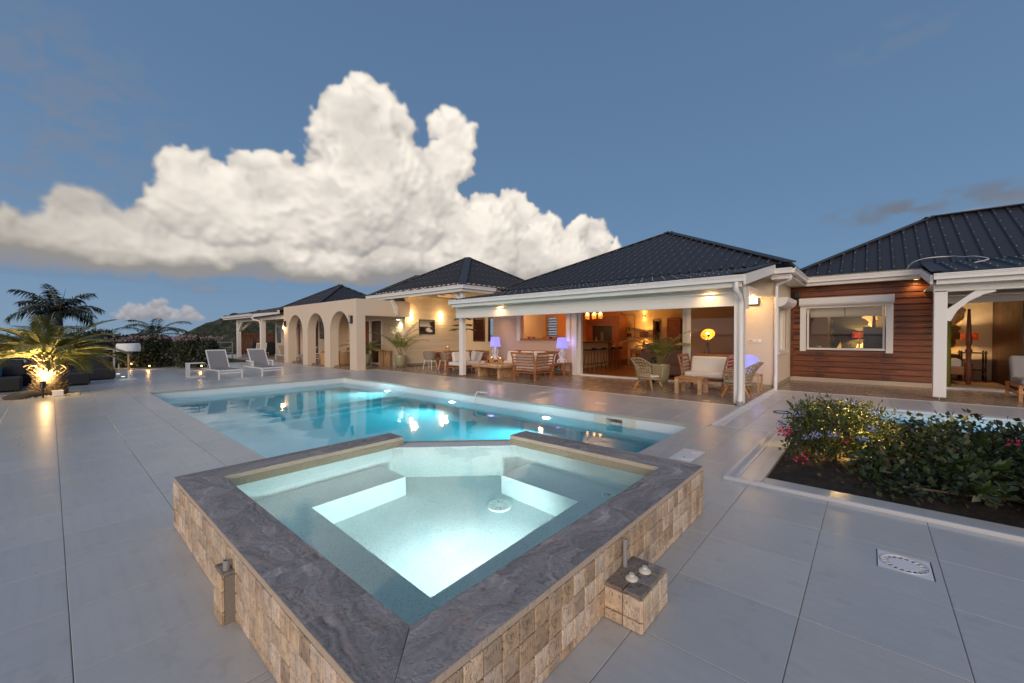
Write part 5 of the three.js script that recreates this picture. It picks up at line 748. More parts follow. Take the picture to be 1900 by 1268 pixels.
// dining table and tub chairs
{ const t = thing('dining_table', 'long dark wooden dining table on a block foot before the cream boards', 'table', [-14.7, 0, -12.45]); part('table_top', rb(2.9, 0.05, 1.1, 0.012, 0.05, 0.755, 0), M.teak, t); part('apron', bb(-1.15, 1.2, 0.64, 0.73, -0.4, 0.4), M.teak, t); part('block_foot', bb(-1.05, 0.0, 0, 0.64, -0.1, 0.12), M.teak, t); part('block_foot', bb(0.75, 1.1, 0, 0.64, -0.2, 0.2), M.teak, t); }
function tubChair() {
  const t = thing('tub_chair', 'taupe tub chair with white legs at the near left end of the dining table', 'chair', [0, 0, 0], 0, 'taupe tub chairs round the dining table');
  const g = new THREE.BufferGeometry(), pos = [], idx = [], N = 26, K = 6, TH = 0.014;
  const P = (i, k, o) => { const a = -1.95 + 3.9 * i / N, v = k / K, top = 0.80 - 0.09 * Math.pow(Math.abs(a) / 1.95, 2), y = mix(0.47, top, v), r = (0.245 + 0.055 * v) + o; return [Math.sin(a) * r * 1.05, y, -Math.cos(a) * r - 0.04 * v * Math.max(0, Math.cos(a))]; };
  for (const o of [0, TH]) for (let k = 0; k <= K; k++) for (let i = 0; i <= N; i++) pos.push(...P(i, k, o));
  const id = (l, k, i) => l * (K + 1) * (N + 1) + k * (N + 1) + i; for (let k = 0; k < K; k++) for (let i = 0; i < N; i++) for (const l of [0, 1]) idx.push(id(l, k, i), id(l, k, i + 1), id(l, k + 1, i + 1), id(l, k, i), id(l, k + 1, i + 1), id(l, k + 1, i));
  for (let i = 0; i < N; i++) idx.push(id(0, K, i), id(0, K, i + 1), id(1, K, i + 1), id(0, K, i), id(1, K, i + 1), id(1, K, i)); for (let k = 0; k < K; k++) for (const i of [0, N]) idx.push(id(0, k, i), id(1, k, i), id(1, k + 1, i), id(0, k, i), id(1, k + 1, i), id(0, k + 1, i));
  g.setAttribute('position', new THREE.Float32BufferAttribute(pos, 3)); g.setIndex(idx); g.computeVertexNormals(); const sh = part('shell', g, M.taupe, t);
  const rim = []; for (let i = 0; i <= N; i++) rim.push(V(...P(i, K, TH / 2))); part('rim', tube(rim, 0.012, 40, 6), M.beigeSling, sh);
  part('seat', [cy(0.25, 0.23, 0.05, 0, 0.455, 0.0, 26)], M.taupe, t); part('seat_frame', [new THREE.TorusGeometry(0.2, 0.015, 6, 24).rotateX(PI / 2).translate(0, 0.425, 0)], M.white, t);
  for (const [sx, sz] of [[-1, -1], [1, -1], [1, 1], [-1, 1]]) part('leg', rod(V(sx * 0.17, 0.44, sz * 0.17), V(sx * 0.23, 0, sz * 0.24), 0.017, 0.013, 8), M.white, t);
  return t;
}
{ const c = tubChair(); c.position.set(-15.12, 0, -11.5); c.rotation.y = PI + 0.35; copy(c, 'taupe tub chair second along the near side of the dining table, beside the white post', [-14.15, 0, -11.62], PI);
  copy(c, 'taupe tub chair at the left of the far side of the dining table', [-15.6, 0, -13.15], 0); copy(c, 'taupe tub chair in the middle of the far side of the dining table', [-14.85, 0, -13.2], 0.1); copy(c, 'taupe tub chair at the right of the far side of the dining table', [-14.1, 0, -13.2], 0); copy(c, 'taupe tub chair at the right end of the dining table behind the teak sofa', [-12.85, 0, -12.6], -PI / 2); }
{ const t = thing('bench_block', 'rough pale wooden console on slab legs between the two tall pots', 'console', [-18.85, 0, -11.3]); part('top', rb(0.95, 0.08, 0.38, 0.015, 0.1, 0.79, 0), M.pale, t); part('slab_leg', bb(-0.22, 0.2, 0, 0.75, -0.1, 0.08), M.paleV, t); part('slab_leg', bb(0.42, 0.52, 0, 0.75, -0.14, 0.14), M.paleV, t); }
// wicker tub armchairs under the arcade
{ const mk = (label, pos, turn) => { const t = thing('wicker_armchair', label, 'chair', pos, turn, 'round wicker armchairs under the arcade'); const pts = []; const s = new THREE.Shape(); s.absarc(0, 0, 0.46, PI * 0.86, PI * 2.14, false); s.absarc(0, 0, 0.34, PI * 2.12, PI * 0.88, true); const wg = new THREE.ExtrudeGeometry(s, { depth: 0.72, bevelEnabled: true, bevelThickness: 0.03, bevelSize: 0.03, bevelSegments: 3, curveSegments: 26 }).rotateX(-PI / 2).translate(0, 0.03, 0), wp = wg.attributes.position; for (let i = 0; i < wp.count; i++) if (wp.getY(i) > 0.4) wp.setY(i, wp.getY(i) * (0.78 + 0.2 * clamp(0.5 - wp.getZ(i) / 0.9))); wg.computeVertexNormals(); part('shell', wg, M.wicker, t); part('seat', cy(0.35, 0.36, 0.36, 0, 0.2, 0, 28), M.wicker, t); part('seat_cushion', lathe([[0, 0.1], [0.28, 0.1], [0.33, 0.05], [0.3, 0], [0, 0]], 0, 0.38, 0), M.cushion, t); return t; };
  mk('round wicker armchair under the second arch from the right', [-21.75, 0, -9.95], 0.9); const b = mk('round wicker armchair with a white pillow under the rightmost arch', [-21.35, 0, -10.75], -0.7); part('pillow', rb(0.46, 0.42, 0.16, 0.07, 0, 0.66, -0.1, -0.3, 0.2), M.cushion, b); }
// ---- sun loungers
function lounger(label, pos, turn, o = {}) {
  const t = thing('sun_lounger', label, 'lounger', pos, turn, o.group), L0 = 1.95, w = 0.72, fm = o.frame || M.white, fb = o.fabric || M.sling;    // along +x, the head at -x
  for (const s of [-1, 1]) part('side_rail', [bb(-L0 / 2, L0 / 2, 0.285, 0.325, s * w / 2 - 0.02, s * w / 2 + 0.02)], fm, t);
  for (const [x, z] of [[-0.86, -1], [-0.86, 1], [0.95, -1], [0.95, 1]]) part('leg', bb(x - 0.022, x + 0.022, 0, 0.32, z * w / 2 - 0.021, z * w / 2 + 0.021), fm, t);
  part('cross_bar', [bb(0.93, 0.97, 0.19, 0.225, -w / 2, w / 2), bb(0.93, 0.975, 0.286, 0.324, -w / 2, w / 2), bb(-0.88, -0.84, 0.286, 0.324, -w / 2, w / 2), bb(-0.15, -0.11, 0.27, 0.3, -w / 2, w / 2)], fm, t);
  part('seat_sling', rb(1.12, 0.025, w - 0.09, 0.01, 0.38, 0.325, 0), fb, t);
  const a = o.tilt ?? 0.98, bl = 0.8, q = (l) => V(-0.17 - Math.cos(a) * l, 0.33 + Math.sin(a) * l, 0), bk = node('backrest', t);
  part('sling', [bx(0.02, bl - 0.06, w - 0.14, 0, 0, 0, 0, 0, PI / 2 - a).translate(q(bl / 2).x, q(bl / 2).y, 0)], fb, bk);
  for (const s of [-1, 1]) part('back_rail', bar(q(0).setZ(s * (w / 2 - 0.05)), q(bl).setZ(s * (w / 2 - 0.05)), 0.035, 0.035), fm, bk); part('top_bar', bar(q(bl).setZ(-w / 2 + 0.03), q(bl).setZ(w / 2 - 0.03), 0.04, 0.05), fm, bk);
  part('prop', [rod(q(0.45).setZ(-0.24), V(-0.75, 0.3, -0.24), 0.012), rod(q(0.45).setZ(0.24), V(-0.75, 0.3, 0.24), 0.012)], fm, bk);
  if (o.arms) for (const s of [-1, 1]) part('arm', [bb(-0.6, 0.1, 0.52, 0.555, s * w / 2 - 0.02, s * w / 2 + 0.02), bb(0.06, 0.1, 0.32, 0.52, s * w / 2 - 0.02, s * w / 2 + 0.02)], fm, t);
  return t;
}
const LG = 'white framed sun loungers with grey slings by the pool';
lounger('white framed grey sun lounger beside the small white table by the pool', [-18.35, 0, -4.26], 0.06, { group: LG });
lounger('white framed grey sun lounger nearer the arcade, right of the pair by the pool', [-18.4, 0, -5.65], 0.06, { group: LG, arms: true });
lounger('beige sun lounger under the far porch, left of the downpipe post', [-33.0, 0, -10.0], -0.5, { fabric: M.beigeSling, group: 'beige loungers under the far porch' });
lounger('beige sun lounger under the far porch, right of the downpipe post', [-28.0, 0, -10.0], 0.0, { fabric: M.beigeSling, group: 'beige loungers under the far porch', tilt: 0.9 });
lounger('beige sun lounger under the leftmost arch', [-26.2, 0, -10.5], PI, { fabric: M.beigeSling, tilt: 0.7 });
{ const t = thing('side_table', 'small white side table of square tube beside the left pool lounger', 'table', [-19.0, 0, -3.6]); part('table_top', bb(-0.22, 0.22, 0.52, 0.545, -0.26, 0.26), M.white, t); part('frame', [bb(-0.22, -0.16, 0, 0.52, 0.2, 0.26), bb(0.16, 0.22, 0, 0.52, 0.2, 0.26), bb(-0.16, 0.16, 0, 0.05, 0.2, 0.26), bb(-0.22, -0.16, 0, 0.05, -0.26, 0.2), bb(0.16, 0.22, 0, 0.05, -0.26, 0.2)], M.white, t);
  const u = legTable('side_table', 'small pale side table under the middle arch', [-24.5, 0, -10.4], 0.45, 0.45, 0.5, M.white, { lw: 0.04 }); const g = thing('covered_grill', 'grill under a black cover below the far porch', 'grill', [-36.2, 0, -11.3]); part('cover', rb(1.7, 1.0, 0.8, 0.28, 0, 0.55, 0, 0, 1.2, 0, 5), M.blackMat, g); part('hem', [bx(1.62, 0.16, 0.74, 0, 0.08, 0, 0, 1.2)], M.blackMat, g); }
// ---- dark modular lounge sofas on the left
{ const mod = (label, x0, x1, z0, z1, h, backs, extra) => { const t = thing('lounge_module', label, 'sofa', [(x0 + x1) / 2, 0, (z0 + z1) / 2]), w = x1 - x0, d = z1 - z0; part('seat', rb(w, h - 0.04, d, 0.04, 0, h / 2 + 0.02, 0, 0, 0, 0, 3), M.greyFab, t); part('seat_cushion', rb(w - 0.02, 0.06, d - 0.02, 0.03, 0, h + 0.01, 0), M.greyFab, t); for (const [sx, sz] of [[-1, -1], [1, -1], [1, 1], [-1, 1]]) part('foot', bx(0.05, 0.04, 0.05, sx * (w / 2 - 0.08), 0.02, sz * (d / 2 - 0.08)), M.black, t); for (const b of backs) part('back_cushion', rb(b[2], b[3] || 0.42, 0.2, 0.08, b[0], h + 0.2, b[1], -0.2, b[4] ?? PI / 2, 0, 4), M.greyFab, t); if (extra) extra(t, h); return t; };
  mod('dark grey lounge seat at the left edge with a turquoise pillow', -19.3, -17.9, 0.55, 2.2, 0.34, [[-0.5, 0.2, 0.9], [-0.55, -0.55, 0.7, 0.36]], (t, h) => { part('pillow', rb(0.62, 0.4, 0.18, 0.08, -0.32, h + 0.18, -0.15, -0.3, 1.3, 0, 4), M.teal, t); part('pillow', rb(0.5, 0.34, 0.16, 0.07, -0.2, h + 0.12, 0.55, -0.5, 1.4, 0, 4), M.teal, t); });
  mod('dark grey lounge seat behind the lit palm trunk', -20.9, -19.55, -0.1, 1.4, 0.34, [[-0.45, 0.3, 0.8], [-0.45, -0.45, 0.7]]); mod('dark grey lounge ottoman right of the lit palm trunk', -19.5, -18.64, -0.84, 0.3, 0.33, []);
  mod('dark grey lounge seat at the right end with two propped cushions', -21.5, -20.36, -1.55, 0.2, 0.34, [[-0.36, 0.42, 0.85, 0.46], [-0.3, -0.42, 0.8, 0.5]]); }
// ---- outdoor floor lamp
{ const t = thing('floor_lamp', 'white drum floor lamp on a wooden pole at the edge of the lounge', 'lamp', [-19.98, 0, -1.86]); part('base', cy(0.25, 0.26, 0.025, 0, 0.0125, 0, 36), M.white, t); part('lower_pole', cy(0.028, 0.028, 0.32, 0, 0.18, 0, 14), M.white, t); part('pole', cy(0.028, 0.028, 0.72, 0, 0.68, 0, 14), M.pale, t); part('shade', lathe([[0, 1.0], [0.30, 1.0], [0.325, 1.03], [0.325, 1.25], [0.30, 1.29], [0, 1.29]], 0, 0, 0, 40), std([0.86, 0.86, 0.85], 0.7), t); }
// ---- right porch lounge chair
{ const t = thing('porch_lounge_chair', 'wooden framed lounge chair with grey cushion under the bedroom porch', 'chair', [2.98, 0, -15.25]); for (const [x, z] of [[-0.38, -0.62], [-0.38, 0.58], [0.38, -0.62], [0.38, 0.58]]) part('leg', bx(0.06, 0.36, 0.06, x, 0.18, z), oakT, t); part('seat_rail', [bx(0.05, 0.06, 1.25, -0.38, 0.33, 0), bx(0.05, 0.06, 1.25, 0.38, 0.33, 0), bx(0.76, 0.05, 0.05, 0, 0.33, -0.62), bx(0.76, 0.05, 0.05, 0, 0.33, 0.58), bx(0.05, 0.05, 1.2, -0.38, 0.16, 0)], oakT, t); part('seat_cushion', rb(0.74, 0.16, 0.9, 0.06, 0, 0.42, 0.1, 0, 0, 0, 4), M.sling, t); part('back_cushion', rb(0.76, 0.72, 0.18, 0.07, 0, 0.66, -0.42, -0.4, 0, 0, 4), M.sling, t); }

// ---------------------------------------------------------------- living room and kitchen
{ const b = thing('kitchen_bar', 'cream kitchen bar with a dark wooden top behind the bar stools', 'counter'); part('front', bb(-10.0, -9.75, 0.02, 1.2, -18.3, -14.4), M.inner, b); part('side', bb(-11.2, -10.0, 0.02, 1.1, -14.5, -14.4), M.inner, b); part('worktop', rb(0.75, 0.06, 4.1, 0.015, -9.75, 1.23, -16.35), M.shutter, b); part('end_post', bb(-9.9, -9.55, 0.02, 1.2, -18.55, -18.3), M.door, b);
  const st = thing('bar_stool', 'nearest of the four black bar stools at the kitchen bar', 'stool', [-8.9, 0.012, -15.1], 0, 'black bar stools at the kitchen bar'); part('seat', [rb(0.42, 0.05, 0.36, 0.025, 0, 0.9, 0), rb(0.06, 0.1, 0.34, 0.02, 0.2, 0.94, 0)], M.blackMat, st); for (const [sx, sz] of [[-1, -1], [1, -1], [1, 1], [-1, 1]]) part('leg', rod(V(sx * 0.12, 0.88, sz * 0.1), V(sx * 0.22, 0, sz * 0.2), 0.011), M.black, st); part('foot_ring', [rod(V(-0.19, 0.3, -0.17), V(0.19, 0.3, -0.17), 0.009), rod(V(-0.19, 0.3, 0.17), V(0.19, 0.3, 0.17), 0.009), rod(V(-0.19, 0.3, -0.17), V(-0.19, 0.3, 0.17), 0.009), rod(V(0.19, 0.3, -0.17), V(0.19, 0.3, 0.17), 0.009)], M.black, st);
  ['second black bar stool from the glass door at the kitchen bar', 'third black bar stool from the glass door at the kitchen bar', 'farthest of the four black bar stools at the kitchen bar'].forEach((l, i) => copy(st, l, [-8.9, 0.012, -15.9 - i * 0.8]));
  const f = thing('fridge', 'tall black double door fridge framed in red wood behind the bar', 'fridge', [0, 0, 0]); part('surround', [bb(-11.35, -11.0, 0, 2.45, -19.3, -18.95), bb(-9.88, -9.5, 0, 2.45, -19.9, -18.95), bb(-11.0, -9.88, 2.02, 2.45, -19.3, -18.96)], M.door, f); part('cornice', bb(-11.4, -9.45, 2.45, 2.5, -19.3, -18.9), M.door, f); part('body', bb(-11.0, -9.88, 0.02, 2.0, -19.3, -19.03), M.black, f); part('fridge_door', rb(0.545, 1.96, 0.05, 0.01, -10.72, 1.0, -19.0), M.black, f); part('fridge_door', rb(0.545, 1.96, 0.05, 0.01, -10.16, 1.0, -19.0), M.black, f); part('handle', cy(0.012, 0.012, 0.8, -10.49, 1.3, -18.94, 8), M.steel, f); part('handle', cy(0.012, 0.012, 0.8, -10.39, 1.3, -18.94, 8), M.steel, f);
  const bt = thing('bottles_tray', 'small blue topped bottle standing on the bar top', 'bottle', [-9.9, 1.26, -17.4]); part('bottle', lathe([[0, 0], [0.035, 0], [0.035, 0.12], [0.013, 0.17], [0.013, 0.21], [0, 0.21]]), std([0.2, 0.12, 0.05], 0.1), bt); part('cap', cy(0.015, 0.015, 0.03, 0, 0.22, 0, 10), std([0.02, 0.05, 0.3], 0.4), bt);
  for (const [i, x] of [[0, -9.68], [1, -9.34], [2, -9.04]]) { const p = thing('pendant_lamp', ['leftmost glass pendant lamp hanging over the kitchen bar', 'middle glass pendant lamp hanging over the kitchen bar', 'rightmost glass pendant lamp hanging over the kitchen bar'][i], 'lamp', [x, 2.26, -16.2 - i * 0.02]); part('bulb', sp(0.05, 0, 0.24, 0, 1, 1.2, 1, 14), glow([1, 0.62, 0.28], 14), p); part('cord', cy(0.006, 0.006, 0.34, 0, 0.47, 0, 6), M.black, p); part('jar', lathe([[0.0, 0], [0.1, 0], [0.1, 0.26], [0.096, 0.26], [0.096, 0.006], [0, 0.006]]), std([0.95, 0.82, 0.62], 0.05, { transmission: 0.95, thickness: 0 }), p); part('jar_rim', [new THREE.TorusGeometry(0.1, 0.006, 6, 24).rotateX(PI / 2).translate(0, 0.26, 0), new THREE.TorusGeometry(0.1, 0.006, 6, 24).rotateX(PI / 2)], std([0.5, 0.3, 0.12], 0.3, { metalness: 0.7 }), p); point(0, 0.24, 0.0, AMBER, 1.6, 2, p); }
  const lv = thing('louvre_window', 'glass louvre window of the kitchen seen through the serving hatch', 'window'); part('frame', [bb(-12.78, -12.0, 1.4, 1.46, -17.35, -17.2), bb(-12.78, -12.0, 2.44, 2.5, -17.35, -17.2), bb(-12.78, -12.7, 1.46, 2.44, -17.35, -17.2), bb(-12.08, -12.0, 1.46, 2.44, -17.35, -17.2)], std([0.42, 0.32, 0.22], 0.6), lv); for (let i = 0; i < 7; i++) part('louvre', bx(0.62, 0.02, 0.11, -12.39, 1.52 + i * 0.135, -17.28, -0.5), std([0.5, 0.42, 0.33], 0.4), lv);
  [['orange', -11.0, [0.6, 0.12, 0.02]], ['green', -10.75, [0.15, 0.3, 0.1]], ['yellow', -10.2, [0.6, 0.26, 0.02]], ['dark red', -9.85, [0.3, 0.02, 0.02]], ['red', -9.5, [0.55, 0.06, 0.02]]].forEach(([n, x, c]) => { const o = thing('bowl', 'small ' + n + ' bowl on the wooden sill of the serving hatch', 'bowl', [x, 1.4, -13.6]); part('cup', lathe([[0, 0.01], [0.04, 0.01], [0.085, 0.075], [0.092, 0.075], [0.05, 0], [0, 0]]), std(c, 0.3), o); part('foot_ring', new THREE.TorusGeometry(0.04, 0.006, 6, 18).rotateX(PI / 2).translate(0, 0.004, 0), std(c, 0.3), o); });
  point(-11.6, 2.45, -15.2, [1, 0.52, 0.24], 3.2, 5);      // kitchen ceiling lamp behind the hatch
  const kl = thing('kitchen_ceiling_lamp', 'round ceiling lamp of the kitchen behind the serving hatch', 'lamp', [-11.6, 2.88, -15.2]); part('dish', cy(0.16, 0.14, 0.05, 0, -0.03, 0, 24), glow([1, 0.6, 0.3], 3), kl); part('rim', new THREE.TorusGeometry(0.16, 0.012, 8, 24).rotateX(PI / 2), M.white, kl);
}
{ const d = thing('writing_desk', 'wooden writing desk with a drawer against the far living room wall', 'desk', [-8.3, 0.012, -19.55]); part('desk_top', bx(1.5, 0.05, 0.7, 0, 0.83, 0), M.oak, d); for (const [x, z] of [[-0.7, -0.3], [0.7, -0.3], [0.7, 0.3], [-0.7, 0.3]]) part('leg', bx(0.07, 0.8, 0.07, x, 0.4, z), M.oak, d); const dw = part('drawer', bx(0.5, 0.18, 0.04, -0.4, 0.71, 0.335), M.oak, d); part('knob', sp(0.018, -0.4, 0.71, 0.365), M.iron, dw); part('apron', bx(1.4, 0.16, 0.6, 0, 0.72, 0), M.shutter, d);
  const l = thing('table_lamp', 'table lamp with a dark red shade lit on the writing desk', 'lamp', [-8.45, 0.87, -19.55]); part('shade', lathe([[0.2, 0.55], [0.19, 0.82], [0.186, 0.82], [0.196, 0.55]], 0, 0, 0, 32), std([0.22, 0.06, 0.02], 0.9, { transmission: 0.25, thickness: 0, side: THREE.DoubleSide }), l); part('figure', [lathe([[0, 0], [0.1, 0], [0.1, 0.03], [0.05, 0.06], [0.07, 0.16], [0.04, 0.26], [0.055, 0.32], [0.035, 0.38], [0.012, 0.42], [0.012, 0.6], [0, 0.6]])], M.shutter, l); part('bulb', sp(0.04, 0, 0.68, 0), glow([1, 0.6, 0.22], 12), l); point(0, 0.74, 0.0, AMBER, 3.4, 2, l); spot(-8.45, 1.36, -19.6, -8.6, 0.8, -20, AMBER, 4, 1.0, 2);
  const s = thing('wall_sconce', 'small up and down wall sconce glowing on the far living room wall', 'lamp', [-8.62, 2.5, -19.98]); part('body', rb(0.1, 0.12, 0.1, 0.015, 0, 0, 0.06), M.steel, s); part('lens', [cy(0.04, 0.04, 0.01, 0, 0.065, 0.06, 16), cy(0.04, 0.04, 0.01, 0, -0.065, 0.06, 16)], glow([1, 0.75, 0.3], 9), s); point(0, 0.2, 0.09, [1, 0.66, 0.2], 0.22, 2, s); point(0, -0.2, 0.09, [1, 0.66, 0.2], 0.18, 2, s);
  const p = thing('tall_print', 'tall narrow framed print of a plant on the far living room wall', 'picture', [-9.42, 1.9, -19.985]); part('frame', [bx(0.62, 0.03, 0.03, 0, 0.67, 0.015), bx(0.62, 0.03, 0.03, 0, -0.67, 0.015), bx(0.03, 1.31, 0.03, -0.295, 0, 0.015), bx(0.03, 1.31, 0.03, 0.295, 0, 0.015)], M.oak, p);
  const cv = document.createElement('canvas'); cv.width = 96; cv.height = 210; const k = cv.getContext('2d'); k.fillStyle = '#cbb183'; k.fillRect(0, 0, 96, 210); k.strokeStyle = '#6b5a2c'; k.lineWidth = 2; for (let i = -4; i <= 4; i++) { k.beginPath(); k.moveTo(48, 150); k.quadraticCurveTo(48 + i * 3, 90, 48 + i * 8, 40 + Math.abs(i) * 9); k.stroke(); } k.fillStyle = '#4d2b14'; k.fillRect(28, 150, 40, 34); const tx = new THREE.CanvasTexture(cv); tx.colorSpace = THREE.SRGBColorSpace; part('print', ready(clean(new THREE.PlaneGeometry(0.56, 1.31).translate(0, 0, 0.012))), std(0xffffff, 0.8, { map: tx }), p);
  const dd = thing('inner_door', 'red wooden door with panels in the far living room wall', 'door', [-7.1, 0.012, -19.98]); part('frame', [bx(0.07, 2.3, 0.08, -0.32, 1.15, 0.02), bx(0.07, 2.3, 0.08, 0.27, 1.15, 0.02), bx(0.07, 2.3, 0.08, 0.62, 1.15, 0.02), bx(1.0, 0.08, 0.08, 0.15, 2.32, 0.02)], M.door, dd); part('leaf', bx(0.53, 2.26, 0.04, -0.02, 1.14, 0.02), M.door, dd); for (const y of [0.55, 1.65]) part('panel', bx(0.34, 0.8, 0.02, -0.02, y, 0.045), M.door, dd);
  const dk = thing('dark_doorway', 'narrow dark doorway left of the red wooden door in the far living room wall', 'doorway', [-7.98, 0.012, -19.985]); part('threshold', bx(0.3, 0.02, 0.2, 0, 0.005, -0.1), M.shutter, dk); part('frame', [bx(0.04, 2.24, 0.03, -0.17, 1.12, 0.015), bx(0.04, 2.24, 0.03, 0.17, 1.12, 0.015), bx(0.38, 0.04, 0.03, 0, 2.26, 0.015)], M.shutter, dk);
  const sf = thing('brown_sofa', 'brown fabric sofa with a rounded back behind the potted palm in the living room', 'sofa', [-5.65, 0.012, -15.3]); part('base', rb(1.9, 0.42, 1.0, 0.1, 0, 0.25, 0, 0, 0, 0, 4), M.brownSofa, sf); part('backrest', rb(1.9, 0.62, 0.34, 0.15, 0, 0.68, 0.33, 0, 0, 0, 4), M.brownSofa, sf); part('arm', rb(0.3, 0.62, 1.0, 0.13, 0.85, 0.42, 0, 0, 0, 0, 4), M.brownSofa, sf); part('arm', rb(0.3, 0.62, 1.0, 0.13, -0.85, 0.42, 0, 0, 0, 0, 4), M.brownSofa, sf); part('pillow', rb(0.5, 0.36, 0.18, 0.08, -0.6, 0.98, 0.3, 0.1), std([0.45, 0.22, 0.16], 0.9), sf);
  const g = thing('bowl_floor_lamp', 'gold lined bowl lamp on a tripod behind the glass panel', 'lamp', [-4.1, 0.012, -14.62]); const head = node('head', g); head.position.set(0, 1.55, 0); head.rotation.set(0.7, 0.45, 0); const prof = []; for (let i = 0; i <= 10; i++) { const a = i / 10 * 1.15; prof.push([Math.sin(a) * 0.25, -Math.cos(a) * 0.25 + 0.12]); } const bowl = new THREE.LatheGeometry(prof.map((q) => new THREE.Vector2(q[0], q[1])), 36).rotateX(PI / 2); part('bowl', bowl, std([0.95, 0.55, 0.12], 0.4, { metalness: 0.7, side: THREE.DoubleSide }), head); part('bulb', sp(0.045, 0, 0.03, 0.0), glow([1, 0.62, 0.2], 10), head); part('bulb_cap', sp(0.05, 0, 0, 0.07), M.black, head); part('rim', new THREE.TorusGeometry(0.228, 0.006, 6, 40).translate(0, 0, 0.018), M.black, head); for (let i = 0; i < 3; i++) { const a = i * 2.1 + 0.4; part('leg', rod(V(0, 1.3, 0), V(Math.cos(a) * 0.34, 0, Math.sin(a) * 0.34), 0.011), M.black, g); } part('stem', rod(V(0, 1.28, 0), V(0, 1.45, -0.1), 0.013), M.black, g); point(0.03, 0.04, 0.06, AMBER, 1.6, 2, head);
}
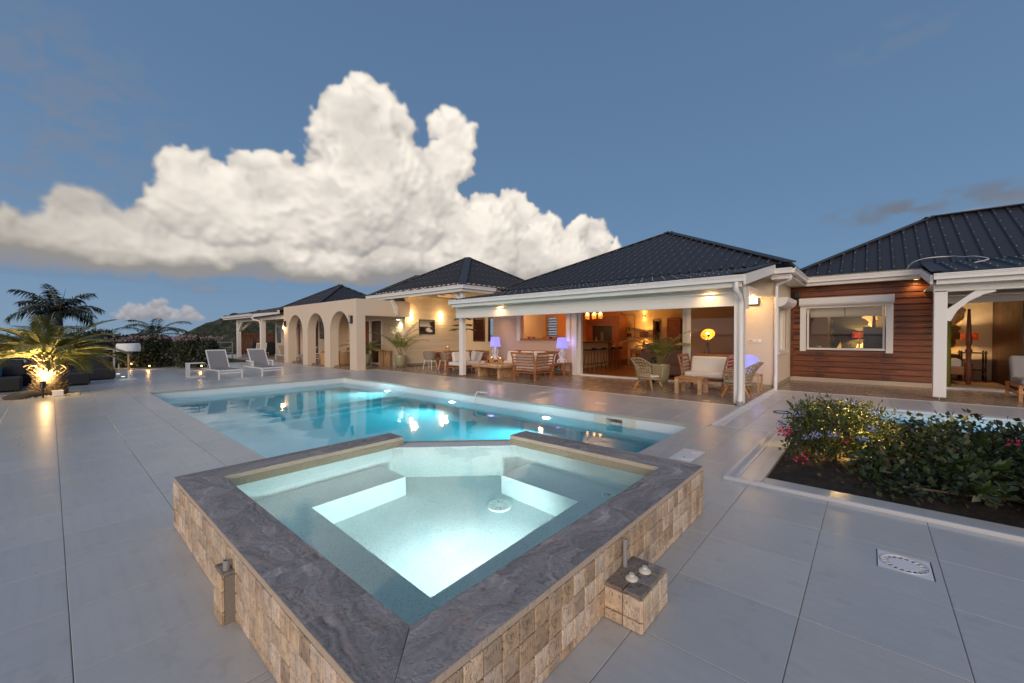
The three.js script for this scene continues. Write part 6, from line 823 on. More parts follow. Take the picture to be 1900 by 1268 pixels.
// ---------------------------------------------------------------- bedroom
{ const cv = document.createElement('canvas'); cv.width = 1024; cv.height = 640; const k = cv.getContext('2d'), r = rng(31); k.fillStyle = '#ecd6a6'; k.fillRect(0, 0, 1024, 640);
  const frond = (x, y, a, l, c, w) => { k.strokeStyle = c; const bend = 0.5 * Math.sign(Math.cos(a)); for (let i = 0; i <= 46; i++) { const t = i / 46, ang = a + bend * t * t, px = x + Math.cos(a + bend * t * 0.5) * l * t, py = y + Math.sin(a + bend * t * 0.5) * l * t; for (const s of [-1, 1]) { const q = ang + s * (1.05 - 0.5 * t), m = l * 0.33 * Math.sin(PI * (0.12 + 0.86 * t)); k.lineWidth = w * (1 - 0.4 * t); k.beginPath(); k.moveTo(px, py); k.lineTo(px + Math.cos(q) * m, py + Math.sin(q) * m); k.stroke(); } } };
  const palm = (x, y, h, l, c, tr) => { k.strokeStyle = tr; k.lineWidth = 16; k.beginPath(); k.moveTo(x - 10, y + h); k.quadraticCurveTo(x + 12, y + h * 0.5, x, y); k.stroke(); for (let i = 0; i < 11; i++) frond(x, y, -PI / 2 + (i - 5) * 0.52 + 0.1 * r(), l * (0.85 + 0.3 * r()), c, 5.5); };
  palm(300, 235, 400, 210, '#2c2d1a', '#2e281c'); palm(610, 230, 420, 120, '#8a7a48', '#7a6a44'); palm(90, 300, 360, 170, '#5a5534', '#4b432d'); palm(880, 290, 360, 150, '#6c6238', '#544a2e'); for (let i = 0; i < 60; i++) { const c = ['#7d7a2e', '#a08a30', '#b5543f', '#8d3b35', '#5d6330', '#c89b3c'][Math.floor(r() * 6)]; frond(r() * 1024, 560 + r() * 80, -PI / 2 + (r() - 0.5) * 1.8, 80 + r() * 90, c, 4); }
  const tx = new THREE.CanvasTexture(cv); tx.colorSpace = THREE.SRGBColorSpace;
  const mu = thing('palm_mural', 'painted wall mural of palms and leaves on the bedroom wall', 'mural'); part('print', ready(clean(new THREE.PlaneGeometry(4.4, 2.75).translate(0.1, 1.45, -20.235))), std(0xffffff, 0.85, { map: tx }), mu);
  const lampAt = (label, x, z, y, I) => { const l = thing('bedside_lamp', label, 'lamp', [x, y, z], 0); part('shade', lathe([[0.2, 0.4], [0.2, 0.62], [0.196, 0.62], [0.196, 0.4]], 0, 0, 0, 32), std([0.50, 0.17, 0.09], 0.9, { transmission: 0.22, thickness: 0, side: THREE.DoubleSide }), l); part('stem', lathe([[0, 0], [0.08, 0], [0.08, 0.02], [0.02, 0.05], [0.015, 0.5], [0, 0.5]]), M.shutter, l); part('bulb', sp(0.035, 0, 0.5, 0), glow([1, 0.62, 0.26], 12), l); point(0, 0.5, 0, [1, 0.62, 0.27], I, 2, l); };
  lampAt('bedside lamp with a coral red shade seen through the bedroom window', -0.3, -19.95, 1.0, 5); lampAt('bedside lamp with a coral red shade beside the carved bed post', 2.4, -19.55, 0.95, 3.4);
  const tbl = (label, x) => { const t = thing('bedside_table', label, 'table', [x, 0.03, -19.78]); part('table_top', bx(0.6, 0.03, 0.5, 0, 0.9, 0), M.shutter, t); part('shelf', bx(0.56, 0.025, 0.46, 0, 0.35, 0), M.shutter, t); for (const [sx, sz] of [[-1, -1], [1, -1], [1, 1], [-1, 1]]) part('leg', lathe([[0, 0], [0.02, 0], [0.028, 0.1], [0.016, 0.2], [0.028, 0.35], [0.016, 0.5], [0.026, 0.7], [0.02, 0.9], [0.026, 0.96], [0, 0.98]], sx * 0.26, 0, sz * 0.21, 10), M.shutter, t); return t; }; tbl('dark turned leg bedside table right of the bed', 2.5); tbl('dark turned leg bedside table behind the bedroom window', -0.3).position.z = -19.92;
  const b = thing('four_poster_bed', 'four poster bed of turned red wood with a bunched pale canopy', 'bed', [1.1, 0.03, -19.0]); const post = [[0, 0], [0.05, 0], [0.065, 0.1], [0.05, 0.2], [0.09, 0.22], [0.09, 0.62], [0.055, 0.66], [0.06, 0.95], [0.085, 1.02], [0.05, 1.08], [0.045, 1.12], [0.06, 1.2], [0.075, 1.3], [0.06, 1.5], [0.035, 2.1], [0.03, 2.25], [0, 2.25]]; for (const [x, z] of [[1.1, 1.0], [-1.0, 1.0], [0.85, -1.0], [-1.0, -1.0]]) part('post', lathe(post, x, 0, z, 18), std([0.22, 0.075, 0.03], 0.4), b); part('rail', [bx(2.0, 0.24, 0.06, 0.05, 0.42, 1.0), bx(0.06, 0.24, 2.0, 0.95, 0.42, 0)], M.oak, b); part('mattress', rb(1.95, 0.28, 1.95, 0.08, 0, 0.62, 0, 0, 0, 0, 4), M.cushion, b); part('blanket', rb(2.0, 0.14, 1.0, 0.05, 0, 0.8, -0.2, 0, 0, 0, 4), std([0.10, 0.055, 0.03], 0.95), b); part('pillow', rb(0.7, 0.5, 0.2, 0.09, 0.4, 1.0, -0.75, -0.4, 0, 0, 4), M.cushion, b); part('pillow', rb(0.5, 0.4, 0.18, 0.08, 0.55, 0.98, -0.5, -0.4, 0, 0, 4), std([0.22, 0.11, 0.05], 0.9), b);
  const cg = new THREE.SphereGeometry(0.5, 40, 24), cp = cg.attributes.position; for (let i = 0; i < cp.count; i++) { const x = cp.getX(i), y = cp.getY(i), z = cp.getZ(i), a = Math.atan2(z, x), f = 1 + 0.07 * Math.sin(a * 9 + y * 7) + 0.10 * vn(x * 4 + 5, y * 7 + z * 2, 400); cp.setXYZ(i, x * 0.66 * f, y * 0.72 * f, z * 1.3 * f); } cg.computeVertexNormals(); cg.translate(0.74, 2.16, 0.45); part('canopy', cg, std([0.72, 0.6, 0.4], 0.95, { transmission: 0.6, thickness: 0 }), b);
  const c = thing('green_curtain', 'olive green curtain hanging left of the bedroom door', 'curtain'); const pg = new THREE.PlaneGeometry(0.26, 2.4, 60, 4), pp = pg.attributes.position; for (let i = 0; i < pp.count; i++) pp.setZ(i, 0.035 * Math.sin(pp.getX(i) * 46) + 0.01 * Math.sin(pp.getX(i) * 17)); pg.computeVertexNormals(); pg.translate(1.61, 1.24, -16.95); part('cloth', pg, std([0.17, 0.17, 0.025], 0.95, { side: THREE.DoubleSide }), c); part('rail', bb(1.45, 3.0, 2.44, 2.47, -16.96, -16.94), M.shutter, c);
  const rg = thing('bedroom_rug', 'pale brown rug on the bedroom floor', 'rug'); part('pile', rb(2.1, 0.015, 1.7, 0.005, 1.85, 0.04, -18.0), std([0.34, 0.24, 0.14], 1, { bumpMap: T.fine, bumpScale: 0.004 }), rg); part('fringe', bb(0.8, 2.9, 0.031, 0.036, -17.15, -17.1), M.cushion, rg);
  const tv = thing('television', 'dark flat television seen at the right of the bedroom window', 'television', [0.14, 1.0, -17.9]); part('screen', rb(0.62, 0.75, 0.03, 0.008, 0, 0.4, 0), std([0.008, 0.011, 0.012], 0.3), tv); part('stand', [bx(0.1, 0.1, 0.05, 0, 0.0, -0.02), bx(0.4, 0.02, 0.2, 0, -0.06, 0)], M.black, tv); part('cabinet', bx(0.8, 0.92, 0.4, 0, -0.53, 0), M.shutter, tv);
  const bl = thing('added_bedroom_lamp', 'unseen round ceiling lamp added inside the bedroom to light the mural', 'lamp', [0.3, 2.88, -18.5]); part('dish', cy(0.17, 0.15, 0.05, 0, -0.03, 0, 24), glow([1, 0.66, 0.36], 3), bl); part('rim', new THREE.TorusGeometry(0.17, 0.012, 8, 24).rotateX(PI / 2), M.white, bl); point(0, -0.2, 0, [1, 0.64, 0.32], 2.6, 6, bl);  // unseen lamp, added so that the mural wall is lit
  const wd = thing('wardrobe', 'tall brown wardrobe at the left behind the bedroom window', 'wardrobe', [-1.55, 0.03, -19.6]); part('body', bx(0.75, 2.3, 1.1, 0, 1.15, 0), std([0.20, 0.12, 0.065], 0.6), wd); for (const x of [-0.18, 0.18]) part('wardrobe_door', bx(0.34, 2.1, 0.02, x, 1.15, 0.56), std([0.22, 0.13, 0.07], 0.6), wd); for (const x of [-0.04, 0.04]) part('knob', sp(0.015, x, 1.1, 0.585), M.steel, wd);
  
}

// ---------------------------------------------------------------- plants
// pinnate frond: a curved rachis with paired blades, all in one geometry; starts at the origin and leaves along (az, el), bending down
function frond(o) {
  const { len, n = 40, el = 0.9, az = 0, droop = 1.3, blade = 0.3, wide = 0.018, vee = 0.5, bare = 0.12, hang = 0.25, seed = 1, stem = 0.012, plume = false } = o, r = rng(seed), K = 14, P = [V(0, 0, 0)], D = [];
  for (let i = 0; i < K; i++) { const t = i / K, a = el - droop * Math.pow(t, 1.4), d = V(Math.cos(a), Math.sin(a), 0); D.push(d); P.push(P[i].clone().addScaledVector(d, len / K)); } D.push(D[K - 1]);
  const at = (t) => { const u = t * K, i = Math.min(K - 1, Math.floor(u)), f = u - i; return [P[i].clone().lerp(P[i + 1], f), D[i].clone().lerp(D[Math.min(K, i + 1)], f).normalize()]; };
  const pos = [], tri = (a, b, c) => pos.push(a.x, a.y, a.z, b.x, b.y, b.z, c.x, c.y, c.z);
  for (let i = 0; i < n; i++) for (const s of [-1, 1]) {
    const t = bare + (1 - bare) * (i + r() * 0.7) / n, [p, d] = at(Math.min(0.995, t)), up = V(0, 0, 1).cross(d).normalize(), lat = V(0, 0, s);
    const l = blade * (0.35 + 0.65 * Math.sin(PI * Math.min(1, 0.16 + 0.8 * t))) * (0.85 + 0.3 * r()), sweep = plume ? 0.5 : 0.75 - 0.25 * t, q = d.clone().multiplyScalar(sweep + 0.5 * t).addScaledVector(lat, 1).addScaledVector(up, (plume ? (r() - 0.5) * 1.3 : vee * (1 - 0.7 * t)) + (r() - 0.5) * 0.24).normalize();
    const w = d.clone().cross(q).cross(q).normalize().multiplyScalar(-wide * (0.8 + 0.4 * r())), m = p.clone().addScaledVector(q, l * 0.45), e = p.clone().addScaledVector(q, l); m.y -= hang * l * 0.18; e.y -= hang * l * (0.75 + 0.5 * r());
    tri(p, m.clone().add(w), m.clone().sub(w)); tri(m.clone().sub(w), m.clone().add(w), e);
  }
  const g = new THREE.BufferGeometry(); g.setAttribute('position', new THREE.Float32BufferAttribute(pos, 3)); g.computeVertexNormals();
  const st = new THREE.TubeGeometry(new THREE.CatmullRomCurve3(P), 16, stem, 5); const out = [g, st].map((x) => clean(x.rotateY(-az)));
  return out;
}
const tri3 = (o, m, parent, y, pos = [0, 0, 0]) => { const [lf, st] = frond(o); const f = part('frond', ready(lf), m, parent); f.position.set(pos[0], pos[1] + y, pos[2]); part('midrib', ready(st), L.stalk, f); return f; };
// lit date palm on the deck
{ const t = thing('date_palm', 'short date palm on the deck with its trunk lit from below', 'palm', [-16.2, 0, 0.02]), r = rng(11), H = 1.0;
  const tg = lathe([[0, 0], [0.33, 0], [0.34, 0.12], [0.30, 0.3], [0.31, 0.6], [0.30, 0.85], [0.2, 1.02], [0, 1.08]], 0, 0, 0, 26); const trunk = part('trunk', tg, M.bark, t);
  const boots = []; for (let j = 0; j < 15; j++) for (let i = 0; i < 15; i++) { const a = (i + (j % 2) * 0.5 + 0.3 * (r() - 0.5)) / 15 * 2 * PI, y = 0.05 + j * 0.066 + r() * 0.02, rad = 0.29 + 0.03 * Math.sin(j), g = new THREE.ConeGeometry(0.05 + 0.014 * r(), 0.17 + 0.08 * r(), 5).scale(1, 1, 0.45); g.rotateX(0.75 + 0.45 * r()); g.translate(0, y + 0.05, rad); g.rotateY(a); boots.push(g); }
  part('leaf_stubs', boots, std([0.30, 0.23, 0.14], 0.9, { bumpMap: T.fine, bumpScale: 0.006 }), t).userData.kind = 'stuff';
  for (let i = 0; i < 42; i++) { const a = i * 2.39996 + 0.3 * r(), k = i / 42; tri3({ len: 1.2 + 0.42 * r(), n: 62, el: mix(1.15, 0.12, Math.pow(k, 0.7)) + 0.12 * (r() - 0.5), az: a, droop: mix(0.8, 0.85, k) + 0.35 * r(), blade: 0.37, wide: 0.013, vee: 0.7, bare: 0.14, hang: 0.2, seed: 500 + i, stem: 0.014 }, L.palm, t, 0.98, [Math.cos(a) * 0.1, 0.05 * (1 - k), Math.sin(a) * 0.1]); }
  for (let i = 0; i < 9; i++) { const a = i * 0.73 + 3.4, f = frond({ len: 0.18 + 0.14 * r(), n: 6, el: 0.5 * (r() - 0.2), az: a, droop: 1.2, blade: 0.1, wide: 0.008, seed: 700 + i, stem: 0.016 }); const q = part('dry_stalk', ready(f[1]), std([0.32, 0.22, 0.12], 0.9), t); q.position.set(Math.cos(a) * 0.27, 0.8, Math.sin(a) * 0.27); }
  const bed = structGroup('pebble_bed'); part('bed', bb(-16.56, -15.68, -0.05, -0.012, -0.53, 0.53), M.travBand, bed); const pg = new THREE.DodecahedronGeometry(0.022, 0).scale(1.2, 0.6, 1), im = new THREE.InstancedMesh(clean(pg), std([0.62, 0.58, 0.5], 0.8), 1500), m4 = new THREE.Matrix4(), q = new THREE.Quaternion(); for (let i = 0; i < 1500; i++) { q.setFromEuler(new THREE.Euler(r() * 6, r() * 6, r() * 6)); const s = 0.6 + r() * 0.9; m4.compose(V(-16.54 + r() * 0.84, -0.008 + r() * 0.022, -0.51 + r() * 1.02), q, V(s, s, s)); im.setMatrixAt(i, m4); } im.name = 'pebbles'; im.userData.kind = 'stuff'; bed.add(im);
  const rk = new THREE.IcosahedronGeometry(0.26, 4), rp = rk.attributes.position; for (let i = 0; i < rp.count; i++) { const x = rp.getX(i), y = rp.getY(i), z = rp.getZ(i), f = 1 + 0.35 * fbm(x * 5 + 3, z * 5 + y * 4, 3, 600); rp.setXYZ(i, x * 0.7 * f, y * 0.42 * f + 0.03 * (z < 0 ? 1 : 0), z * 1.25 * f); } const rock = thing('rock', 'dark flat rock beside the lit palm trunk', 'rock', [-15.85, 0.05, 0.42]); part('stone', rk, std([0.07, 0.065, 0.05], 0.9), rock);
  const fl = thing('garden_spotlight', 'black stake spotlight aimed at the palm trunk', 'lamp', [-15.66, 0, 0.13]); part('stake', cy(0.022, 0.018, 0.3, 0, 0.15, 0, 10), M.black, fl); part('head', cy(0.055, 0.05, 0.17, -0.02, 0.33, 0, 16, 0, 0, 0.3), M.black, fl); part('lens', cy(0.045, 0.045, 0.012, -0.047, 0.415, 0, 16, 0, 0, 0.3), glow([1, 0.7, 0.34], 9), fl); spot(-15.74, 0.44, 0.12, -16.2, 0.62, 0.04, [1, 0.64, 0.27], 7, 1.15, 3); spot(-15.70, 0.48, 0.12, -15.95, 1.6, 0.06, [1, 0.68, 0.30], 24, 1.25, 3); point(-15.72, 0.47, 0.1, [1, 0.62, 0.26], 1.3, 3);
  const bxx = thing('cable_box', 'small white cable box at the foot of the palm', 'box', [-15.75, 0, -0.12]); part('case', rb(0.12, 0.13, 0.2, 0.012, 0, 0.075, 0), M.white, bxx); part('lid', rb(0.13, 0.015, 0.21, 0.005, 0, 0.147, 0), M.white, bxx);
}
// dark tall palm and a low palm beyond the railing
{ const t = thing('royal_palm', 'tall dark palm behind the lounge, standing out against the sky', 'palm', [-37.4, -2.7, -0.4]), r = rng(21); part('trunk', cy(0.16, 0.24, 5.0, 0, 2.5, 0, 14), M.bark, t); part('crown_shaft', cy(0.12, 0.17, 0.9, 0, 5.3, 0, 14), L.dark, t); part('spear', rod(V(0, 5.6, 0), V(0.15, 7.2, -0.3), 0.03, 0.005), L.dark, t);
  for (let i = 0; i < 15; i++) { const a = i * 2.39996 + 0.4, k = i / 15; tri3({ len: 2.1 + 0.4 * r(), n: 60, el: mix(1.3, 0.1, k), az: a, droop: mix(0.9, 1.7, k) + 0.3 * r(), blade: 0.62, wide: 0.03, plume: true, hang: 0.55, bare: 0.1, seed: 800 + i, stem: 0.03 }, L.dark, t, 5.6); }
  const p = thing('low_palm', 'low palm with wispy fronds rising behind the flowering hedge', 'palm', [-39.6, -1.75, -5.1]); part('trunk', cy(0.14, 0.2, 3.3, 0, 1.65, 0, 12), M.bark, p); for (let i = 0; i < 13; i++) { const a = i * 2.39996, k = i / 13; tri3({ len: 2.3 + 0.5 * r(), n: 40, el: mix(1.2, 0.25, k), az: a, droop: 1.3 + 0.4 * r(), blade: 0.7, wide: 0.026, vee: 0.4, hang: 0.5, seed: 850 + i, stem: 0.02 }, leafy([0.05, 0.06, 0.022]), p, 3.2); } }
// potted areca palms
function areca(name, label, pos, o) { const t = thing(name, label, 'plant', pos, 0, o.group), r = rng(o.seed), R0 = o.r, Hh = o.h; part('pot', lathe([[0, 0], [R0 * 0.62, 0], [R0 * 0.86, Hh * 0.3], [R0, Hh * 0.75], [R0 * 0.97, Hh], [R0 * 0.9, Hh], [R0 * 0.9, Hh * 0.9], [0, Hh * 0.9]], 0, 0, 0, 36), M.pot, t); part('soil', cy(R0 * 0.9, R0 * 0.9, 0.02, 0, Hh * 0.91, 0, 24), M.soil, t);
  for (let i = 0; i < o.n; i++) { const a = i * 2.39996 + r(), k = i / o.n, base = R0 * 0.35 * r(); tri3({ len: o.len * (0.65 + 0.5 * r()), n: 24, el: mix(1.5, 0.75 + (o.up ?? 0), Math.pow(k, 0.8)) - 0.1 * r(), az: a, droop: mix(0.8, 1.75, r()), blade: o.blade, wide: 0.014, vee: 0.55, bare: o.bare ?? 0.34, hang: 0.45, seed: o.seed * 50 + i, stem: 0.008 }, i % 5 === 4 ? L.arecaDry : L.areca, t, Hh * 0.9, [Math.cos(a * 1.7) * base, 0, Math.sin(a * 1.7) * base]); } return t; }
L.arecaDry = leafy([0.22, 0.15, 0.03]);
areca('potted_palm', 'bushy potted palm in an olive glazed pot next to the arcade corner pillar', [-19.9, 0, -10.95], { r: 0.33, h: 0.58, n: 20, len: 1.25, blade: 0.34, seed: 3, bare: 0.22 });
areca('potted_palm', 'tall arching potted palm in an olive glazed pot at the corner of the cream boards', [-17.08, 0, -11.22], { r: 0.31, h: 0.6, n: 17, len: 1.75, blade: 0.34, seed: 5, bare: 0.3, up: 0.4 });
areca('potted_palm', 'potted palm with arching fronds in a tall pot between rattan chair and loveseat', [-4.95, 0, -12.75], { r: 0.27, h: 0.62, n: 18, len: 1.5, blade: 0.34, seed: 9, up: 0.35 });
{ const t = thing('tiered_plant', 'dark green plant in flat leafy tiers behind the left white post', 'plant', [-13.1, 0, -11.7]), r = rng(44); part('stem', cy(0.025, 0.04, 2.2, 0, 1.1, 0, 10), M.bark, t); part('pot', lathe([[0, 0], [0.18, 0], [0.26, 0.4], [0.23, 0.4], [0, 0.36]]), M.pot, t); for (const [y, n, l] of [[1.75, 11, 0.62], [1.95, 8, 0.5], [2.22, 7, 0.42]]) for (let i = 0; i < n; i++) tri3({ len: l * (0.8 + 0.4 * r()), n: 26, el: 0.35, az: i / n * 6.28 + r() * 0.4, droop: 0.9, blade: 0.15, wide: 0.024, vee: 0.1, bare: 0.1, hang: 0.2, seed: 900 + i * 7 + n, stem: 0.006 }, leafy([0.09, 0.15, 0.03]), t, y); }
{ const t = thing('flower_vase', 'arrangement of dusky pink and blue flowers among the potted palm fronds', 'flowers', [-5.35, 0, -13.1]); part('vase', lathe([[0, 0], [0.12, 0], [0.16, 0.4], [0.08, 0.75], [0.1, 0.8], [0, 0.78]]), M.iron, t); const r = rng(8); for (let i = 0; i < 9; i++) { const a = r() * 6.28, d = 0.08 + 0.22 * r(), x = Math.cos(a) * d, z = Math.sin(a) * d, y = 1.0 + 0.22 * r(); const f = part('bloom', sp(0.06 + 0.03 * r(), x, y, z, 1, 0.8, 1, 10), std(i % 2 ? [0.35, 0.2, 0.2] : [0.05, 0.06, 0.1], 0.9), t); part('stalk', rod(V(0, 0.75, 0), V(x, y, z), 0.005), L.stalk, f); } }

// leafy shrubs: leaves scattered through clumps round a branching frame
const leafGeo = (l, w) => { const g = new THREE.BufferGeometry(); const p = [[0, 0, 0], [w / 2, 0.12 * w, l * 0.4], [0, -0.05 * l, l], [-w / 2, 0.12 * w, l * 0.4], [0, -0.02 * w, l * 0.45]]; g.setAttribute('position', new THREE.Float32BufferAttribute(p.flat(), 3)); g.setIndex([0, 1, 4, 4, 1, 2, 0, 4, 3, 4, 2, 3]); g.computeVertexNormals(); return clean(g); };
function leaves(parent, name, geo, m, list, tint = 0.25) { const im = new THREE.InstancedMesh(geo, m, list.length), m4 = new THREE.Matrix4(), q = new THREE.Quaternion(), c = new THREE.Color(); list.forEach(([p, d, s, roll], i) => { const a = V(0, 0, 1), w = d.clone().normalize(); q.setFromUnitVectors(a, w); q.multiply(new THREE.Quaternion().setFromAxisAngle(V(0, 0, 1), roll)); m4.compose(p, q, V(s, s, s)); im.setMatrixAt(i, m4); const k = 1 + tint * (R() * 2 - 1); im.setColorAt(i, c.setRGB(k * (0.9 + 0.3 * R()), k, k * 0.9)); }); im.name = name; im.userData.kind = 'stuff'; im.castShadow = im.receiveShadow = true; parent.add(im); return im; }
function clumps(r, n, per, inBox, rad, lift = 0.4) { const out = []; for (let i = 0; i < n; i++) { const c = inBox(r); if (!c) continue; const rr0 = rad * (0.6 + 0.8 * r()); for (let k = 0; k < per; k++) { const d = V(r() * 2 - 1, r() * 2 - 1, r() * 2 - 1).normalize(), p = c.clone().addScaledVector(d, rr0 * Math.pow(r(), 0.5)); d.y += lift * (r() - 0.35); d.x += 0.7 * (r() - 0.5); d.z += 0.7 * (r() - 0.5); out.push([p, d, 0.7 + 0.6 * r(), (r() - 0.5) * 2.4]); } } return out; }
function branches(parent, base, tips, rad, m, r) { part('branches', tips.map((p) => { const mid = base.clone().lerp(p, 0.5).add(V((r() - 0.5) * 0.2, (r() - 0.2) * 0.12, (r() - 0.5) * 0.2)); return tube([base.clone().add(V((r() - 0.5) * 0.1, 0, (r() - 0.5) * 0.1)), mid, p], rad, 8, 5); }), m, parent); }
const twig = std([0.13, 0.10, 0.07], 0.9);
{ // plumbago with pale blue flowers, lit from within
  const t = thing('plumbago_bush', 'rounded bush of small leaves with pale blue flowers, glowing yellow from within', 'bush', [-0.35, 0, -6.45]), r = rng(61);
  const dome = (r2) => { const a = r2() * 6.28, u = Math.pow(r2(), 0.4), y = 0.12 + 0.52 * r2(), k = Math.sqrt(Math.max(0, 1 - Math.pow((y - 0.24) / 0.48, 2))) * (0.8 + 0.35 * vn(Math.cos(a) * 2 + 5, Math.sin(a) * 2 + y * 2, 700)); return V(Math.cos(a) * u * 0.66 * k, y + 0.06 * vn(Math.cos(a) * 3, Math.sin(a) * 3, 702), Math.sin(a) * u * 0.8 * k); };
  leaves(t, 'crown', leafGeo(0.046, 0.020), L.plumb, clumps(r, 400, 22, dome, 0.085).filter((l) => Math.hypot(l[0].x - 0.05, l[0].y - 0.31, l[0].z + 0.15) > 0.15), 0.3);
  const shoots = []; for (let i = 0; i < 60; i++) { const a = r() * 6.28, b = V(Math.cos(a) * 0.45 * r(), 0.46, Math.sin(a) * 0.6 * r()), d = V(Math.cos(a) * 0.7, 1, Math.sin(a) * 0.7).normalize(), l = 0.14 + 0.18 * r(); for (let k = 0; k < 16; k++) { const p = b.clone().addScaledVector(d, l * k / 16); shoots.push([p, V(r() - 0.5, 0.5 + r() * 0.4, r() - 0.5), 0.8 + 0.4 * r(), r() * 6]); } } leaves(t, 'shoots', leafGeo(0.045, 0.019), leafy([0.12, 0.17, 0.035]), shoots, 0.2);
  branches(t, V(0, 0, 0), Array.from({ length: 26 }, () => dome(r)), 0.007, twig, r);
  const fl = []; for (const [x, y, z] of [[0.05, 0.42, 0.66], [0.3, 0.4, 0.6], [-0.18, 0.36, 0.66], [-0.45, 0.5, 0.1], [-0.5, 0.4, 0.25], [0.18, 0.68, -0.2], [0.4, 0.62, 0.1], [-0.1, 0.4, 0.72], [0.38, 0.5, 0.5], [-0.3, 0.55, 0.3]]) for (let k = 0; k < 26; k++) fl.push([V(x + (r() - 0.5) * 0.1, y + (r() - 0.5) * 0.06, z + (r() - 0.5) * 0.1), V(r() - 0.5, 0.5, r() - 0.5), 0.8 + 0.5 * r(), r() * 6]); leaves(t, 'flowers', leafGeo(0.02, 0.02), L.blue, fl, 0.1);
  const gl = thing('garden_spotlight', 'warm garden spotlight hidden in the plumbago bush', 'lamp', [-0.3, 0.0, -6.6]); part('stake', cy(0.02, 0.015, 0.28, 0, 0.14, 0, 8), M.black, gl); part('lens', sp(0.045, 0, 0.31, 0, 1, 1, 1, 12), glow([1, 0.62, 0.2], 9), gl); point(0, 0.31, 0.0, [1, 0.60, 0.16], 7, 2, gl);
}
const bougGeo = leafGeo(0.066, 0.046);
{ // bougainvillea spreading over the bed
  const t = thing('bougainvillea', 'dark spreading bougainvillea with magenta flowers filling the flower bed', 'shrub', [1.0, 0, -6.9]), r = rng(71);
  const top = (x, z) => 0.43 - 0.09 * sstep(-0.2, -1.0, z) + 0.2 * vn(x * 1.7 + 9, z * 1.7, 710) + 0.1 * vn(x * 4, z * 4, 712) - 0.25 * sstep(-0.35, -1.1, x) + 0.04 * sstep(0.4, 1.2, x);
  const box = (r2) => { const x = -1.05 + 3.6 * r2(), z = -1.15 + 2.85 * r2(); const e = sstep(1.65, 1.0, z); const y = mix(0.1, top(x, z), Math.pow(r2(), 0.55)) * mix(0.75, 1, e); return V(x, y, z); };
  leaves(t, 'crown', bougGeo, L.boug, clumps(r, 900, 15, box, 0.12, 0.6), 0.35);
  branches(t, V(0.1, 0, 0.4), Array.from({ length: 24 }, () => box(r)), 0.012, twig, r); branches(t, V(1.1, 0, 0.5), Array.from({ length: 22 }, () => box(r)), 0.012, twig, r); part('trunk', [tube([V(0.55, 0, 1.0), V(0.62, 0.14, 0.85), V(0.78, 0.32, 0.6)], 0.035, 10, 8), tube([V(-0.9, 0, 1.15), V(-0.85, 0.15, 1.0), V(-0.95, 0.34, 0.9)], 0.03, 10, 8)], M.bark, t);
  const side = []; for (let i = 0; i < 26; i++) { const c = V(-1.68 + 0.5 * r(), 0.12 + 0.32 * r(), 1.15 - 0.75 * r()); for (let k = 0; k < 10; k++) side.push([c.clone().add(V((r() - 0.5) * 0.16, (r() - 0.5) * 0.12, (r() - 0.5) * 0.16)), V(r() - 0.6, r() - 0.4, r() - 0.3), 0.6 + 0.4 * r(), r() * 6]); } leaves(t, 'side_shoots', bougGeo, L.boug, side, 0.3);
  const fl = []; for (const [x, y, z, n] of [[0.62, 0.58, 0.2, 46], [0.8, 0.6, 0.3, 40], [0.95, 0.57, 0.1, 34], [0.5, 0.54, 0.2, 26], [1.25, 0.5, 0.3, 26], [0.1, 0.45, 0.5, 12], [-1.78, 0.36, 1.0, 46], [-1.58, 0.1, 1.2, 20], [0.05, 0.12, 1.62, 40], [0.18, 0.14, 1.55, 26], [1.15, 0.46, 0.55, 20], [0.45, 0.4, 0.75, 12], [-1.2, 0.35, 1.0, 8]]) for (let k = 0; k < n; k++) fl.push([V(x + (r() - 0.5) * 0.13, y + (r() - 0.5) * 0.08, z + (r() - 0.5) * 0.13), V(r() - 0.5, r() - 0.3, r() - 0.5), 0.7 + 0.5 * r(), r() * 6]); leaves(t, 'flowers', leafGeo(0.034, 0.03), L.magenta, fl, 0.3);
  const sl = []; for (let i = 0; i < 420; i++) sl.push([V(-1.75 + 3.4 * r(), 0.05, 1.7 - 3.6 * r()), V(r() - 0.5, 0.1, r() - 0.5), 0.5 + 0.5 * r(), r() * 6]); leaves(t, 'fallen_leaves', leafGeo(0.05, 0.03), leafy([0.09, 0.06, 0.03]), sl, 0.5);
}
{ // large glossy leaves at the right edge, each a leaf of its own
  const t = thing('glossy_shrub', 'shrub of large glossy leaves at the front right of the flower bed', 'shrub', [1.05, 0, -5.62]), r = rng(81), g = ready(leafGeo(0.17, 0.085)), mats = [[0.085, 0.15, 0.035], [0.06, 0.12, 0.03], [0.11, 0.17, 0.04], [0.16, 0.17, 0.05]].map((c) => leafy(c, 0.32));
  const heads = []; for (let i = 0; i < 26; i++) heads.push(V(-0.45 + 0.95 * r(), 0.08 + 0.3 * r(), -0.5 + 0.85 * r()));
  branches(t, V(0.1, 0, -0.2), heads, 0.009, twig, r);
  for (const h of heads) for (let k = 0; k < 9; k++) { const a = k * 2.39996 + r(), e = 0.95 - k * 0.11, o = part('leaf', g, mats[Math.floor(Math.pow(r(), 1.5) * 4)], t); o.position.copy(h); o.quaternion.setFromUnitVectors(V(0, 0, 1), V(Math.cos(a) * Math.cos(e), Math.sin(e), Math.sin(a) * Math.cos(e)).normalize()); o.scale.setScalar(0.6 + 0.55 * r()); }
}
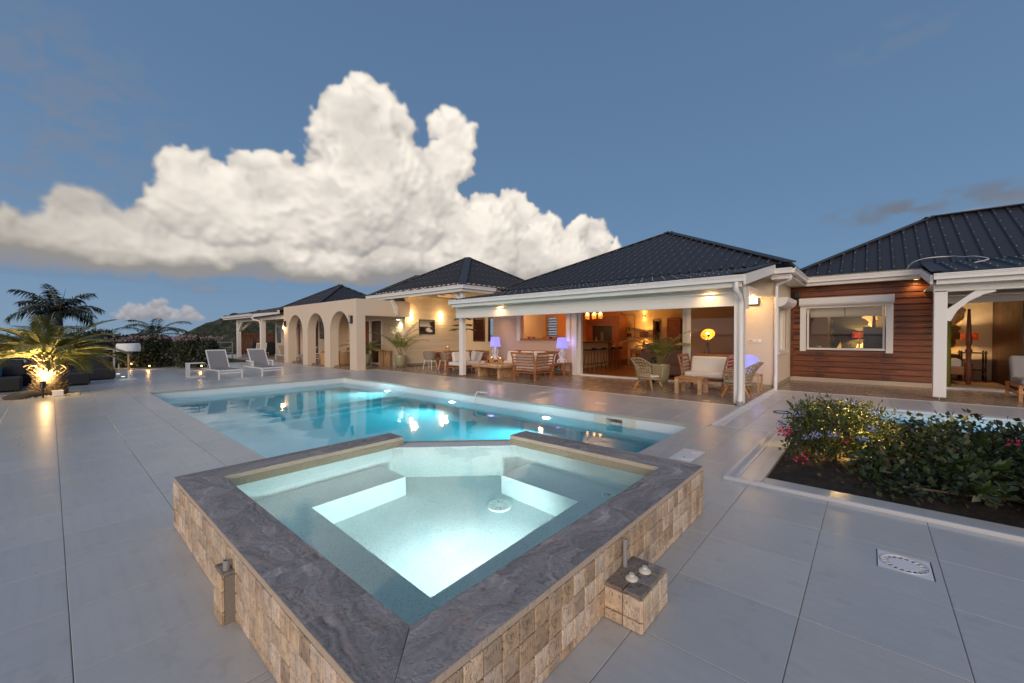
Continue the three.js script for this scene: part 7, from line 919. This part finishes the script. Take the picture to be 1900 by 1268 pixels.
// hedges beyond the lounge
{ const hedge = (name, label, pos, rx, rz, h, n, seed, m, gl, top) => { const t = thing(name, label, 'hedge', pos), r = rng(seed); const f = (q) => { const a = q() * 6.28, u = Math.pow(q(), 0.35), y = h * Math.pow(q(), 0.6), k = Math.pow(Math.max(0, 1 - Math.pow(y / (h * 1.04), 4)), 0.4) * (0.85 + 0.28 * vn(Math.cos(a) * 2, Math.sin(a) * 2 + y, seed)); return V(Math.cos(a) * u * rx * k, y * (0.92 + 0.12 * vn(Math.cos(a) * u * 5, Math.sin(a) * u * 5, seed + 1)), Math.sin(a) * u * rz * k); }; leaves(t, 'crown', gl, m, clumps(r, n, 16, f, 0.2, 0.5), 0.4); branches(t, V(0, 0, 0), Array.from({ length: 12 }, () => f(r)), 0.02, twig, r);
    if (top) { const fl = []; for (let i = 0; i < top; i++) { const a = r() * 6.28, u = Math.sqrt(r()), p = V(Math.cos(a) * u * rx * 0.95, h * (0.86 + 0.16 * r()), Math.sin(a) * u * rz * 0.95); for (let k = 0; k < 7; k++) fl.push([p.clone().add(V((r() - 0.5) * 0.14, (r() - 0.5) * 0.1, (r() - 0.5) * 0.14)), V(r() - 0.5, 0.5, r() - 0.5), 0.7 + 0.5 * r(), r() * 6]); } leaves(t, 'flowers', leafGeo(0.05, 0.05), L.mauve, fl, 0.2); } return t; };
  const hg = leafGeo(0.13, 0.08);
  hedge('flowering_hedge', 'dense flowering hedge with mauve blossom beside the pool loungers, left part', [-27.6, 0, -3.3], 2.1, 1.6, 1.5, 680, 91, L.hedge, hg, 110); hedge('flowering_hedge', 'dense flowering hedge with mauve blossom, right part nearest the loungers', [-25.3, 0, -4.9], 1.35, 1.0, 1.5, 420, 92, L.hedge, hg, 80);
  hedge('dark_hedge', 'dark hedge behind the railing right of the date palm', [-30.5, -1.2, -1.6], 2.6, 1.9, 3.0, 560, 93, leafy([0.022, 0.035, 0.014]), hg, 26); hedge('dark_hedge', 'dark hedge behind the railing left of the date palm', [-31.0, -1.6, 3.6], 2.6, 3.2, 3.15, 600, 94, leafy([0.02, 0.032, 0.012]), hg, 0);
  hedge('dark_hedge', 'dark leafy thicket behind the lit palm beyond the railing', [-30.8, -1.6, 0.8], 2.2, 2.2, 3.2, 480, 95, leafy([0.02, 0.03, 0.012]), hg, 0); hedge('far_shrubs', 'dark shrubs beyond the far railing before the hill', [-42, -2.4, -6.8], 3.2, 3, 3.4, 360, 96, leafy([0.022, 0.034, 0.016]), leafGeo(0.22, 0.14), 0);
  hedge('far_shrubs', 'line of dark far shrubs behind the flowering hedge', [-46, -3, -2.5], 4.5, 4, 4.6, 500, 97, leafy([0.02, 0.03, 0.014]), leafGeo(0.25, 0.16), 0);
  // small lamps in the deck by the hedge
  for (const [i, x, z] of [[0, -23.0, -1.82], [1, -21.3, -1.82]]) { const l = thing('deck_light', ['far small round light let into the deck beside the floor lamp', 'near small round light let into the deck beside the floor lamp'][i], 'lamp', [x, 0.003, z]); part('lens', cy(0.055, 0.055, 0.012, 0, 0.004, 0, 16), glow([1, 0.72, 0.4], 6), l); part('ring', new THREE.TorusGeometry(0.062, 0.01, 6, 20).rotateX(PI / 2), M.steel, l); }
  for (const [i, x, y, z] of [[0, -22.6, 0.2, -4.5], [1, -25.2, 0.16, -3.05], [2, -26.9, 0.2, -2.6]]) { const l = thing('garden_light', ['small warm garden light under the hedge beside the loungers', 'small warm garden light under the middle of the hedge', 'small warm garden light under the left end of the hedge'][i], 'lamp', [x, 0, z]); part('stake', cy(0.015, 0.012, y, 0, y / 2, 0, 8), M.black, l); part('lens', sp(0.035, 0, y, 0, 1, 1, 1, 10), glow([1, 0.55, 0.16], 8), l); point(0.1, y + 0.05, 0.06, [1, 0.52, 0.16], 0.5, 2, l); }
}
// ---------------------------------------------------------------- railings
{ const rail = (name, label, pts, h) => { const t = thing(name, label, 'railing'); pts.forEach((p) => part('post', bx(0.06, h, 0.06, p[0], h / 2, p[1]), M.steel, t)); for (const [k, y] of [[0.022, h], [0.014, h * 0.68], [0.014, h * 0.36]]) { const g = []; for (let i = 0; i + 1 < pts.length; i++) g.push(rod(V(pts[i][0], y, pts[i][1]), V(pts[i + 1][0], y, pts[i + 1][1]), k)); part(y === h ? 'handrail' : 'rail', g, M.steel, t); } };
  rail('railing', 'steel railing with three rails behind the dark lounge seats', [[-24.9, 4.2], [-25.0, 2.4], [-25.1, 0.66], [-25.8, -0.7], [-26.0, -1.93]], 0.95); rail('railing', 'steel railing running behind the flowering hedge from the lounge corner', [[-27.5, -2.2], [-27.6, -3.4], [-27.7, -5.2]], 0.62); rail('railing', 'steel railing on the far left beyond the loungers', [[-38.5, -6.6], [-36.0, -7.4], [-33.2, -8.36]], 1.1);
  const m = thing('stone_mound', 'mound of pale reddish stones beyond the far railing', 'stones', [-36.6, -0.6, -6.4]), r = rng(120); for (let i = 0; i < 90; i++) { const a = r() * 6.28, u = Math.sqrt(r()), s = 0.14 + 0.14 * r(), g = new THREE.DodecahedronGeometry(s, 0).scale(1.2, 0.7, 1); const o = part('stone', ready(clean(g)), std([[0.4, 0.3, 0.25], [0.3, 0.17, 0.13], [0.45, 0.4, 0.35]][i % 3], 0.9), m); o.position.set(Math.cos(a) * u * 1.6, 1.55 * (1 - u) - 0.1 + 0.1 * r(), Math.sin(a) * u * 1.5); o.rotation.set(r() * 3, r() * 3, 0); } part('core', new THREE.ConeGeometry(1.6, 1.5, 14).translate(0, 0.62, 0), M.stone, m); }

scene.environmentIntensity = 1;
renderer.render(scene, camera);
